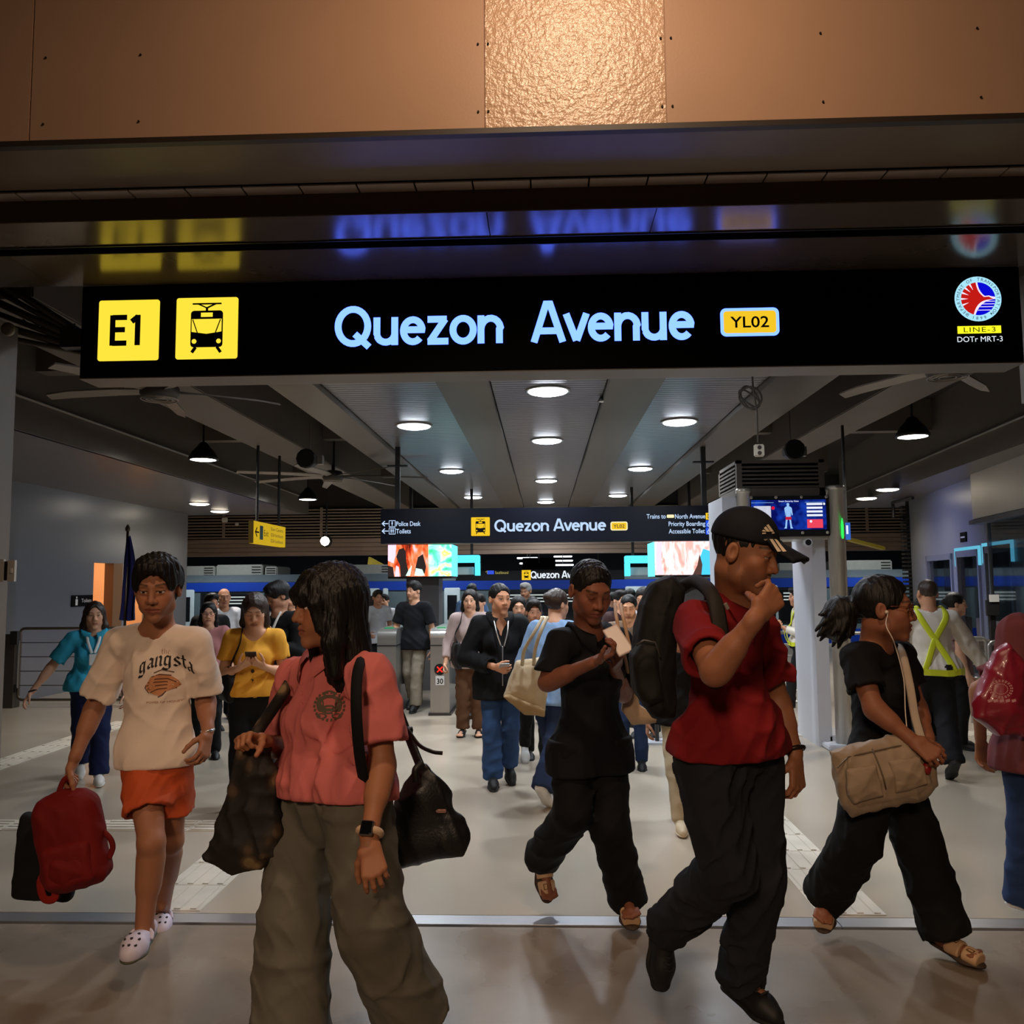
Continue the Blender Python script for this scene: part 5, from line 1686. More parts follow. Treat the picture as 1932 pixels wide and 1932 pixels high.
shapes('picture_white', [R_([(.42, .02), (.44, .26), (.54, .22), (.58, .02)]), R_([(.28, .02), (.33, .22), (.38, .35), (.36, .15), (.35, .02)])], O, EX, EZ, EN, glow('screen_mint', (200, 250, 220), 1.5), t, .011)
box('side_face', (x1, YC + .01, z0), (x1 + .012, YC + .74, z1), G_SIDE, t)
MB().box((W(764, 1100, YC)[0], YC + .12, 0), (W(826, 1100, YC)[0], YC + .6, z0 - .03)).build('column', M_COL, t)
t, x0, x1, z0, z1 = screen(1236, 1352, 1021, 1085, 'right bright advertising screen on a column, showing a pink portrait and blue sky')
O = V(x0, YC, z0)
w, h = x1 - x0, z1 - z0
shapes('picture_pink', [R_([(0, 0), (1, 0), (1, 1), (0, 1)])], O, EX, EZ, EN, art3, t, .006)
shapes('picture_sky', [R_([(.7, 0), (.72, .5), (.78, .78), (.9, .7), (1, .72), (1, 0)])], O, EX, EZ, EN, G_SKYB, t, .009)
shapes('picture_hair', [R_([(.6, 0), (.68, .28), (.72, .62), (.76, .3), (.74, .0)])], O, EX, EZ, EN, G_HAIR, t, .011)
shapes('picture_white', [R_([(.02, .02), (.03, .98), (.12, .98), (.1, .4), (.14, .02)])], O, EX, EZ, EN, G_PK, t, .009)
box('side_face', (x0 - .012, YC + .01, z0 - .02), (x0, YC + .74, z1), G_SIDE, t)
MB().box((x0 + .22, YC + .12, 0), (x1 - .18, YC + .6, z0 - .03)).build('column', M_COL, t)
light('SPOT', 'wall_tint_left', (-2.0, YC + .95, 1.9), (.4, .6, 1), 150, .2, (-7, 12.3, 1.5), math.radians(50), blend=.9)  # added blue spot behind the cabinet, tints the left wall
light('SPOT', 'wall_tint_right', (2.2, YC + .95, 1.9), (.25, .34, 1), 620, .2, (6.2, 12.9, 1.5), math.radians(56), blend=.8)  # added stronger blue spot, unseen, turns the right wall blue
# hanging lit frames behind the screens
for px0, px1, lb in ((758, 904, 'left'), (1181, 1320, 'right')):
    YP = 15.5
    a, b = W(px0, 1087, YP), W(px1, 1047, YP)
    t = thing('lit_portal', 'glowing cyan gate frame partly hidden behind the %s screen' % lb, 'light', (a + b) / 2)
    th = W(1000, 1047, YP)[2] - W(1000, 1061, YP)[2]
    MB().box((a[0], YP, b[2] - th), (b[0], YP + .3, b[2]), .01).build('top_bar', G_CYAN, t)
    for x in (a[0], b[0] - th * .6):
        MB().box((x, YP, a[2]), (x + th * .6, YP + .3, b[2] - th)).build('side_bar', G_CYAN, t)
    MB().box((a[0] + .1, YP + .1, a[2] + .02), (b[0] - .12, YP + .28, a[2] + .16)).build('cross_unit', mat('unit_pale', (160, 178, 180), .4), t)
    for x in (a[0] + .12, b[0] - .17):
        MB().box((x, YP + .1, b[2]), (x + .05, YP + .15, 3.95)).build('hanger', M_HOOD, t)
# yellow beam tips
for px, py, lb in ((705, 1060, 'left'), (1625, 1022, 'right')):
    p = W(px, py, 16.5)
    o = MB().poly([p + V(-.12, 0, -.05), p + V(.17, 0, -.05), p + V(-.1, 0, .1)] if lb == 'left' else [p + V(-.2, 0, .08), p + V(.45, 0, -.1), p + V(.45, 0, -.16), p + V(-.2, 0, .02)], V(0, .2, 0)).build('yellow_beam', mat('beam_yellow', (190, 172, 60), .5))
    tag(o, 'end of a yellow painted beam seen on the %s below the far louvres' % lb, 'beam')
# ---------------------------------------------------------------- ticket gates
M_STEEL = mat('gate_steel', (158, 156, 152), .3, metal=.75, var=.06, scale=5, stretch=(1, 1, .2))
M_STEELD = mat('gate_dark', (34, 33, 33), .4)
G_X = glow('red_cross', (255, 40, 30), 2.0)
M_PLATE = mat('number_plate', (214, 214, 212), .5)
def gate(px, num, lab, lit=True):
    y = 10.0
    x = W(px, 1300, y)[0]
    t = thing('ticket_gate', lab, 'ticket gate', (x, y, 0), 'row of steel ticket gates')
    w = .112
    pr = [(y + 1.5, .02), (y, .02), (y, .90), *[(y + .10 - .10 * math.cos(math.radians(q)), .90 + .10 * math.sin(math.radians(q))) for q in (15, 30, 45, 60, 75, 90)], (y + 1.5, 1.0)]
    MB().poly([(x - w, a, b) for a, b in pr], V(2 * w, 0, 0)).build('cabinet', M_STEEL, t)
    box('base_plate', (x - w - .02, y - .02, 0), (x + w + .02, y + 1.52, .03), M_STEELD, t)
    box('top_band', (x - w - .004, y - .004, .80), (x + w + .004, y + 1.5, .815), M_STEELD, t)
    if lit:
        MB().lathe([(.066, 0), (.066, -.008)], (x, y, .53), 24, 1).build('signal_disc', M_BLACK, t)
        mb = MB()
        strokes_mb(mb, [[(-.5, -.5), (.5, .5)], [(-.5, .5), (.5, -.5)]], .11, V(x, y - .008, .53), EX, EZ, .062, EN, .004)
        mb.build('red_cross', G_X, t)
    if num:
        plate('number_plate', V(x, y, .40), EX, EZ, EN, -.05, -.05, .05, .055, M_PLATE, t)
        text('lettering', num, V(x, y - .004, .365), EX, EZ, EN, .085, M_INK, t, 'CENTER', .02, width=.075)
    MB().poly([(x + w, y + .55, .3), (x + w, y + .95, .3), (x + w, y + .95, .85), (x + w, y + .62, .85)], V(.17, 0, 0)).build('flap', mat('gate_flap', (120, 128, 132), .1, metal=.2), t)
    box('reader', (x - .05, y + .12, 1.0), (x + .05, y + .25, 1.012), mat('reader_green', (40, 150, 90), .3, emit=.08), t)
gate(729, None, 'steel ticket gate with lit green reader, farthest left of the row', False)
gate(830, '30', 'steel ticket gate with a red cross light and the number 30 on its end')
gate(933, None, 'steel ticket gate hidden behind the woman in the black jacket')
gate(1036, None, 'steel ticket gate behind the woman in the light blue hoodie')
gate(1140, None, 'steel ticket gate behind the woman with the phone')
# ---------------------------------------------------------------- security scanner arch
sg = thing('security_arch', 'walk-through security scanner arch with a screen and a louvred box on top', 'scanner', (2.3, 8, 0))
YG = 8.0
gx = lambda px, y=YG: W(px, 1100, y)[0]
gz = lambda py, y=YG: W(1480, py, y)[2]
M_PILL = mat('arch_silver', (196, 190, 180), .3, metal=.6, var=.05, scale=3)
M_PILW = mat('arch_white', (190, 192, 200), .4)
M_ARCH = mat('arch_grey', (92, 84, 76), .45, metal=.3)
xc = gx(1582)
MB().lathe([(.078, 0), (.078, gz(926)), (.085, gz(926)), (.085, gz(918))], (xc, YG, 0), 20).build('post', M_PILL, sg, True)
xl = gx(1408)
MB().lathe([(.066, 0), (.066, gz(930)), (.072, gz(930)), (.072, gz(922))], (xl, YG, 0), 20).build('post', M_PILL, sg, True)
MB().box((gx(1541), YG + .1, 0), (gx(1566), YG + .75, gz(1010))).build('side_panel', M_PILW, sg)
MB().box((gx(1370), YG + .08, 0), (gx(1403), YG + .75, gz(935))).build('side_panel', M_PILW, sg)
x0, x1, z0, z1 = gx(1395), gx(1562), gz(935), gz(868)
tb = MB().box((x0, YG - .02, z0), (x1, YG + .8, z0 + .07)).box((x0, YG - .02, z1 - .03), (x1, YG + .8, z1)).box((x0, YG - .02, z0), (x0 + .05, YG + .03, z1)).box((x1 - .05, YG - .02, z0), (x1, YG + .03, z1)).box((x0, YG + .75, z0), (x0 + .05, YG + .8, z1)).build('louvre_box', M_ARCH, sg)
MB().box((x0 + .03, YG + .06, z0 + .02), (x1 - .03, YG + .7, z1 - .02)).build('box_core', M_BLACK, tb)
for i in range(6):
    z = z0 + .075 + i * (z1 - z0 - .11) / 6
    MB().box((x0 + .045, YG - .01, z), (x1 - .045, YG + .03, z + .018)).build('louvre', M_ARCH, tb)
    MB().box((x0, YG + .05, z), (x0 + .02, YG + .74, z + .018)).build('louvre', M_ARCH, tb)
a, b = V(gx(1416), YG - .04, gz(1012)), V(gx(1568), YG + .02, gz(936))
sc2 = box('screen_frame', a, b, M_BLACK, sg, .006)
a2, b2 = V(gx(1420), YG - .046, gz(1000)), V(gx(1561), YG - .04, gz(944))
m = glow('screen_navy', (12, 24, 120), 1.0)
nt = m.node_tree
t_ = nt.nodes.new('ShaderNodeTexCoord')
n_ = nt.nodes.new('ShaderNodeTexNoise')
n_.inputs['Scale'].default_value = 9
r_ = nt.nodes.new('ShaderNodeValToRGB')
r_.color_ramp.elements[0].color, r_.color_ramp.elements[1].color = (*lin((8, 16, 92)), 1), (*lin((24, 66, 190)), 1)
r_.color_ramp.elements[0].position, r_.color_ramp.elements[1].position = .4, .7
nt.links.new(t_.outputs['Object'], n_.inputs['Vector'])
nt.links.new(n_.outputs[0], r_.inputs[0])
nt.links.new(r_.outputs[0], nt.nodes['Emission'].inputs[0])
pic = box('display', a2, b2, m, sg)
O = V(a2[0], YG - .046, a2[2])
w, h = b2[0] - a2[0], b2[2] - a2[2]
Q = lambda pts: [(x * w, z * h) for x, z in pts]
RC = lambda x0, z0, x1, z1: Q([(x0, z0), (x1, z0), (x1, z1), (x0, z1)])
G_LT = glow('screen_white', (236, 240, 255), 1.0)
G_BODY = glow('screen_body', (150, 196, 246), 1.0)
G_RD = glow('screen_red', (238, 70, 92), 1.0)
text('screen_title', 'Smart Security Gate', O + EX * w * .5 + EZ * h * .93, EX, EZ, EN, .02, G_LT, pic, 'CENTER', .01, width=w * .27)
fig = [(.45, .50), (.44, .72), (.455, .76), (.475, .78), (.475, .82)] + [(.49 + .018 * math.cos(math.radians(q)), .85 + .045 * math.sin(math.radians(q))) for q in range(200, -30, -30)] + [(.505, .82), (.505, .78), (.525, .76), (.54, .72), (.55, .50), (.535, .47), (.525, .62), (.52, .42), (.535, .1), (.55, .04), (.515, .04), (.505, .3), (.49, .36), (.475, .3), (.465, .04), (.43, .04), (.445, .1), (.46, .42), (.455, .62), (.445, .47)]
shapes('screen_figure', [Q(fig)], O, EX, EZ, EN, G_BODY, pic, .002)
shapes('screen_shorts', [RC(.453, .33, .53, .43)], O, EX, EZ, EN, glow('screen_shorts', (190, 30, 60), 1.0), pic, .0035)
shapes('screen_hand', [Q([(.29 + .022 * math.cos(q), .73 + .06 * math.sin(q)) for q in np.linspace(0, 6.28, 9)[:-1]])], O, EX, EZ, EN, glow('screen_hot_red', (230, 20, 50), 1.0), pic, .002)
shapes('screen_bar', [RC(.74, .815 - i * .125, .95, .885 - i * .125) for i in range(4)] + [Q([(.975 + .015 * math.cos(q), .85 + .04 * math.sin(q)) for q in np.linspace(0, 6.28, 9)[:-1]])], O, EX, EZ, EN, G_LT, pic, .002)
shapes('screen_alert', [RC(.74, .05, .95, .34)], O, EX, EZ, EN, G_RD, pic, .002)
shapes('screen_alert_dot', [Q([(.79 + .018 * math.cos(q), .27 + .045 * math.sin(q)) for q in np.linspace(0, 6.28, 9)[:-1]])], O, EX, EZ, EN, G_LT, pic, .0035)
shapes('screen_photo', [RC(.03, .25, .26, .8)], O, EX, EZ, EN, grad_screen('screen_photo', [(.0, (60, 60, 90)), (.5, (200, 205, 225)), (1, (245, 245, 255))], 8, .9, 8), pic, .002)
shapes('screen_rule', [RC(.0, .905, .3, .915), RC(.72, .905, .98, .915)], O, EX, EZ, EN, G_BODY, pic, .002)
bl = MB()
for px in (1420, 1467, 1515, 1562):
    for py in (939, 1006):
        bl.lathe([(.014, 0), (.014, -.012), (.008, -.016)], (gx(px), YG - .04, gz(py)), 10, 1)
bl.build('bolt', M_PILL, sc2)
MB().box((gx(1400), YG - .02, gz(1018)), (gx(1566), YG + .5, gz(1011))).build('cross_rail', M_PILL, sg)
cm = MB().lathe([(.03, 0), (.035, -.06), (.045, -.1), (.04, -.12), (.03, -.121), (.025, -.11)], (gx(1527), YG + .1, gz(1024)), 16, 1).build('camera', M_PILW, sg, True)
MB().lathe([(.028, -.112), (.028, -.118)], (gx(1527), YG + .1, gz(1024)), 16, 1).build('camera_lens', M_BLACK, cm)
MB().lathe([(.008, 0), (.012, .03), (.012, .13), (.003, .19)], (xc + .03, YG - .075, gz(1018)), 8).build('green_light', glow('green_led', (40, 230, 80), 1.6), sg, True)
struct_y = MB().box((gx(1545), YG - .12, 0), (gx(1612), YG + .9, .05), .01).build('base', M_PILW, sg)
MB().box((gx(1560), YG + .1, 0), (gx(1600), YG + .8, .1), .01).build('base', M_PILW, sg)
o = thing('blue_sign', 'small blue sign with a white symbol beside the scanner arch', 'sign', W(1598, 1000, 9.4))
a, b = W(1592, 1018, 9.4), W(1604, 986, 9.4)
box('board', a, b + V(0, .05, 0), glow('glow_sign_blue', (60, 110, 210), .8), o)
box('symbol', V((a[0] + b[0]) / 2 - .008, a[1] - .006, a[2] + .06), V((a[0] + b[0]) / 2 + .012, a[1], b[2] - .03), G_LT, o)
box('hanger', V((a[0] + b[0]) / 2 - .012, a[1], b[2]), V((a[0] + b[0]) / 2 + .012, a[1] + .03, 3.9), M_HOOD, o)

# ---------------------------------------------------------------- railings
def rail_panel(name, lab, p0, p1, z0, z1, bars, m=M_STEEL, r=.06, br=.006, tr_=.018):
    """rounded tube frame with thin bars from ground point p0 to p1"""
    p0, p1 = V(*p0, 0), V(*p1, 0)
    d = nrm(p1 - p0)
    t = thing(name, lab, 'railing', (p0 + p1) / 2)
    L = np.linalg.norm(p1 - p0)
    pts = [(r + (L - 2 * r) * 0, z0)] + [(L - r, z0)] + arc(L - r, z0 + r, r, r, 270, 360, 4)[1:] + arc(L - r, z1 - r, r, r, 0, 90, 4) + arc(r, z1 - r, r, r, 90, 180, 4) + arc(r, z0 + r, r, r, 180, 262, 4)
    MB().tube([p0 + d * a + V(0, 0, b) for a, b in pts], tr_, 8, closed=True).build('frame', m, t, True)
    for i in range(bars):
        z = z0 + (z1 - z0) * (i + 1) / (bars + 1)
        MB().tube([p0 + d * tr_ + V(0, 0, z), p0 + d * (L - tr_) + V(0, 0, z)], br, 6).build('bar', m, t, True)
    return t, p0, p1, d
a, b = W(34, 1300, 10.7), W(245, 1300, 10.7)
M_RAILD = mat('rail_bronze', (104, 94, 84), .3, metal=.7)
t, p0, p1, d = rail_panel('swing_gate', 'bronze tube swing gate with thin bars by the left wall', a[:2], b[:2], .10, 1.0, 4, M_RAILD)
x = W(20, 1250, 10.7)[0]
box('gate_post', (x - .075, 10.65, 0), (x + .075, 10.8, .93), mat('gate_post', (62, 54, 46), .5), t)
MB().box((x + .03, 10.62, .8), (x + .12, 10.7, .97)).box((x + .07, 10.66, .2), (x + .1, 10.7, .3)).build('hinge', M_STEELD, t)
MB().tube([(x + .11, 10.68, .25), (x + .11, 10.68, .85)], .012, 6).build('hinge_rod', M_STEEL, t)
for a, b, y, lb in (((1466), (1538), 10.6, 'bright steel railing with bars behind the guard facing left'), ((1604), (1680), 10.4, 'steel railing with bars between the arch and the woman in the black tee'), ((1830), (1862), 9.4, 'short steel railing end beside the guard with the reflective straps'), ((1868), (1990), 8.8, 'steel railing in front of the ticket booth on the right')):
    pa, pb = W(a, 1250, y), W(b, 1250, y)
    t, *_ = rail_panel('railing', lb, pa[:2], pb[:2], .06, .9, 5, M_STEEL, .05, .008, .02)
    for q in (pa, pb):
        MB().tube([(q[0], q[1], 0), (q[0], q[1], .1)], .018, 8).build('foot', M_STEEL, t)
st = thing('stanchion', 'small dark post on a grey base plate, between the phone woman and the backpack', 'post', G(1242, 1400))
p = G(1240, 1402)
MB().box(p + V(-.12, -.1, 0), p + V(.12, .14, .02)).build('base', M_PILW, st)
MB().tube([p, p + V(0, 0, .5)], .02, 8).build('post', M_STEELD, st)
# monitor in front of the booth
mo = thing('computer_monitor', 'black computer monitor on a small desk behind the right railing', 'monitor', W(1872, 1160, 8.9))
a, b = W(1863, 1162, 9.7), W(1886, 1132, 9.7)
box('screen', a, b + V(0, .04, 0), M_BLACK, mo, .006)
box('paper', V(a[0] + .03, a[1] - .01, b[2] - .02), V(b[0] - .01, a[1], b[2] + .06), M_PLATE, mo)
box('stand', V((a[0] + b[0]) / 2 - .03, a[1] + .02, .85), V((a[0] + b[0]) / 2 + .03, a[1] + .06, a[2] + .02), M_BLACK, mo)
box('desk_top', V(a[0] - .15, a[1] - .08, .80), V(b[0] + .12, a[1] + .25, .85), M_ARCH, mo)
box('desk_leg', V(a[0] - .02, a[1] + .0, 0), V(b[0] + .02, a[1] + .2, .80), M_ARCH, mo)

# ---------------------------------------------------------------- things hanging from the ceiling
def fan(c, R, lab, n=7, ang=0.0, hub=True):
    t = thing('ceiling_fan', lab, 'fan', c, 'large ceiling fans')
    M_FAN = mat('fan_grey', (132, 124, 116), .45, metal=.3)
    h = MB().lathe([(.02, .12), (.12, .10), (.15, .05), (.15, 0), (.13, -.03), (.02, -.035)], c, 24).build('hub', mat('fan_hub', (70, 64, 58), .45), t, True)
    mb = MB()
    for r in (.06, .1, .14):
        mb.tube([V(*c) + V(r * math.cos(q), r * math.sin(q), -.04) for q in np.linspace(0, 6.283, 20)[:-1]], .005, 5, closed=True)
    mb.build('grille_ring', mat('grille_wire', (150, 142, 132), .4, metal=.5), h)
    for i in range(n):
        q = ang + 2 * math.pi * i / n
        d, s = V(math.cos(q), math.sin(q), 0), V(-math.sin(q), math.cos(q), 0)
        P = []
        for r, wd_, zz in ((.12, .035, .03), (.35, .055, .035), (.75, .06, .03), (R, .035, .015)):
            P.append((V(*c) + d * r + V(0, 0, zz), wd_))
        vs, fs = [], []
        for p_, w_ in P:
            for sg_, dz in ((-1, -.012), (1, .012)):
                for th_ in (-.006, .006):
                    vs.append(p_ + s * sg_ * w_ + V(0, 0, dz + th_))
        for j in range(len(P) - 1):
            b_ = j * 4
            fs += [(b_, b_ + 2, b_ + 6, b_ + 4), (b_ + 1, b_ + 5, b_ + 7, b_ + 3), (b_, b_ + 4, b_ + 5, b_ + 1), (b_ + 2, b_ + 3, b_ + 7, b_ + 6)]
        fs += [(0, 1, 3, 2), (12, 14, 15, 13)]
        link('blade', vs, fs, M_FAN, t)
    MB().tube([V(*c) + V(0, 0, .1), V(c[0], c[1], 3.95)], .025, 8).build('rod', M_HOOD, t)
fan((-3.02, 12.0, 3.05), 1.35, 'large ceiling fan with long thin blades left of the slatted ceiling', 7, .12)
fan((-3.05, 6.55, 3.05), .95, 'large ceiling fan half hidden behind the left end of the station sign', 5, .55)
fan((2.98, 6.25, 3.05), .95, 'large ceiling fan half hidden behind the right end of the station sign', 5, 2.1)
M_SPK = mat('speaker_black', (14, 13, 13), .5)
for p, lb in ((W(583, 868, 9.6), 'left'), (W(1493, 852, 9.2), 'right')):
    t = thing('loudspeaker', 'black round horn loudspeaker hanging on the %s side of the ceiling' % lb, 'speaker', p)
    MB().lathe([(.1, -.14), (.115, -.13), (.1, .0), (.07, .12), (.03, .14)], p, 12, 1).build('horn', M_SPK, t)
    MB().box(p + V(.1, -.02, -.05), p + V(.16, .06, .05)).build('bracket', M_PIPE, t)
    MB().tube([p + V(0, .03, .1), (p[0], p[1] + .03, 3.95)], .008, 6).build('rod', M_PIPE, t)
# coiled cable with socket box
p = W(1416, 750, 7.2)
t = thing('hanging_cable', 'coiled grey cable with a white socket box hanging beside the right ceiling beam', 'cable', p)
mb = MB()
for k_, (rx, rz, ph) in enumerate(((.105, .09, 0), (.085, .10, .4), (.095, .075, .8))):
    mb.tube([p + V(rx * math.cos(q + ph) * .9, .02 * k_ + .01 * math.sin(3 * q), rz * math.sin(q)) for q in np.linspace(0, 6.283, 26)[:-1]], .0085, 6, closed=True)
mb.tube([W(1418, 705, 7.2) + V(0, 0, .15), W(1421, 735, 7.2), W(1428, 775, 7.2), W(1430, 835, 7.2)], .008, 6)
mb.build('cable_loop', mat('cable_grey', (92, 86, 80), .5), t, True)
b0 = W(1432, 850, 7.2)
sb = MB().box(b0 + V(-.042, -.02, -.052), b0 + V(.042, .02, .052), .008).build('socket_box', mat('socket_white', (206, 196, 176), .45), t)
MB().lathe([(.018, -.021), (.018, -.024)], b0 + V(0, 0, .024), 12, 1).lathe([(.018, -.021), (.018, -.024)], b0 + V(0, 0, -.024), 12, 1).build('socket', mat('socket_dark', (60, 50, 42), .5), sb)
p = W(1138, 752, 7.9)
t = thing('small_lamp', 'small dark bell lamp hanging in front of the middle ceiling bay', 'lamp', p)
MB().lathe([(.055, -.03), (.04, 0), (.018, .035), (.012, .06)], p, 16).build('shade', M_HOOD, t, True)
MB().lathe([(.05, -.03), (.01, -.034)], p, 16).build('lens', M_PLATE, t, True)
MB().tube([p + V(0, 0, .05), (p[0], p[1], 3.3)], .006, 6).build('cord', M_HOOD, t)
# tray of conduits at the upper left
t = thing('conduit_rack', 'bundle of grey conduits on a rack above the left end of the sign', 'pipes', W(70, 580, 5.0))
for i in range(6):
    A_, B_ = W(-40, 506 + i * 24, 4.65), W(158, 632 + i * 7, 4.72)
    MB().tube([A_, B_], .016 if i % 2 else .022, 8).build('conduit', mat('conduit_dark', (78, 70, 58), .45, metal=.3), t, True)
MB().box(W(112, 655, 4.62), W(160, 620, 4.62) + V(0, .14, 0)).build('junction_box', M_STEELD, t)
mb = MB()
for q in range(3):
    a = W(40 + q * 18, 600 + 4 * q, 5.2)
    mb.tube([a, a + V(.06, 0, -.05), a + V(.14, 0, -.05), a + V(.2, .05, .0)], .006, 5)
mb.build('loose_wire', M_HOOD, t)
p = W(18, 622, 4.33)
MB().lathe([(.035, 0), (.035, -.02), (.012, -.024)], p, 16, 1).build('end_bracket', M_PIPE, t, True)
# yellow exit sign on the left
t = thing('exit_sign', 'hanging yellow exit sign with an arrow and direction lines on the left', 'sign', (-3.5, 10.6, 2.1))
y0, y1, z0, z1 = 10.0, 11.25, 2.03, 2.30
box('board', (-3.53, y0, z0), (-3.47, y1, z1), glow('sign_yellow', (226, 186, 40), .75), t)
box('end_face', (-3.53, y0 - .004, z0), (-3.47, y0, z1), mat('exit_side', (110, 88, 20), .5), t)
for y in (y0 + .2, y1 - .2):
    MB().tube([(-3.5, y, z1), (-3.5, y, 3.95)], .018, 6).build('rod', M_HOOD, t)
X_, N_ = V(0, 1, 0), V(1, 0, 0)
mb = MB()
strokes_mb(mb, [[(-.5, 0), (.5, 0)], [(-.08, .42), (-.5, 0), (-.08, -.42)]], .07, V(-3.47, y0 + .13, 2.17), X_, EZ, .13, N_, .003)
mb.build('arrow', M_INK, t)
plate('exit_symbol', V(-3.47, y0 + .28, 2.17), X_, EZ, N_, -.055, -.085, .055, .085, mat('exit_green', (24, 80, 84), .5), t)
text('lettering', 'Exit', V(-3.468, y0 + .36, 2.135), X_, EZ, N_, .11, M_INK, t, width=.17)
for i, s_ in enumerate(('Eton Centris', 'EDSA Northbound', 'EDSA Southbound')):
    text('lettering', s_, V(-3.468, y0 + .63, 2.22 - i * .075), X_, EZ, N_, .06, mat('ink_soft', (70, 66, 50), .6), t, width=.5)
# flag
t = thing('flag', 'dark blue flag drooping on a pole in front of the left wall', 'flag', (-5.6, 11.5, 0))
fp = W(241, 1002, 11.5)
MB().tube([(fp[0], 11.5, 0), fp], .018, 8).lathe([(.03, 0), (.035, .04), (.01, .09)], fp, 10).build('pole', mat('pole_dark', (60, 44, 30), .4), t, True)
vs, fs = [], []
for i in range(25):
    u = i / 24
    for j in range(13):
        v = j / 12
        wd_ = (.04 + .24 * u ** .8)
        vs.append((fp[0] + .01 + (v - .35) * wd_ * (1 + .2 * math.sin(5 * u)), 11.49 + .05 * math.sin(v * 14 + u * 3) * (.3 + u), fp[2] - .06 - u * 1.15 - .1 * v * (1 - v)))
        if i and j:
            a_ = i * 13 + j
            fs.append((a_ - 14, a_ - 13, a_, a_ - 1))
link('cloth', vs, fs, cloth('flag_navy', (16, 18, 74), .8), t, True)
box('flag_base', (fp[0] - .2, 11.3, 0), (fp[0] + .2, 11.7, .06), M_STEELD, t, .01)
t = thing('toilet_sign', 'small black sign with a white figure beside the lit doorway on the left', 'sign', (-6.99, 12.6, 1.3))
box('board', (-6.998, 12.35, 1.23), (-6.985, 12.93, 1.4), M_SIGN, t)
shapes('icon_figure', [[(-.03, -.06), (.03, -.06), (.03, .03), (-.03, .03)], [(x, z + .055) for x, z in arc(0, 0, .018, .018, 0, 360, 8)[:-1]]], V(-6.984, 12.47, 1.31), X_, EZ, N_, M_PLATE, t)
text('lettering', 'Toilets', V(-6.983, 12.6, 1.29), X_, EZ, N_, .08, M_PLATE, t, width=.28)
# ---------------------------------------------------------------- people in the foreground
BLK = cloth('cloth_black', (12, 12, 14))
BLK2 = cloth('cloth_black_blue', (13, 14, 20))
NEAR = (.008, .003, .0065)
def pix(J, **k):
    for n, v in k.items():
        J[n] = W(*v)
    return J
def soft(name, groups, h, m, parent, seed=3, amp=.004, wl=(.05, .15), kg=.01, post=None):
    P_, Q_ = mesh_sdf(groups, h, kg=kg, disp=wrinkles(seed, amp, wl) if amp else None, post=post)
    return link_np(name, P_, Q_, m, parent)
def axes(l, f=None, u=(0, 0, 1)):
    l = nrm(l)
    u = nrm(np.array(u, float) - l * np.dot(l, u))
    return np.array([l, np.cross(u, l), u])

# --- young man in the white tee with orange shorts
JA = pose(*W(297, 1430, 3.55)[:2], -90, 1.66, .5, pitch=-14)
pix(JA, hd=(297, 1112, 3.5), nk=(298, 1180, 3.58), sR=(224, 1212, 3.58), sL=(372, 1212, 3.58), hR=(270, 1440, 3.56), hL=(322, 1440, 3.58),
    eR=(180, 1332, 3.6), wR=(142, 1428, 3.5), eL=(388, 1322, 3.66), wL=(392, 1378, 3.56),
    kR=(286, 1590, 3.42), aR=(272, 1748, 3.42), tR=(243, 1790, 3.28), kL=(322, 1585, 3.62), aL=(306, 1715, 4.0), tL=(302, 1738, 3.86))
JA['face'] = V(.2, -.95, -.2)
JA['nR'] = (W(128, 1470, 3.5) - W(142, 1428, 3.5), V(1, .2, 0))
JA['nL'] = (W(385, 1420, 3.5) - W(392, 1378, 3.56), V(-1, .3, 0))
M_TEE = cloth('tee_white', (226, 206, 190), .85, .04)
M_ORANGE = cloth('shorts_orange', (186, 78, 38), .7, .1)
M_CLOG = mat('clog_lilac', (206, 196, 214), .5)
PA = person('young man in a white printed tee and orange shorts carrying a red bag', JA, dict(mat=M_TEE, sleeve='short', slen=.84, sr=.073, hem=.01, loose=.004, fold=.010, hip=.102), dict(kind='shorts', mat=M_ORANGE, r=(.084, .094, .094), len=.62, fold=.008, rise=.02, pr=.088),
            dict(kind='short', t=.02, line=.118, amp=.004), dict(kind='clog', mat=M_CLOG, sole=mat('clog_sole', (70, 72, 50), .6)), skin=(156, 104, 76), vox=NEAR, eyes=.7, hs=1.08, curl=(.45, .95), thumb=(.4, .3), wide=1.02, seed=4)
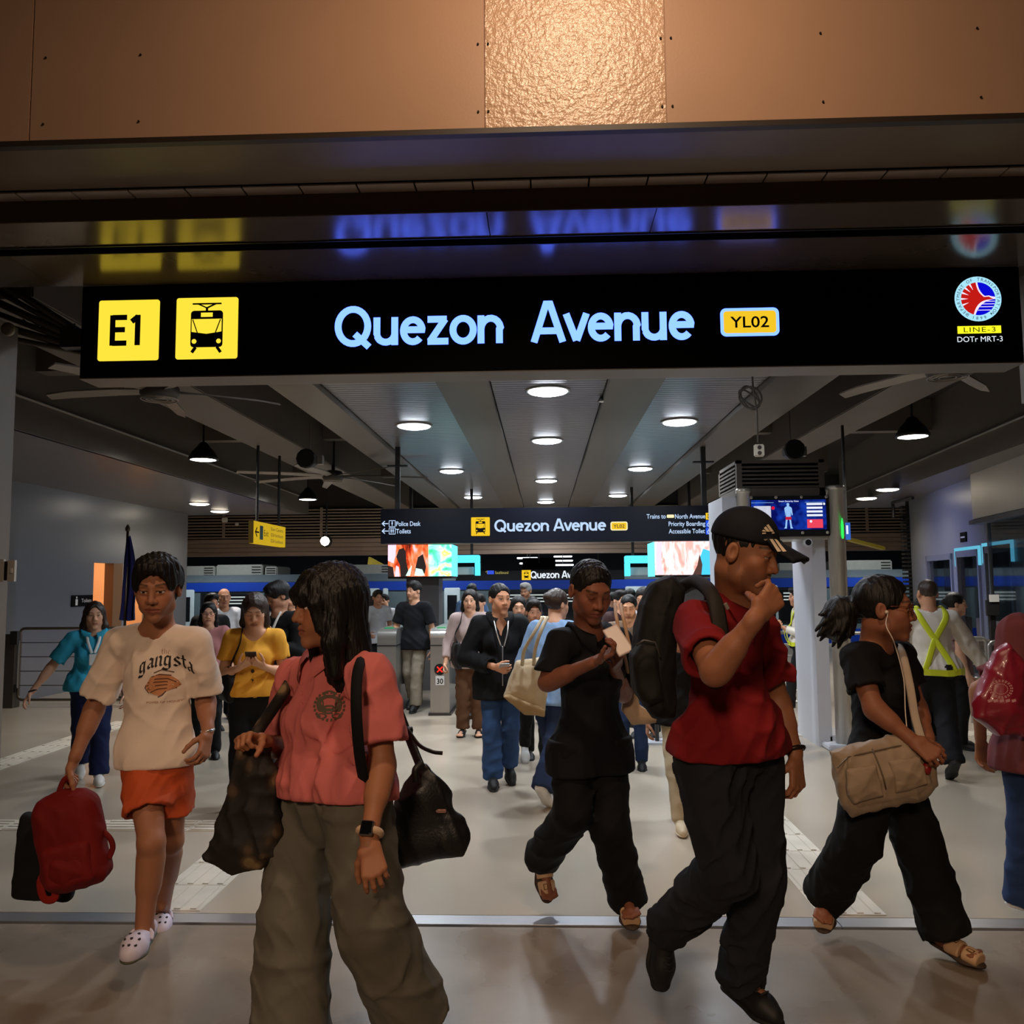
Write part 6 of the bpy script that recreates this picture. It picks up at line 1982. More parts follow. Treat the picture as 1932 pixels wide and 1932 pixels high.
# print on the tee: arched black-letter word, sketch of clasped hands, small line under it
def pen(mb, pts, O, f, w, ang=40):
    """broad nib strokes: the nib is a short line held at a fixed angle"""
    c, s_ = math.cos(math.radians(ang)) * w / 2, math.sin(math.radians(ang)) * w / 2
    vs, fs = [], []
    for a, b in pts:
        vs += [f(a - c, b - s_), f(a + c, b + s_)]
    for i in range(len(pts) - 1):
        fs.append((2 * i, 2 * i + 1, 2 * i + 3, 2 * i + 2))
    mb.add([V(p[0], 0, p[1]) for p in vs], fs)
BLT = {'g': (.62, [[(.06, .58), (.16, .68), (.34, .62), (.44, .7)], [(.1, .62), (.1, .14), (.22, .02), (.4, .12)], [(.42, .68), (.42, -.16), (.3, -.3), (.06, -.24)], [(.06, -.24), (.0, -.16)]]),
       'a': (.56, [[(.06, .58), (.2, .7), (.38, .58)], [(.38, .62), (.38, .1), (.5, .0)], [(.38, .38), (.12, .28), (.08, .12), (.2, .0), (.36, .12)]]),
       'n': (.62, [[(.04, .62), (.12, .7)], [(.1, .68), (.1, .06), (.18, -.02)], [(.12, .56), (.3, .7), (.42, .58)], [(.42, .6), (.42, .08), (.52, .0)]]),
       's': (.5, [[(.4, .6), (.24, .7), (.1, .56), (.14, .42), (.36, .28), (.4, .14), (.22, .0), (.06, .1)]]),
       't': (.44, [[(.16, .94), (.16, .1), (.26, .0), (.4, .1)], [(.02, .66), (.36, .66)]]),
       'h': (.62, [[(.1, .98), (.1, .04)], [(.12, .54), (.3, .7), (.42, .58)], [(.42, .6), (.42, .06), (.3, -.1)]]),
       'e': (.5, [[(.1, .56), (.1, .14), (.22, .0), (.42, .12)], [(.1, .58), (.26, .7), (.4, .52), (.14, .36)]])}
def print_on(o, name, mb, m, parent, d=(0, 1, 0)):
    pr = project(o, mb.v, d, .0025)
    return link(name, [p[:] for p in pr], mb.f, m, parent)
def tee(px, py):
    return W(px, py, 3.35)
mb = MB()
wd_ = sum(BLT[c][0] for c in 'gangsta')
pos = 0
for c in 'gangsta':
    for st in BLT[c][1]:
        q = []
        for j in range(len(st) - 1):
            for t in np.linspace(0, 1, 5)[:-1]:
                q.append((st[j][0] + (st[j + 1][0] - st[j][0]) * t, st[j][1] + (st[j + 1][1] - st[j][1]) * t))
        q.append(st[-1])
        def f(a, b, pos=pos):
            u = (pos + a) / wd_ - .5
            p = tee(281 + u * 98, 1262 + 46 * u * u * 1.6 - b * 27 + u * 3)
            return p[0], p[2]
        vs = []
        pen(mb, q, None, f, .17)
    pos += BLT[c][0]
for i in range(len(mb.v)):
    mb.v[i] = (mb.v[i][0], 3.3, mb.v[i][2])
print_on(PA['shirt'], 'chest_lettering', mb, mat('print_black', (22, 18, 20), .7), PA['shirt'])
mb = MB()
pos = 0
for c in 'the':
    for st in BLT[c][1]:
        def f(a, b, pos=pos):
            p = tee(271 + (pos + a) * 11, 1240 - b * 11)
            return p[0], p[2]
        pen(mb, st, None, f, .08)
    pos += BLT[c][0]
mb.v = [(v[0], 3.3, v[2]) for v in mb.v]
print_on(PA['shirt'], 'small_lettering', mb, mat('print_tan', (176, 130, 104), .7), PA['shirt'])
# clasped hands drawn as a brown sketch
sk, ln = MB(), MB()
def pts2(ps):
    return [V(*tee(a, b)) * V(1, 0, 1) + V(0, 3.3, 0) for a, b in ps]
def fill(mb, ps):
    P_ = pts2(ps)
    c = sum(P_) / len(P_)
    n = len(P_)
    ring = []
    vs = [c]
    R_ = 4
    for r in range(1, R_ + 1):
        for k in range(n):
            for q in (0, .5):
                e = P_[k] * (1 - q) + P_[(k + 1) % n] * q
                vs.append(c + (e - c) * r / R_)
    m_ = 2 * n
    fs = [(0, 1 + i, 1 + (i + 1) % m_) for i in range(m_)]
    for r in range(R_ - 1):
        b_ = 1 + r * m_
        fs += [(b_ + i, b_ + m_ + i, b_ + m_ + (i + 1) % m_, b_ + (i + 1) % m_) for i in range(m_)]
    mb.add(vs, fs)
fill(sk, [(246, 1300), (256, 1284), (272, 1278), (288, 1282), (300, 1292), (304, 1302), (296, 1308), (284, 1312), (270, 1322), (258, 1318), (247, 1310)])
for st in ([(250, 1296), (266, 1288), (284, 1288), (298, 1296)], [(248, 1302), (264, 1294), (282, 1294), (302, 1302)], [(250, 1308), (266, 1301), (282, 1300), (298, 1308)], [(254, 1315), (268, 1308), (284, 1307)],
           [(262, 1276), (276, 1270), (294, 1276)], [(258, 1284), (272, 1279), (290, 1282)], [(246, 1300), (244, 1306), (252, 1316)], [(268, 1324), (276, 1320), (282, 1312)]):
    strokes_mb(ln, [[tuple(p[[0, 2]]) for p in pts2(st)]], .0016, V(0, 3.3, 0), EX, EZ, 1, EN, .0)
print_on(PA['shirt'], 'sketch_fill', sk, mat('print_sand', (192, 128, 84), .7), PA['shirt'])
o = print_on(PA['shirt'], 'sketch_lines', ln, mat('print_brown', (74, 40, 26), .7), PA['shirt'])
for v in o.data.vertices:
    v.co.y -= .0015
def small_text(shirt, s, px, py, w, m, d=(0, 1, 0), Yp=3.3, size=None):
    c = W(px, py, Yp + .05)
    to = text('lettering', s, V(c[0], Yp, c[2]), EX, EZ, EN, size or .012, m, shirt, 'CENTER', .0, width=w)
    pr = project(shirt, [v.co[:] for v in to.data.vertices], d, .0025)
    for v, p in zip(to.data.vertices, pr):
        v.co = p
small_text(PA['shirt'], 'POWER OF MONEY', 276, 1336, .125, mat('print_tan', (176, 130, 104), .7))
# wristwatch on his left wrist
w_ = JA['wL']
d_ = nrm(JA['nL'][0])
MB().tube([w_ + d_ * .0 + .029 * (np.cross(d_, V(0, 1, 0)) * math.cos(q) + V(0, 1, 0) * math.sin(q)) for q in np.linspace(0, 6.283, 20)[:-1]], .006, 6, closed=True).build('bracelet', mat('silver', (190, 190, 190), .25, metal=.9), PA['root'], True)
# red backpack and black tote held by him
M_RED = cloth('bag_red', (112, 18, 16), .75, .08)
h0 = W(126, 1474, 3.46)
bc = W(136, 1588, 3.46)
tb = thing('backpack', 'red backpack hanging by its top loop from the young man’s hand', 'bag', bc - V(0, 0, .3))
AX = axes(V(.97, .05, .22), u=(-.2, 0, 1))
L, F, U = AX
g = [rbox(bc - U * .0, (.128, .07, .185), AX, .06, .02), ell(bc + U * .1, V(.115, .07, .11), AX, .04), ell(bc - U * .09 - F * .04, V(.11, .06, .085), AX, .02)]
bagb = soft('bag_body', [g], .007, M_RED, tb, 5, .007)
soft('front_pocket', [[rbox(bc - U * .075 - F * .06, (.1, .03, .085), AX, .03, .02)]], .007, M_RED, tb, 9, .004)
MB().tube([bc + U * .115 - F * .062 + L * a for a in np.linspace(-.095, .095, 9)], .004, 6).build('zip', mat('zip_dark', (50, 12, 12), .5), bagb, True)
strap('carry_loop', [bc + U * .17 - L * .035, h0 + V(-.02, 0, -.01), h0 + V(0, 0, .012), h0 + V(.02, 0, -.01), bc + U * .17 + L * .035], .011, .004, M_RED, tb, F)
strap('shoulder_strap', [bc - L * .11 - U * .08 + F * .03, bc - L * .15 - U * .12, bc - L * .15 - U * .19, bc - L * .11 - U * .2, bc - L * .09 - U * .14], .016, .004, cloth('bag_red2', (150, 34, 24)), tb, F)
strap('shoulder_strap', [bc + L * .12 + U * .02, bc + L * .15 - U * .02, bc + L * .155 - U * .06, bc + L * .13 - U * .1], .012, .004, M_RED, tb, F)
tc_ = W(88, 1618, 3.56)
tt = thing('tote_bag', 'flat black tote bag held behind the red backpack', 'bag', tc_ - V(0, 0, .2))
AX2 = axes(V(1, .05, -.08), u=(.16, 0, 1))
L2, F2, U2 = AX2
soft('bag_body', [[rbox(tc_, (.125, .028, .17), AX2, .02, .02)]], .007, cloth('tote_black', (24, 24, 27)), tt, 6, .007)
strap('handle', [tc_ + U2 * .16 - L2 * .05, h0 + V(-.012, .03, -.03), h0 + V(.0, .02, .01), h0 + V(.012, .03, -.03), tc_ + U2 * .16 + L2 * .06], .009, .003, BLK, tt, F2)

# --- woman in the pink polo
JB = pose(*W(640, 1480, 2.8)[:2], -150, 1.58, .5)
pix(JB, hd=(622, 1146, 2.72), nk=(628, 1230, 2.84), sL=(704, 1278, 2.66), sR=(556, 1282, 3.0), hL=(672, 1520, 2.68), hR=(572, 1520, 2.88),
    eL=(722, 1440, 2.62), wL=(696, 1578, 2.5), eR=(540, 1415, 3.05), wR=(498, 1400, 2.74),
    kL=(700, 1735, 2.66), aL=(775, 1905, 2.82), tL=(735, 1935, 2.72), kR=(556, 1740, 2.72), aR=(545, 1945, 2.66), tR=(490, 1960, 2.6))
JB['face'] = V(-.86, -.5, -.06)
JB['nL'] = (W(706, 1640, 2.46) - W(696, 1578, 2.5), V(-.2, .9, .2))
JB['nR'] = (W(462, 1392, 2.66) - W(498, 1400, 2.74), V(.35, -.1, -.9))
M_PINK = cloth('polo_pink', (196, 104, 100), .8, .05)
M_SLACK = cloth('slacks_grey', (98, 94, 84), .8, .06)
PB = person('woman in a pink polo and grey wide trousers looking to the left', JB, dict(mat=M_PINK, sleeve='short', slen=.74, sr=.075, hem=-.03, neck='polo', vdepth=.07, fold=.013, wl=(.04, .14), fat=.12, hip=.118), dict(kind='trousers', mat=M_SLACK, r=(.105, .112, .125), len=1.06, rise=.09, fold=.012),
            dict(kind='bob', t=.016), dict(kind='shoe', mat=BLK), skin=(158, 104, 74), vox=NEAR, fem=1, fat=.14, bust=.7, hs=1.13, curl=(.4, .9), thumb=(.4, .7), eyes=.7, seed=8, belly=.05)
# crest on the chest
b_ = bvh_of(PB['shirt'])
def crest(o, px, py, Yg, w, h, m, parent, name):
    O = W(px, py, Yg)
    d = nrm(O - EYE)
    mb = MB()
    for (x, z, a, bb) in [(0, .1, .5, .3), (0, -.12, .34, .16), (-.34, .05, .14, .26), (.34, .05, .14, .26), (0, .42, .24, .12), (-.28, -.34, .2, .1), (.28, -.34, .2, .1)]:
        for k in range(10):
            q0, q1 = 2 * math.pi * k / 10, 2 * math.pi * (k + 1) / 10
            r0 = .62
            mb.add([O + EX * (x + a * rr_ * math.cos(q)) * w + EZ * (z + bb * rr_ * math.sin(q)) * h for rr_, q in ((r0, q0), (1, q0), (1, q1), (r0, q1))], [(0, 1, 2, 3)])
    for k in range(22):
        q = 2 * math.pi * k / 22
        c = O + EX * .56 * math.cos(q) * w + EZ * .48 * math.sin(q) * h
        mb.add([c + EX * a * w + EZ * bb_ * h for a, bb_ in ((-.04, -.05), (.04, -.05), (.05, .05), (-.03, .04))], [(0, 1, 2, 3)])
    pr = project(o, mb.v, d, .0022)
    return link(name, [p[:] for p in pr], mb.f, m, parent)
crest(PB['shirt'], 621, 1332, 2.6, .085, .09, mat('crest_olive', (92, 78, 62), .8), PB['shirt'], 'chest_crest')
mb = MB()
for py in (1290, 1308, 1328):
    O = W(569, py, 2.5)
    mb.lathe([(.005, 0), (.005, -.003)], project(PB['shirt'], [O], nrm(O - EYE), .002)[0], 8, 1)
tag(mb.build('button', M_PINK, PB['shirt']), kind='stuff')
# smart watch on her left wrist
w_ = W(694, 1580, 2.44)
d_ = nrm(JB['wL'] - JB['eL'])
s1 = nrm(np.cross(d_, V(0, 1, 0)))
f1 = np.cross(s1, d_)
wb = MB().tube([JB['wL'] - d_ * .012 + .0315 * (s1 * math.cos(q) + f1 * math.sin(q)) for q in np.linspace(0, 6.283, 24)[:-1]], .011, 8, closed=True).build('watch_band', mat('band_beige', (206, 172, 140), .6), PB['root'], True)
cdir = nrm(V(-.1, -1, .0) - d_ * np.dot(V(-.1, -1, 0), d_))
AXw = np.array([np.cross(cdir, d_), cdir, d_])
cw = JB['wL'] - d_ * .012 + cdir * .035
P_, Q_ = mesh_sdf([[rbox(cw, (.019, .007, .022), AXw, .005)]], .002)
wc = link_np('watch_case', P_, Q_, mat('watch_grey', (120, 112, 108), .3, metal=.8), wb)
P_, Q_ = mesh_sdf([[rbox(cw + cdir * .0045, (.0165, .004, .0195), AXw, .003)]], .002)
link_np('watch_face', P_, Q_, mat('watch_glass', (8, 8, 12), .08), wc) if False else link_np('watch_face', P_, Q_, mat('watch_glass', (8, 8, 12), .08), wb)
# floral bag held in front
M_FLOR = mat('floral_cloth', (30, 22, 18), .75)
nt = M_FLOR.node_tree
t_ = nt.nodes.new('ShaderNodeTexCoord')
v_ = nt.nodes.new('ShaderNodeTexVoronoi')
v_.inputs['Scale'].default_value = 13
v_.inputs['Randomness'].default_value = 1.0
r_ = nt.nodes.new('ShaderNodeValToRGB')
r_.color_ramp.interpolation = 'EASE'
e_ = r_.color_ramp.elements
e_[0].position, e_[0].color = .18, (*lin((120, 98, 64)), 1)
e_[1].position, e_[1].color = .6, (*lin((20, 14, 12)), 1)
x_ = e_.new(.3)
x_.color = (*lin((72, 52, 34)), 1)
x_ = e_.new(.42)
x_.color = (*lin((34, 26, 16)), 1)
nt.links.new(t_.outputs['Object'], v_.inputs['Vector'])
nt.links.new(v_.outputs['Distance'], r_.inputs[0])
nt.links.new(r_.outputs[0], nt.nodes['Principled BSDF'].inputs['Base Color'])
fb = thing('floral_bag', 'large dark floral fabric bag held in front by the woman in pink', 'bag', W(460, 1640, 2.62))
O_ = W(460, 1520, 2.74)
pl = lambda ps, O, Y: [((W(a, b, Y) - O)[0], (W(a, b, Y) - O)[2]) for a, b in ps]
g = [prism(pl([(452, 1400), (500, 1396), (520, 1450), (530, 1600), (508, 1628), (440, 1652), (388, 1622), (418, 1530), (438, 1470)], O_, 2.74), O_, EX, EZ, .022, .018, bulge=.03)]
soft('bag_body', [g], .007, M_FLOR, fb, 12, .012, (.05, .12))
strap('handle', [W(474, 1408, 2.72), W(486, 1380, 2.76), W(520, 1330, 2.86), W(545, 1290, 2.92)], .02, .006, M_FLOR, fb, V(0, 1, .1))
# black shoulder bag
M_LEA = mat('black_leather', (16, 16, 17), .42, var=.1, bump=.15, bscale=120)
sb = thing('shoulder_bag', 'black slouchy shoulder bag hanging behind the woman in the pink polo', 'bag', W(800, 1600, 2.9))
q = [W(a, b, 2.92) for a, b in ((800, 1440), (882, 1585), (850, 1610), (745, 1640), (718, 1590), (740, 1520), (785, 1470))]
cB = W(790, 1575, 2.92)
g = [cap(W(798, 1452, 2.92), W(800, 1500, 2.92), .02, .055, V(0, 1, 0), .6, .04), cap(W(800, 1510, 2.92), W(852, 1580, 2.92), .065, .05, V(0, 1, 0), .6, .05), cap(W(800, 1510, 2.92), W(745, 1595, 2.92), .06, .055, V(0, 1, 0), .6, .05), cap(W(755, 1590, 2.92), W(845, 1580, 2.92), .075, .055, V(0, 1, 0), .65, .05)]
sbb = soft('bag_body', [g], .0065, M_LEA, sb, 15, .009, (.05, .13))
strap('front_strap', [W(690, 1238, 2.78), W(676, 1262, 2.58), W(672, 1330, 2.5), W(678, 1420, 2.52), W(690, 1490, 2.6), W(700, 1540, 2.72), W(735, 1560, 2.86)], .019, .004, BLK, sb, nrm(V(.25, 1, .1)))
strap('rear_strap', [W(690, 1238, 2.78), W(722, 1262, 2.94), W(752, 1340, 2.98), W(775, 1400, 2.96), W(797, 1455, 2.92)], .017, .005, M_LEA, sb, nrm(V(0, 1, .3)))
strap('loose_strap_end', [W(768, 1375, 2.9), W(790, 1405, 2.88), W(815, 1418, 2.86), W(835, 1421, 2.86)], .008, .003, M_LEA, sb, nrm(V(0, 1, .5)))
strap('tassel', [W(798, 1440, 2.86), W(784, 1452, 2.85), W(784, 1475, 2.85)], .012, .006, M_LEA, sb, V(0, 1, 0))
o = MB().lathe([(.012, -.012), (.014, 0), (.012, .012)], W(772, 1378, 2.94), 10).build('buckle', M_LEA, sb, True)
p_ = project(sbb, [W(810, 1578, 2.6)], V(0, 1, 0), .004)[0]
MB().box(V(*p_) + V(-.018, -.003, -.006), V(*p_) + V(.018, .004, .006), .002).build('metal_tag', mat('tag_rose', (170, 130, 120), .3, metal=.6), sb)

# --- woman in the black polo reading her phone
JC = pose(*W(1110, 1400, 3.9)[:2], -62, 1.6, .5)
pix(JC, hd=(1114, 1116, 3.82), nk=(1110, 1188, 3.9), sR=(1056, 1212, 3.82), sL=(1170, 1212, 4.0), hR=(1078, 1430, 3.88), hL=(1150, 1430, 3.95),
    eR=(1032, 1288, 3.78), wR=(1118, 1250, 3.6), eL=(1176, 1310, 4.06), wL=(1160, 1262, 3.8),
    kR=(1080, 1535, 3.8), aR=(1026, 1612, 4.12), tR=(1038, 1692, 4.06), kL=(1152, 1560, 3.86), aL=(1182, 1690, 3.96), tL=(1192, 1728, 3.8))
JC['face'] = V(.35, -.84, -.4)
JC['nR'] = (W(1160, 1226, 3.56) - W(1118, 1250, 3.6), V(.1, -.35, .9))
JC['nL'] = (W(1168, 1232, 3.6) - W(1160, 1262, 3.8), V(-.4, -.3, .6))
M_SAND = mat('sandal_tan', (196, 158, 120), .6)
M_SOLE = mat('sandal_sole', (58, 42, 32), .7)
PC = person('woman in a black polo and wide black trousers reading a phone', JC, dict(mat=BLK2, sleeve='short', slen=.78, sr=.07, hem=.06, neck='polo', vdepth=.1, fat=.1, hip=.104, loose=.008), dict(kind='trousers', mat=BLK, r=(.088, .085, .09), len=1.08), dict(kind='tied', t=.008),
            dict(kind='sandal', mat=M_SAND, sole=M_SOLE, toes=1), skin=(132, 82, 62), vox=NEAR, fem=1, fat=.12, hs=1.14, eyes=.1, curl=(.5, .55), wide=1.04, jaw=1.06, seed=14)
ph = W(1166, 1208, 3.6)
tph = thing('phone', 'pale smartphone held by the woman in the black polo', 'phone', ph)
AXp = axes(V(.8, .2, .35), u=(-.25, .55, .8))
P_, Q_ = mesh_sdf([[rbox(ph, (.036, .005, .072), AXp, .004)]], .003)
link_np('phone_body', P_, Q_, mat('phone_pale', (196, 176, 168), .35), tph)
ct = W(1205, 1330, 4.12)
tt = thing('tote_bag', 'beige canvas tote with thin straps on the phone woman’s shoulder', 'bag', ct - V(0, 0, .2))
M_CANV = cloth('canvas_beige', (182, 156, 130), .85, .06)
O_ = W(1205, 1320, 4.16)
soft('bag_body', [[prism(pl([(1182, 1275), (1196, 1278), (1206, 1330), (1240, 1352), (1238, 1364), (1192, 1368), (1172, 1340)], O_, 4.16), O_, EX, EZ, .02, .015, bulge=.02)]], .007, M_CANV, tt, 3, .006)
for dx in (0, 14):
    strap('handle', [W(1160 + dx * .8, 1140, 4.06), W(1163 + dx * .9, 1165, 3.86), W(1172 + dx, 1210, 3.82), W(1182 + dx, 1255, 3.92), W(1188 + dx, 1300, 4.08)], .008, .003, cloth('strap_sand', (186, 150, 120)), tt, V(.2, 1, 0))
# --- man in the red polo with cap and backpack
JD = pose(*W(1385, 1430, 2.95)[:2], -28, 1.74, .5)
pix(JD, hd=(1404, 1044, 2.8), nk=(1385, 1138, 2.92), sR=(1312, 1176, 2.78), sL=(1430, 1182, 3.06), hR=(1335, 1440, 2.88), hL=(1415, 1440, 3.02),
    eR=(1348, 1268, 2.52), wR=(1424, 1168, 2.46), eL=(1466, 1322, 3.12), wL=(1500, 1420, 3.04),
    kR=(1372, 1640, 2.8), aR=(1258, 1752, 3.14), tR=(1252, 1862, 3.16), kL=(1432, 1655, 2.98), aL=(1398, 1850, 3.08), tL=(1468, 1900, 2.96))
JD['face'] = V(.84, -.5, -.3)
JD['nR'] = (W(1458, 1128, 2.5) - W(1424, 1168, 2.46), V(-.1, .9, .1))
JD['nL'] = (W(1508, 1490, 3.0) - W(1502, 1420, 3.04), V(-.5, .6, 0))
M_REDP = cloth('polo_red', (122, 20, 24), .85, .06)
M_JEAN = cloth('jeans_dark', (31, 33, 39), .85, .25, scale=3)
PD = person('man in a red polo and dark cap wiping his nose as he walks', JD, dict(mat=M_REDP, sleeve='short', slen=.72, sr=.07, hem=-.04, neck='polo', vdepth=.06, fat=.06, fold=.011, loose=.004, hip=.122), dict(kind='trousers', name='jeans', mat=M_JEAN, r=(.098, .08, .068), len=1.04, fold=.014, wl=(.05, .14), rise=.08),
            dict(kind='buzz', line=.125), dict(kind='shoe', mat=mat('shoe_black', (14, 14, 15), .6), sole=mat('shoe_sole', (10, 10, 10), .7)), skin=(150, 98, 70), vox=NEAR, fat=.08, hs=1.02, curl=(.5, .62), thumb=(.5, .95), eyes=.3, stub=.25, belly=.08, seed=21)
A, s_, hd = PD['A'], PD['s'], PD['hd']
Pc = lambda a, b, d: hd + (A[0] * a + A[1] * b + A[2] * d) * s_
M_CAP = cloth('cap_navy', (15, 17, 24), .8, .05)
P_, Q_ = mesh_sdf([[ell(Pc(0, -.012, .05), V(.09, .108, .098) * s_, A, .01), plane(Pc(0, 0, .042), -A[2] + A[1] * .05, .006)],
                   [rbox(Pc(0, .135, .047), V(.068, .06, .008) * s_, np.array([A[0], nrm(A[1] - A[2] * .25), nrm(A[2] + A[1] * .25)]), .007 * s_), plane(Pc(0, 0, .0), -A[2], .01)]], .0035, kg=.01)
# the peak curves down at its sides
q = (P_ - hd) @ A.T / s_
m_ = np.clip((q[:, 1] - .085) / .03, 0, 1)
P_ = P_ - (A[2] * s_) * ((q[:, 0] ** 2) * 3.2 * m_)[:, None]
front = np.clip((q[:, 1] - .15) / .05, 0, 1)
P_ = P_ - (A[1] * s_) * (np.clip(np.abs(q[:, 0]) - .02, 0, 1) * .5 * front)[:, None]
capo = link_np('cap', P_, Q_, M_CAP, PD['root'])
MB().lathe([(.008, 0), (.006, .006), (.001, .008)], Pc(0, -.012, .138), 10).build('cap_button', M_CAP, capo, True)
M_LOGO = mat('logo_sand', (206, 186, 160), .7)
def cap_print(name, polys, m, d, off=.0015):
    mb = MB()
    for p in polys:
        n = len(p)
        mb.add([W(a, b, 2.4) for a, b in p], [tuple(range(n))])
    pr = []
    bv = bvh_of(capo)
    for v in mb.v:
        dd = Vector(nrm(V(*v) - EYE))
        h_ = bv.ray_cast(Vector(v), dd)
        pr.append((h_[0] - dd * off) if h_[0] else Vector(v) + dd * .35)
    return link(name, [p[:] for p in pr], mb.f, m, capo)
cap_print('cap_logo_bar', [[(1437, 1002), (1441, 999), (1446, 1003), (1442, 1003)], [(1441, 996), (1445, 993), (1453, 1003), (1447, 1003)], [(1446, 991), (1450, 989), (1460, 1003), (1454, 1003)], [(1438, 1005), (1461, 1004), (1461, 1006.5), (1438, 1007.5)]], M_LOGO, None, .003)
cap_print('cap_stripe', [[(1441, 1017), (1448, 1017), (1463, 1041), (1456, 1042)], [(1452, 1017), (1458, 1017), (1474, 1040), (1467, 1041)], [(1461, 1017), (1466, 1018), (1484, 1040), (1477, 1041)]], M_LOGO, None, .004)
# wrist bracelet
w_ = JD['wL']
d_ = nrm(w_ - JD['eL'])
s1 = nrm(np.cross(d_, V(0, 1, 0)))
f1 = np.cross(s1, d_)
MB().tube([w_ - d_ * .01 + .034 * (s1 * math.cos(q) + f1 * math.sin(q)) for q in np.linspace(0, 6.283, 22)[:-1]], .008, 6, closed=True).build('bracelet', mat('bracelet_dark', (52, 40, 34), .4, metal=.6), PD['root'], True)
# black backpack on his back
bp = thing('backpack', 'black backpack worn by the man in the red polo', 'bag', W(1228, 1340, 3.0))
M_PACK = cloth('pack_black', (21, 20, 20), .7, .15)
O_ = W(1232, 1225, 3.02)
X_ = nrm(V(.8, .6, 0))
g = [prism(pl([(1262, 1085), (1290, 1110), (1272, 1200), (1268, 1345), (1230, 1350), (1200, 1310), (1194, 1230), (1208, 1140), (1230, 1100)], O_, 3.02), O_, EX, EZ, .12, .05, bulge=.03)]
pk = soft('pack_body', [g], .0075, M_PACK, bp, 31, .008)
O2 = W(1218, 1270, 2.98)
soft('front_pocket', [[prism(pl([(1236, 1215), (1250, 1320), (1218, 1330), (1194, 1300), (1190, 1235), (1206, 1212)], O2, 2.98), O2, EX, EZ, .1, .035)]], .0075, cloth('pack_black2', (25, 24, 23), .7), bp, 33, .006)
MB().tube([W(a, b, 2.86) for a, b in ((1200, 1218), (1215, 1208), (1236, 1212), (1246, 1240))], .004, 6).build('zip', mat('zip_grey', (60, 58, 56), .4), pk, True)
strap('shoulder_strap', [W(1285, 1110, 3.0), W(1315, 1098, 2.88), W(1345, 1125, 2.7), W(1358, 1180, 2.64), W(1362, 1230, 2.66), W(1350, 1290, 2.76)], .026, .006, cloth('pack_strap', (36, 32, 28), .7), bp, nrm(V(-.2, 1, -.1)))
strap('strap_buckle', [W(1368, 1138, 2.56), W(1374, 1150, 2.56)], .006, .003, mat('buckle_grey', (120, 112, 104), .4), bp, V(0, 1, 0))

# --- woman in the black tee with pony tail
JE = pose(*W(1668, 1430, 3.72)[:2], -22, 1.6, .9)
pix(JE, hd=(1668, 1150, 3.68), nk=(1652, 1216, 3.74), sR=(1618, 1244, 3.6), sL=(1698, 1238, 3.92), hR=(1640, 1470, 3.64), hL=(1690, 1470, 3.78),
    eR=(1648, 1336, 3.5), wR=(1716, 1392, 3.42), eL=(1728, 1330, 3.9), wL=(1752, 1392, 3.66),
    kR=(1620, 1580, 3.62), aR=(1558, 1690, 3.86), tR=(1552, 1735, 3.74), kL=(1735, 1600, 3.72), aL=(1785, 1765, 3.66), tL=(1842, 1800, 3.56))
JE['face'] = V(.93, -.35, -.06)
JE['nR'] = (W(1748, 1415, 3.38) - W(1716, 1392, 3.42), V(.1, .9, -.4))
JE['nL'] = (W(1752, 1425, 3.6) - W(1752, 1392, 3.66), V(-.4, .8, 0))
PE = person('woman in a black tee with a pony tail, sunglasses and white earphones', JE, dict(mat=BLK, sleeve='short', slen=.6, sr=.07, hem=.02, fat=.14, hip=.11, loose=.012), dict(kind='trousers', mat=cloth('trouser_black', (14, 14, 13)), r=(.1, .098, .1), len=1.0, fold=.011),
            dict(kind='pony', t=.012), dict(kind='sandal', mat=M_SAND, sole=M_SOLE, toes=1), skin=(140, 88, 64), vox=NEAR, fem=1, fat=.16, hs=1.16, eyes=.5, curl=(.55, .5), wide=1.03, jaw=1.05, seed=40)
A, s_, hd = PE['A'], PE['s'], PE['hd']
Pe = lambda a, b, d: hd + (A[0] * a + A[1] * b + A[2] * d) * s_
gl = MB()
for m in (-1, 1):
    gl.tube([Pe(m * (.034 + .03 * math.cos(q)), .102 - .006 * abs(math.cos(q)), .006 + .024 * math.sin(q)) for q in np.linspace(0, 6.283, 20)[:-1]], .0016, 6, closed=True)
    gl.tube([Pe(m * .063, .098, .016), Pe(m * .077, .05, .018), Pe(m * .08, -.005, .014), Pe(m * .081, -.025, -.0)], .0016, 6)
gl.tube([Pe(-.008, .106, .014), Pe(.008, .106, .014)], .0016, 6)
glo = gl.build('sunglasses', mat('frame_gold', (120, 66, 48), .3, metal=.6), PE['root'], True)
for m in (-1, 1):
    MB().poly([Pe(m * (.034 + .029 * math.cos(q)), .1015, .006 + .023 * math.sin(q)) for q in np.linspace(0, 6.283, 20)[:-1]], A[1] * .0012).build('lens', mat('lens_dark', (26, 16, 12), .08), glo)
M_EAR = mat('earphone_white', (214, 196, 180), .4)
ep = MB().tube([Pe(-.088, .006, -.004), Pe(-.094, .01, -.01)], .007 * s_, 8).build('earphone_bud', M_EAR, PE['root'], True)
pts = [Pe(-.094, .012, -.012), W(1672, 1180, 3.5), W(1684, 1205, 3.48), W(1690, 1222, 3.5), W(1698, 1250, 3.5), W(1706, 1290, 3.5), W(1708, 1340, 3.48), W(1712, 1385, 3.44)]
strap('earphone_cord', pts, .0022, .0022, M_EAR, ep)
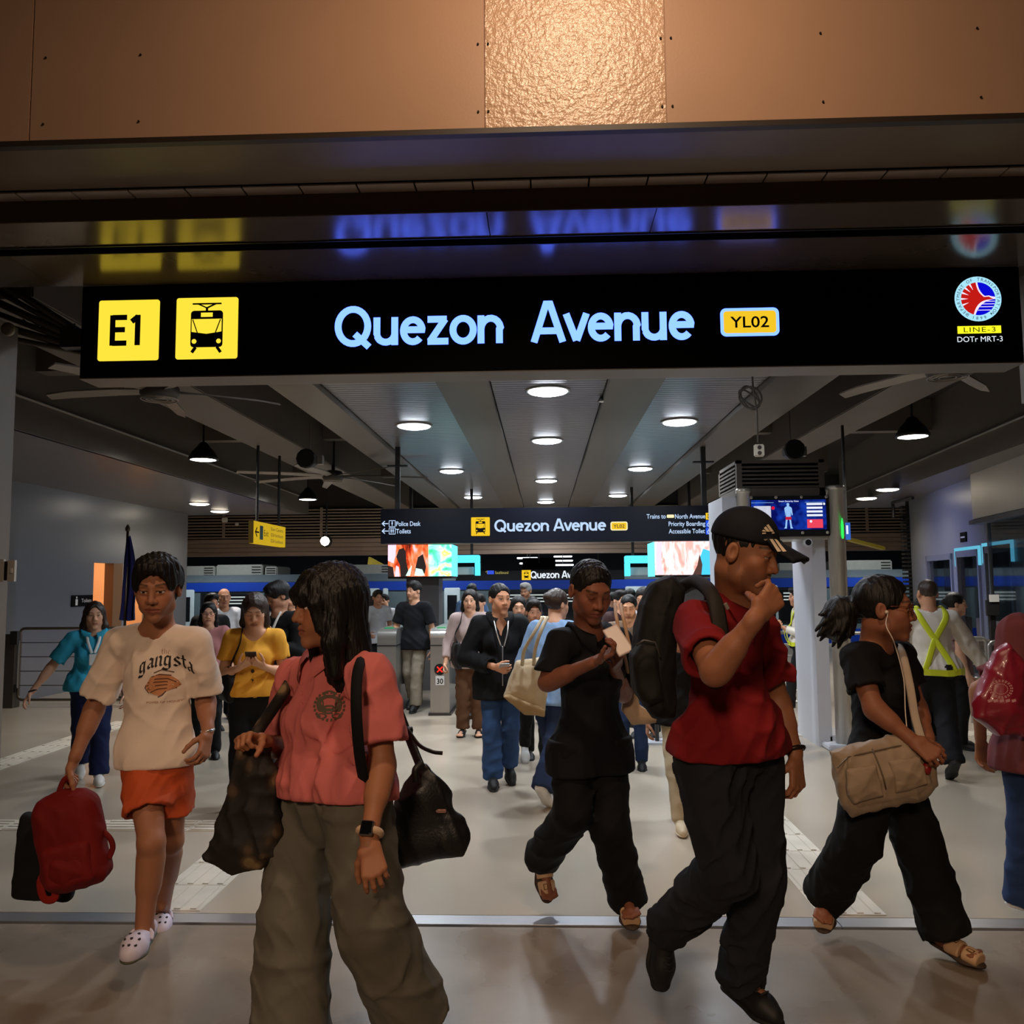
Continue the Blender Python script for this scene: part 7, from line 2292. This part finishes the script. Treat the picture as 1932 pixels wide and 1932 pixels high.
# beige shoulder bag
bb = thing('crossbody_bag', 'beige nylon crossbody bag carried at the hip of the woman in the black tee', 'bag', W(1665, 1500, 3.45))
M_NYL = cloth('nylon_beige', (150, 130, 108), .6, .08)
O_ = W(1665, 1460, 3.46)
g = [prism(pl([(1570, 1420), (1600, 1408), (1690, 1388), (1735, 1392), (1762, 1440), (1764, 1480), (1740, 1506), (1650, 1528), (1606, 1536), (1588, 1520), (1574, 1470)], O_, 3.46), O_, EX, EZ, .045, .035, bulge=.035)]
bd = soft('bag_body', [g], .006, M_NYL, bb, 44, .010, (.03, .1))
O3 = W(1668, 1478, 3.4)
for poly in ([(1596, 1452), (1652, 1440), (1664, 1500), (1612, 1516), (1598, 1500)], [(1676, 1436), (1736, 1426), (1748, 1478), (1690, 1496)]):
    soft('pocket', [[prism(pl(poly, O3, 3.4), O3, EX, EZ, .02, .016, bulge=.012)]], .005, M_NYL, bd, 47, .006, (.03, .09))
zp = project(bd, [W(a, b, 3.3) for a, b in ((1580, 1448), (1620, 1440), (1664, 1430), (1710, 1420), (1750, 1414))], V(0, 1, 0), .002)
MB().tube([V(*p) for p in zp], .003, 6).build('zip', mat('zip_brown', (98, 82, 64), .5), bd, True)
zp = project(bd, [W(a, b, 3.3) for a, b in ((1668, 1424), (1676, 1450), (1684, 1478), (1690, 1500))], V(0, 1, 0), .004)
MB().tube([V(*p) for p in zp], .003, 6).build('seam', mat('zip_brown', (98, 82, 64), .5), bd, True)
strap('shoulder_strap', [W(1690, 1216, 3.92), W(1702, 1232, 3.72), W(1716, 1290, 3.58), W(1726, 1350, 3.54), W(1740, 1400, 3.5)], .017, .003, cloth('strap_grey', (178, 160, 142)), bb, V(.3, 1, 0))
tag(MB().lathe([(.012, -.02), (.018, 0), (.012, .02)], W(1748, 1450, 3.4), 10).build('red_charm', mat('charm_red', (140, 24, 22), .4), bb, True))

# --- person leaving the picture at the right edge
JF = pose(*W(1948, 1430, 3.95)[:2], 20, 1.62, .5)
pix(JF, sR=(1916, 1190, 3.82), sL=(2000, 1190, 4.1), nk=(1960, 1170, 3.96), hd=(1985, 1100, 3.96), eR=(1908, 1305, 3.8), wR=(1946, 1385, 3.9), hR=(1935, 1430, 3.86), hL=(1975, 1430, 4.0), kR=(1940, 1560, 3.9), aR=(1930, 1690, 4.0), tR=(1960, 1700, 4.0), kL=(1990, 1570, 3.9), aL=(2040, 1700, 3.9), tL=(2080, 1715, 3.9))
JF['nR'] = (V(.1, 0, -1), V(0, 1, 0))
M_PLUM = cloth('tee_plum', (112, 58, 62), .85)
PF = person('person in a plum tee with a red bag, cut by the right edge', JF, dict(mat=M_PLUM, sleeve='short', slen=.86, sr=.07, fat=.1), dict(kind='trousers', name='jeans', mat=cloth('jeans_blue', (38, 58, 96), .85, .2, scale=4), r=(.09, .08, .08)), dict(kind='short'), dict(kind='sneaker', mat=M_PLATE), vox=(.009, .005, .008), fat=.1, seed=52)
rb = thing('red_bag', 'red shiny bag with a pale round print at the right edge', 'bag', W(1880, 1380, 3.7))
O_ = W(1890, 1300, 3.7)
M_RB = mat('bag_crimson', (136, 26, 46), .35, var=.1, coat=.3)
rbb = soft('bag_body', [[prism(pl([(1874, 1230), (1900, 1212), (1936, 1260), (1940, 1385), (1880, 1386), (1836, 1352), (1842, 1310), (1858, 1270)], O_, 3.7), O_, EX, EZ, .04, .035, bulge=.04)]], .0065, M_RB, rb, 55, .010, (.04, .12))
mb = MB()
c0 = W(1888, 1300, 3.3)
for r in (.05, .043, .03):
    for k in range(20):
        q0, q1 = 2 * math.pi * k / 20, 2 * math.pi * (k + .62) / 20
        mb.add([c0 + EX * rr_ * math.cos(q) * .9 + EZ * rr_ * math.sin(q) * .7 for rr_, q in ((r, q0), (r - .005, q0), (r - .005, q1), (r, q1))], [(0, 1, 2, 3)])
for k in range(5):
    p = c0 + V(-.05 + k * .022, 0, -.05)
    mb.add([p, p + V(.016, 0, .004), p + V(.014, 0, .014), p + V(-.002, 0, .01)], [(0, 1, 2, 3)])
tag(link('pale_print', [p[:] for p in project(rbb, mb.v, V(0, 1, 0), .002)], mb.f, mat('print_pink', (196, 140, 140), .6), rbb), kind='stuff')
# ---------------------------------------------------------------- people further in
MID, FAR = (.012, .0062, .011), (.015, .0075, .014)
def at(px, py):
    """standing point whose feet show at the pixel"""
    return G(px, py)[:2]
def htop(px, py, xy, H0=1.6):
    """height of a figure whose crown shows at image row py"""
    return W(px, py, xy[1])[2] / 1.015
FAIR, TAN, DEEP = (206, 156, 126), (180, 130, 102), (144, 98, 76)
M_SNK = mat('sneaker_white', (212, 210, 205), .5)
M_SHB = mat('shoe_black', (14, 14, 15), .6)
def mid(label, px, foot, top_py, yaw, topd, botd, hair, shoes, stride=0.0, arms=('down', 'down'), vox=MID, Y=None, over=None, **k):
    xy = at(px, foot) if Y is None else (W(px, 1100, Y)[0], Y)
    pk_ = {q: k.pop(q) for q in ('lean', 'look', 'pitch', 'roll', 'phase') if q in k}
    H = htop(px, top_py, xy)
    J = pose(xy[0], xy[1], yaw, H, stride, arms, **pk_)
    if over:
        over(J)
    return person(label, J, topd, botd, hair, shoes, vox=vox, **k)
B = lambda m, **k: dict(kind='trousers', mat=m, **k)
T = lambda m, sleeve='short', **k: dict(mat=m, sleeve=sleeve, **k)
SNK, SHB = dict(kind='sneaker', mat=M_SNK), dict(kind='shoe', mat=M_SHB)

# woman in teal with a lanyard
P_T = mid('long haired woman in a teal polo with a white lanyard', 168, 1472, 1130, -62, T(cloth('polo_teal', (50, 158, 188)), neck='polo', vdepth=.12, slen=.8, fat=.1, hem=.0), B(cloth('jeans_navy', (22, 30, 66)), r=(.09, .078, .085), rise=.1),
          dict(kind='long', len=.27, front=.02, col='brown', w=1.1, line=.13), SNK, .35, ((( .04, -.02, -.165), (.06, .03, -.31)), ((.10, -.03, -.15), (.19, -.01, -.28))), fem=1, fat=.14, bust=.9, skin=FAIR, look=-60, pitch=-2, curl=(.35, .3), hs=1.06)
k = P_T['k']
for m in (-1, 1):
    c = P_T['chest'] + P_T['fs'] * .0
    strap('lanyard', [P_T['nk'] + P_T['ls'] * m * .055 * k - P_T['up'] * .03 * k + P_T['fs'] * .07 * k, P_T['nk'] + P_T['ls'] * m * .045 * k - P_T['up'] * .1 * k + P_T['fs'] * .13 * k, P_T['nk'] + P_T['ls'] * m * .012 * k - P_T['up'] * .2 * k + P_T['fs'] * .17 * k], .011, .002, mat('lanyard_white', (214, 214, 210), .6), P_T['root'], P_T['fs'])
p = P_T['nk'] - P_T['up'] * .26 * k + P_T['fs'] * .175 * k
P_, Q_ = mesh_sdf([[rbox(p, (.028, .003, .045), np.array([P_T['ls'], P_T['fs'], P_T['up']]), .003)]], .004)
link_np('id_card', P_, Q_, mat('card_white', (214, 214, 210), .4), P_T['root'])
w_ = P_T['J']['wR']
MB().tube([w_ + .03 * k * V(math.cos(q), math.sin(q), .3 * math.cos(q)) for q in np.linspace(0, 6.283, 16)[:-1]], .006, 6, closed=True).build('watch_band', M_BLACK, P_T['root'], True)

# woman with glasses in pink behind the young man
P_G = mid('woman with glasses in a dusty pink top behind the young man', 395, 1400, 1134, -70, T(cloth('top_dusty', (168, 112, 112)), slen=.9), B(BLK), dict(kind='long', len=.22, line=.128), SHB, vox=MID, fem=1, skin=FAIR, Y=7.6)
A, s_, hd = P_G['A'], P_G['s'], P_G['hd']
mb = MB()
for m in (-1, 1):
    mb.tube([hd + (A[0] * m * (.034 + .03 * math.cos(q)) + A[1] * .102 + A[2] * (.006 + .024 * math.sin(q))) * s_ for q in np.linspace(0, 6.283, 14)[:-1]], .0022, 5, closed=True)
    mb.tube([hd + (A[0] * m * a + A[1] * b + A[2] * .014) * s_ for a, b in ((.064, .098), (.079, .04), (.081, -.02))], .0022, 5)
mb.build('glasses', mat('frame_rose', (150, 110, 100), .3, metal=.5), P_G['root'], True)

# the woman in yellow on her phone
P_Y = mid('short haired woman in a mustard blouse tapping a phone', 482, 1515, 1120, -76, T(cloth('blouse_mustard', (222, 158, 52), .8, .05), slen=.6, neck='wide', hem=-.05, fat=.12, loose=.012, slant=-.1), B(BLK, r=(.1, .085, .08), rise=.12), dict(kind='long', len=.14, col='brown', w=.96, line=.114, t=.014), SHB, 0, ('phone', 'phone'), fem=1, fat=.16, bust=.7, skin=(206, 154, 122), pitch=-22, curl=(.55, .5), hs=1.12, eyes=.15, Y=5.85, wide=1.05)
def phone_for(P, label, col=(16, 16, 18), up=.035, tilt=(.0, -.35, 1), both=True, dx=0.0):
    J = P['J']
    hL, hR = J['wL'] + nrm(J['nL'][0]) * .1 * P['k'], J['wR'] + nrm(J['nR'][0]) * .1 * P['k']
    c = ((hL + hR) / 2 if both == True else hL if both == 'L' else hR) + V(0, 0, up) + P['ls'] * dx
    t = thing('phone', label, 'phone', c)
    f = nrm(P['hd'] - c)
    u = nrm(V(0, 0, 1) - f * f[2]) if abs(f[2]) < .98 else P['fs']
    AXp = np.array([np.cross(u, f), f, u])
    P_, Q_ = mesh_sdf([[rbox(c, (.037, .0045, .076), AXp, .004)]], .004)
    link_np('phone_body', P_, Q_, mat('phone_%d_%d_%d' % col, col, .3), t)
    return t, c
phone_for(P_Y, 'dark phone held in both hands by the woman in mustard')
k, nk_, ls_, fs_2, up_ = P_Y['k'], P_Y['nk'], P_Y['ls'], P_Y['fs'], P_Y['up']
def on(P, a, b, c):
    return P['nk'] + (P['ls'] * a + P['fs'] * b + P['up'] * c) * P['k']
mb = MB()
for c in (-.25, -.32, -.39):
    q = on(P_Y, .0, .3, c)
    h_ = project(P_Y['shirt'], [q], -fs_2, .003)[0]
    mb.lathe([(.012, .002), (.012, -.003)], h_, 10, 1)
tag(mb.build('button', mat('button_brown', (50, 30, 18), .5), P_Y['shirt']), kind='stuff')
h_ = V(*project(P_Y['shirt'], [on(P_Y, .02, .3, -.36)], -fs_2, .01)[0])
strap('waist_tie', [h_, h_ + V(-.03, -.012, -.05), h_ + V(-.055, -.005, -.12)], .013, .004, cloth('blouse_mustard', (0, 0, 0)), P_Y['shirt'], fs_2)
strap('waist_tie', [h_, h_ + V(.0, -.012, -.06), h_ + V(.005, -.005, -.14)], .013, .004, cloth('blouse_mustard', (0, 0, 0)), P_Y['shirt'], fs_2)
def hip_bag(P, label, side, col, size=(.15, .2), drop=.55, out=.2, fwd=0.0, name='shoulder_bag', m=None, strapw=.014):
    """bag hung from a shoulder on a long strap; side 1 is the wearer's left"""
    c = on(P, side * out, fwd, -drop)
    t = thing(name, label, 'bag', c - V(0, 0, size[1] / 2))
    AXb = np.array([P['ls'], P['fs'], P['up']])
    X_, Z_ = P['ls'] * .35 + P['fs'] * .94, P['up']
    m = m or cloth('bag_%d_%d_%d' % col, col, .6)
    w, h = size
    g = prism([(-w / 2, -h / 2), (w / 2, -h / 2), (w * .42, h / 2), (-w * .42, h / 2)], c, X_, Z_, .03, .025, bulge=.03)
    soft('bag_body', [[g]], .009, m, t, 5, .006)
    strap('strap', [c + Z_ * h * .45 + X_ * w * .35, on(P, side * .16, .07 + fwd, -.25), on(P, side * .10, .09, -.1), on(P, side * .09, 0, .035), on(P, side * .11, -.09, -.1), on(P, side * .17, -.07 + fwd, -.25), c + Z_ * h * .45 - X_ * w * .35], strapw, .004, m, t, P['ls'])
    return t
hip_bag(P_Y, 'black shoulder bag hanging at the right hip of the woman in mustard', -1, (18, 18, 19), (.26, .24), .42, .2)

# man in black behind her with a phone, face behind
P_K = mid('man in a black jacket holding up a phone behind the woman in mustard', 528, 1480, 1095, -105, T(BLK, 'long', slen=.55), B(BLK), dict(kind='mop', t=.02), SHB, 0, ('read', 'read'), vox=MID, skin=TAN, Y=6.9, pitch=-20, look=-140, eyes=.2)
phone_for(P_K, 'dark phone held up by the man in the black jacket', (20, 20, 24))
for m in (-1, 1):
    strap('jacket_lapel', [on(P_K, m * .05, .06, -.0), on(P_K, m * .045, .125, -.08), on(P_K, m * .02, .165, -.2)], .012, .003, mat('lapel_white', (190, 184, 176), .7), P_K['shirt'], P_K['fs'])
mid('man whose face shows between the black jacket and the woman in pink', 548, 1400, 1110, -80, T(cloth('grey_dark', (52, 54, 60))), B(BLK), dict(kind='short'), SHB, vox=FAR, skin=TAN, Y=9.2)
mid('bald man in a white shirt with a dark backpack strap in the left crowd', 423, 1380, 1107, -60, T(cloth('shirt_white2', (196, 196, 200)), 'short'), B(BLK), dict(kind='bald', col='grey'), SHB, vox=FAR, skin=TAN, Y=9.8, jaw=1.05)
mid('man in a black shirt in front of the bald man', 398, 1380, 1118, -40, T(BLK), B(BLK), dict(kind='short'), SHB, vox=FAR, skin=TAN, Y=9.0)
# at the left gate
P_M = mid('tall man in a black tee and khaki trousers stepping through the gate', 782, 1340, 1092, -105, T(BLK2, slen=.75, loose=.022), B(cloth('khaki', (132, 122, 106)), r=(.092, .08, .075)), dict(kind='short', t=.014), SHB, .25, ('down', ((.05, .0, -.16), (.02, .12, -.2))), vox=MID, skin=(196, 146, 116), look=-130, pitch=-4)
mid('man in a white shirt leaning over the far left gate', 712, 1340, 1112, -60, T(cloth('shirt_grey3', (170, 172, 176)), 'short'), B(BLK), dict(kind='short'), SHB, 0, ('down', 'bag'), vox=FAR, skin=TAN, Y=12.2)
mid('young man with glasses in the crowd beside the left column', 727, 1340, 1120, -110, T(cloth('shirt_white2', (196, 196, 200))), B(BLK), dict(kind='short'), SHB, vox=FAR, skin=FAIR, Y=13.4)
# cardigan woman
P_C = mid('middle aged woman in a pale mauve cardigan and brown trousers', 888, 1388, 1111, -92, T(cloth('cardigan_mauve', (170, 150, 146)), 'long', slen=.75, neck='v', loose=.025, hem=.08, fat=.08), B(cloth('trouser_brown', (84, 56, 36)), r=(.09, .08, .075), len=.98), dict(kind='long', len=.15, line=.122, front=-.01), dict(kind='sandal', mat=M_SHB, sole=M_SHB, toes=1), 0, ('down', ((.05, .0, -.17), (.06, .08, -.3))), fem=1, skin=(204, 156, 126), hs=1.06, curl=(.4, .8))
hip_bag(P_C, 'large black bag hanging in front of the woman in the mauve cardigan', -1, (26, 26, 28), (.36, .26), .48, .16, .06, strapw=.018)
for px, py, yaw, Y, m, hr, sk, lb in ((905, 1118, -110, 9.8, (130, 158, 196), 'mop', FAIR, 'person in a light blue shirt looking out from behind the mauve cardigan'), (890, 1100, 90, 12.3, (92, 120, 160), 'short', TAN, 'dark haired person seen from behind above the mauve cardigan'),
                                      (978, 1122, -85, 7.6, (176, 160, 132), 'long', FAIR, 'young woman peering over the shoulder of the black jacket woman'), (1004, 1124, -70, 9.4, (214, 196, 170), 'long', DEEP, 'curly dark haired woman beside the grey haired man'),
                                      (993, 1098, -115, 11.8, (34, 42, 52), 'grey', TAN, 'grey haired man in a dark jacket in the crowd'), (1168, 1112, -60, 9.2, (60, 40, 40), 'short', FAIR, 'smiling person just behind the phone woman’s shoulder'),
                                      (1190, 1110, 100, 12.6, (70, 60, 60), 'short', TAN, 'dark haired person at the back of the right crowd'), (1156, 1116, 80, 12.9, (40, 44, 60), 'tied', TAN, 'person with dark hair at the back beside the train door')):
    g_ = hr == 'grey'
    mid(lb, px, 1400, py, yaw, T(cloth('c_%d_%d_%d' % m, m), 'long' if g_ else 'short'), B(BLK), dict(kind='short' if g_ else hr, col='grey' if g_ else 'black', len=.2), SHB, vox=FAR, skin=sk, Y=Y, fem=hr == 'long', pitch=-10 if g_ else -4)
# black jacket woman
P_J = mid('woman in an open black jacket and blue jeans holding a phone', 945, 1480, 1095, -80, T(BLK, 'long', slen=.9, neck='v', vdepth=.27, vr=.085, collar=True, loose=.035, hem=.13, cuff=.05, fat=.08), B(cloth('jeans_mid', (46, 72, 112), .85, .2, scale=5), r=(.09, .074, .085), len=1.08), dict(kind='tied', bun=1, t=.008), SHB, .14, (((.05, -.0, -.17), (.0, .08, -.29)), ((.07, .0, -.165), (-.06, .12, -.2))), fem=1, bust=.7, skin=(204, 146, 112), hs=1.08, look=-62, pitch=-3, curl=(.4, .5), phase=-1)
phone_for(P_J, 'small white phone in the hand of the woman in the black jacket', (190, 186, 180), .02, both='R')
for m in (-1, 1):
    strap('zip_edge', [on(P_J, m * .06, .09, -.03), on(P_J, m * .045, .15, -.13), on(P_J, m * .012, .178, -.24)], .006, .003, mat('zip_silver', (170, 166, 160), .3, metal=.8), P_J['shirt'], P_J['fs'])
strap('zip_edge', [on(P_J, .0, .178, -.24), on(P_J, .0, .17, -.35), on(P_J, .0, .16, -.46), on(P_J, .0, .165, -.56)], .005, .003, mat('zip_silver', (170, 166, 160), .3, metal=.8), P_J['shirt'], P_J['fs'])
# blue hoodie woman with tote
P_H = mid('woman in a light blue hoodie seen from behind with her hair tied up', 1040, 1512, 1104, 62, T(cloth('hoodie_blue', (128, 158, 196)), 'long', slen=.97, loose=.03, hem=.1, fold=.012), B(cloth('jeans_deep', (34, 48, 78), .85, .2, scale=5), r=(.085, .08, .09)), dict(kind='tied', bun=1, bz=.06, t=.012, amp=.004, col='brown'), SNK, .5, (((.07, .0, -.16), (.05, .14, -.2)), ((.05, -.02, -.16), (.03, .1, -.25))), fem=1, skin=FAIR, lean=.06, look=40)
ct = W(1000, 1295, 5.75)
tt = thing('tote_bag', 'large beige tote bag hanging beside the woman in the light blue hoodie', 'bag', ct - V(0, 0, .2))
O_ = ct
soft('bag_body', [[prism(pl([(975, 1248), (1022, 1240), (1034, 1290), (1028, 1346), (990, 1342), (950, 1312)], O_, 5.75), O_, EX, EZ, .05, .03, bulge=.05)]], .009, cloth('tote_cream', (184, 168, 140)), tt, 8, .008)
O4 = W(990, 1330, 5.7)
soft('bag_base', [[prism(pl([(950, 1311), (962, 1308), (1028, 1335), (1028, 1348), (990, 1345)], O4, 5.74), O4, EX, EZ, .065, .02)]], .009, cloth('tote_tan', (146, 122, 88)), tt, 9, .004)
for dx in (0, 22):
    strap('handle', [W(985 + dx, 1255, 5.68), W(990 + dx * .9, 1225, 5.6), W(1010 + dx * .5, 1190, 5.6), W(1024 + dx * .4, 1165, 5.68)], .012, .004, cloth('tote_cream', (0, 0, 0)), tt, V(0, 1, .2))
mid('person in black trousers and white trainers hidden behind the blue hoodie', 1006, 1430, 1126, -80, T(BLK), B(BLK), dict(kind='short'), SNK, .3, vox=FAR, Y=7.35, skin=TAN)
# right of the phone woman
P_B = mid('woman in a brown top with her hair pulled back, looking down', 1186, 1400, 1120, -100, T(cloth('top_brown', (112, 92, 74)), 'long', neck='v', vdepth=.1), B(cloth('jeans_deep', (0, 0, 0))), dict(kind='tied', t=.006), SHB, vox=MID, fem=1, skin=(206, 150, 112), pitch=-14, eyes=.25, Y=7.2, hs=1.05)
mid('long haired woman in white looking down at the back right', 1214, 1400, 1106, -115, T(cloth('top_ice', (196, 206, 216)), 'long'), B(BLK), dict(kind='long', len=.3, line=.118, front=.03), SHB, vox=FAR, fem=1, skin=FAIR, Y=8.6, pitch=-20)
P_P = mid('person in beige trousers walking, mostly hidden by the man in red', 1278, 1560, 1150, -88, T(BLK), B(cloth('chino_beige', (186, 170, 142)), r=(.085, .07, .062)), dict(kind='short'), dict(kind='sneaker', mat=mat('sneaker_cream', (206, 190, 160), .5)), .42, vox=MID, skin=TAN, phase=-1, Y=5.6)

# guards
M_GW = cloth('guard_white', (206, 200, 190), .8, .04)
M_LIME = mat('reflective_lime', (196, 206, 40), .5, var=.05)
M_GBELT = mat('belt_black', (15, 15, 16), .5)
def guard(P, back):
    s_ = -1 if back else 1
    k = P['k']
    sh, f, l, u = P['shirt'], P['fs'], P['ls'], P['up']
    def surf(a, b, c):
        """nearest point of the shirt to a spot near it"""
        bv = guard.bv
        h = bv.find_nearest(Vector(on(P, a, b, c)))
        return np.array(h[0] + h[1] * .006)
    guard.bv = bvh_of(sh)
    for m in (-1, 1):
        for q in (-1, 1):
            strap('harness_strap', [surf(m * .11, .0, .06), surf(m * .1, q * .12, -.06), surf(0 * m, q * .2, -.24) if q == s_ or True else 0, surf(-m * .09, q * .2, -.4), surf(-m * .12, q * .16, -.5)], .024, .003, M_LIME, sh, f)
    ring = [surf(.3 * math.cos(t), .3 * math.sin(t), -.5) for t in np.linspace(0, 6.283, 25)[:-1]]
    mb = MB()
    for i in range(len(ring)):
        a, b = ring[i], ring[(i + 1) % len(ring)]
        w_ = u * .024
        mb.add([a - w_, b - w_, b + w_, a + w_], [(0, 1, 2, 3)])
    mb.build('harness_belt', M_LIME, sh, True)
    br_ = [P['pel'] + u * .07 * k + (l * .155 * math.cos(t) + f * .125 * math.sin(t)) * k for t in np.linspace(0, 6.283, 25)[:-1]]
    b_ = MB().tube(br_, .03 * k, 8, closed=True).build('duty_belt', M_GBELT, P['root'], True)
    for t in (2.6, 3.6, 4.3, 5.6, .4):
        c = P['pel'] + u * .05 * k + (l * .19 * math.cos(t) + f * .155 * math.sin(t)) * k
        MB().box(c - V(.035, .03, .06) * k, c + V(.035, .03, .06) * k, .01).build('pouch', M_GBELT, b_)
P_S = mid('security guard in white with a lime belt facing left by the railing', 1514, 1342, 1104, 172, T(M_GW, 'long', slen=.95, hem=-.06), B(BLK, r=(.085, .07, .065)), dict(kind='short', t=.008), SHB, .3, ('phone', 'phone'), skin=TAN)
guard(P_S, False)
P_V = mid('security guard in white seen from behind with crossed lime straps', 1768, 1468, 1084, 86, T(M_GW, 'long', slen=.8, hem=-.02, fold=.009, fat=.16), B(cloth('guard_trouser', (20, 21, 26)), r=(.098, .085, .078)), dict(kind='buzz', col='brown'), SHB, .3, (((.09, .0, -.15), (.06, .16, -.1)), ((.10, .03, -.15), (.19, .04, -.29))), skin=TAN, fat=.18, jaw=1.05, look=90, pitch=0)
guard(P_V, True)
mid('woman in profile looking right beyond the guard with crossed straps', 1798, 1420, 1116, -15, T(cloth('top_mauve', (120, 96, 96))), B(BLK), dict(kind='tied', bun=1), SHB, vox=MID, fem=1, skin=FAIR, Y=8.0, pitch=-2)
mid('person with sunglasses on the head behind the woman with earphones', 1738, 1420, 1124, -60, T(cloth('top_plum2', (70, 56, 60))), B(BLK), dict(kind='long', len=.2), SHB, vox=FAR, fem=1, skin=TAN, Y=8.3)
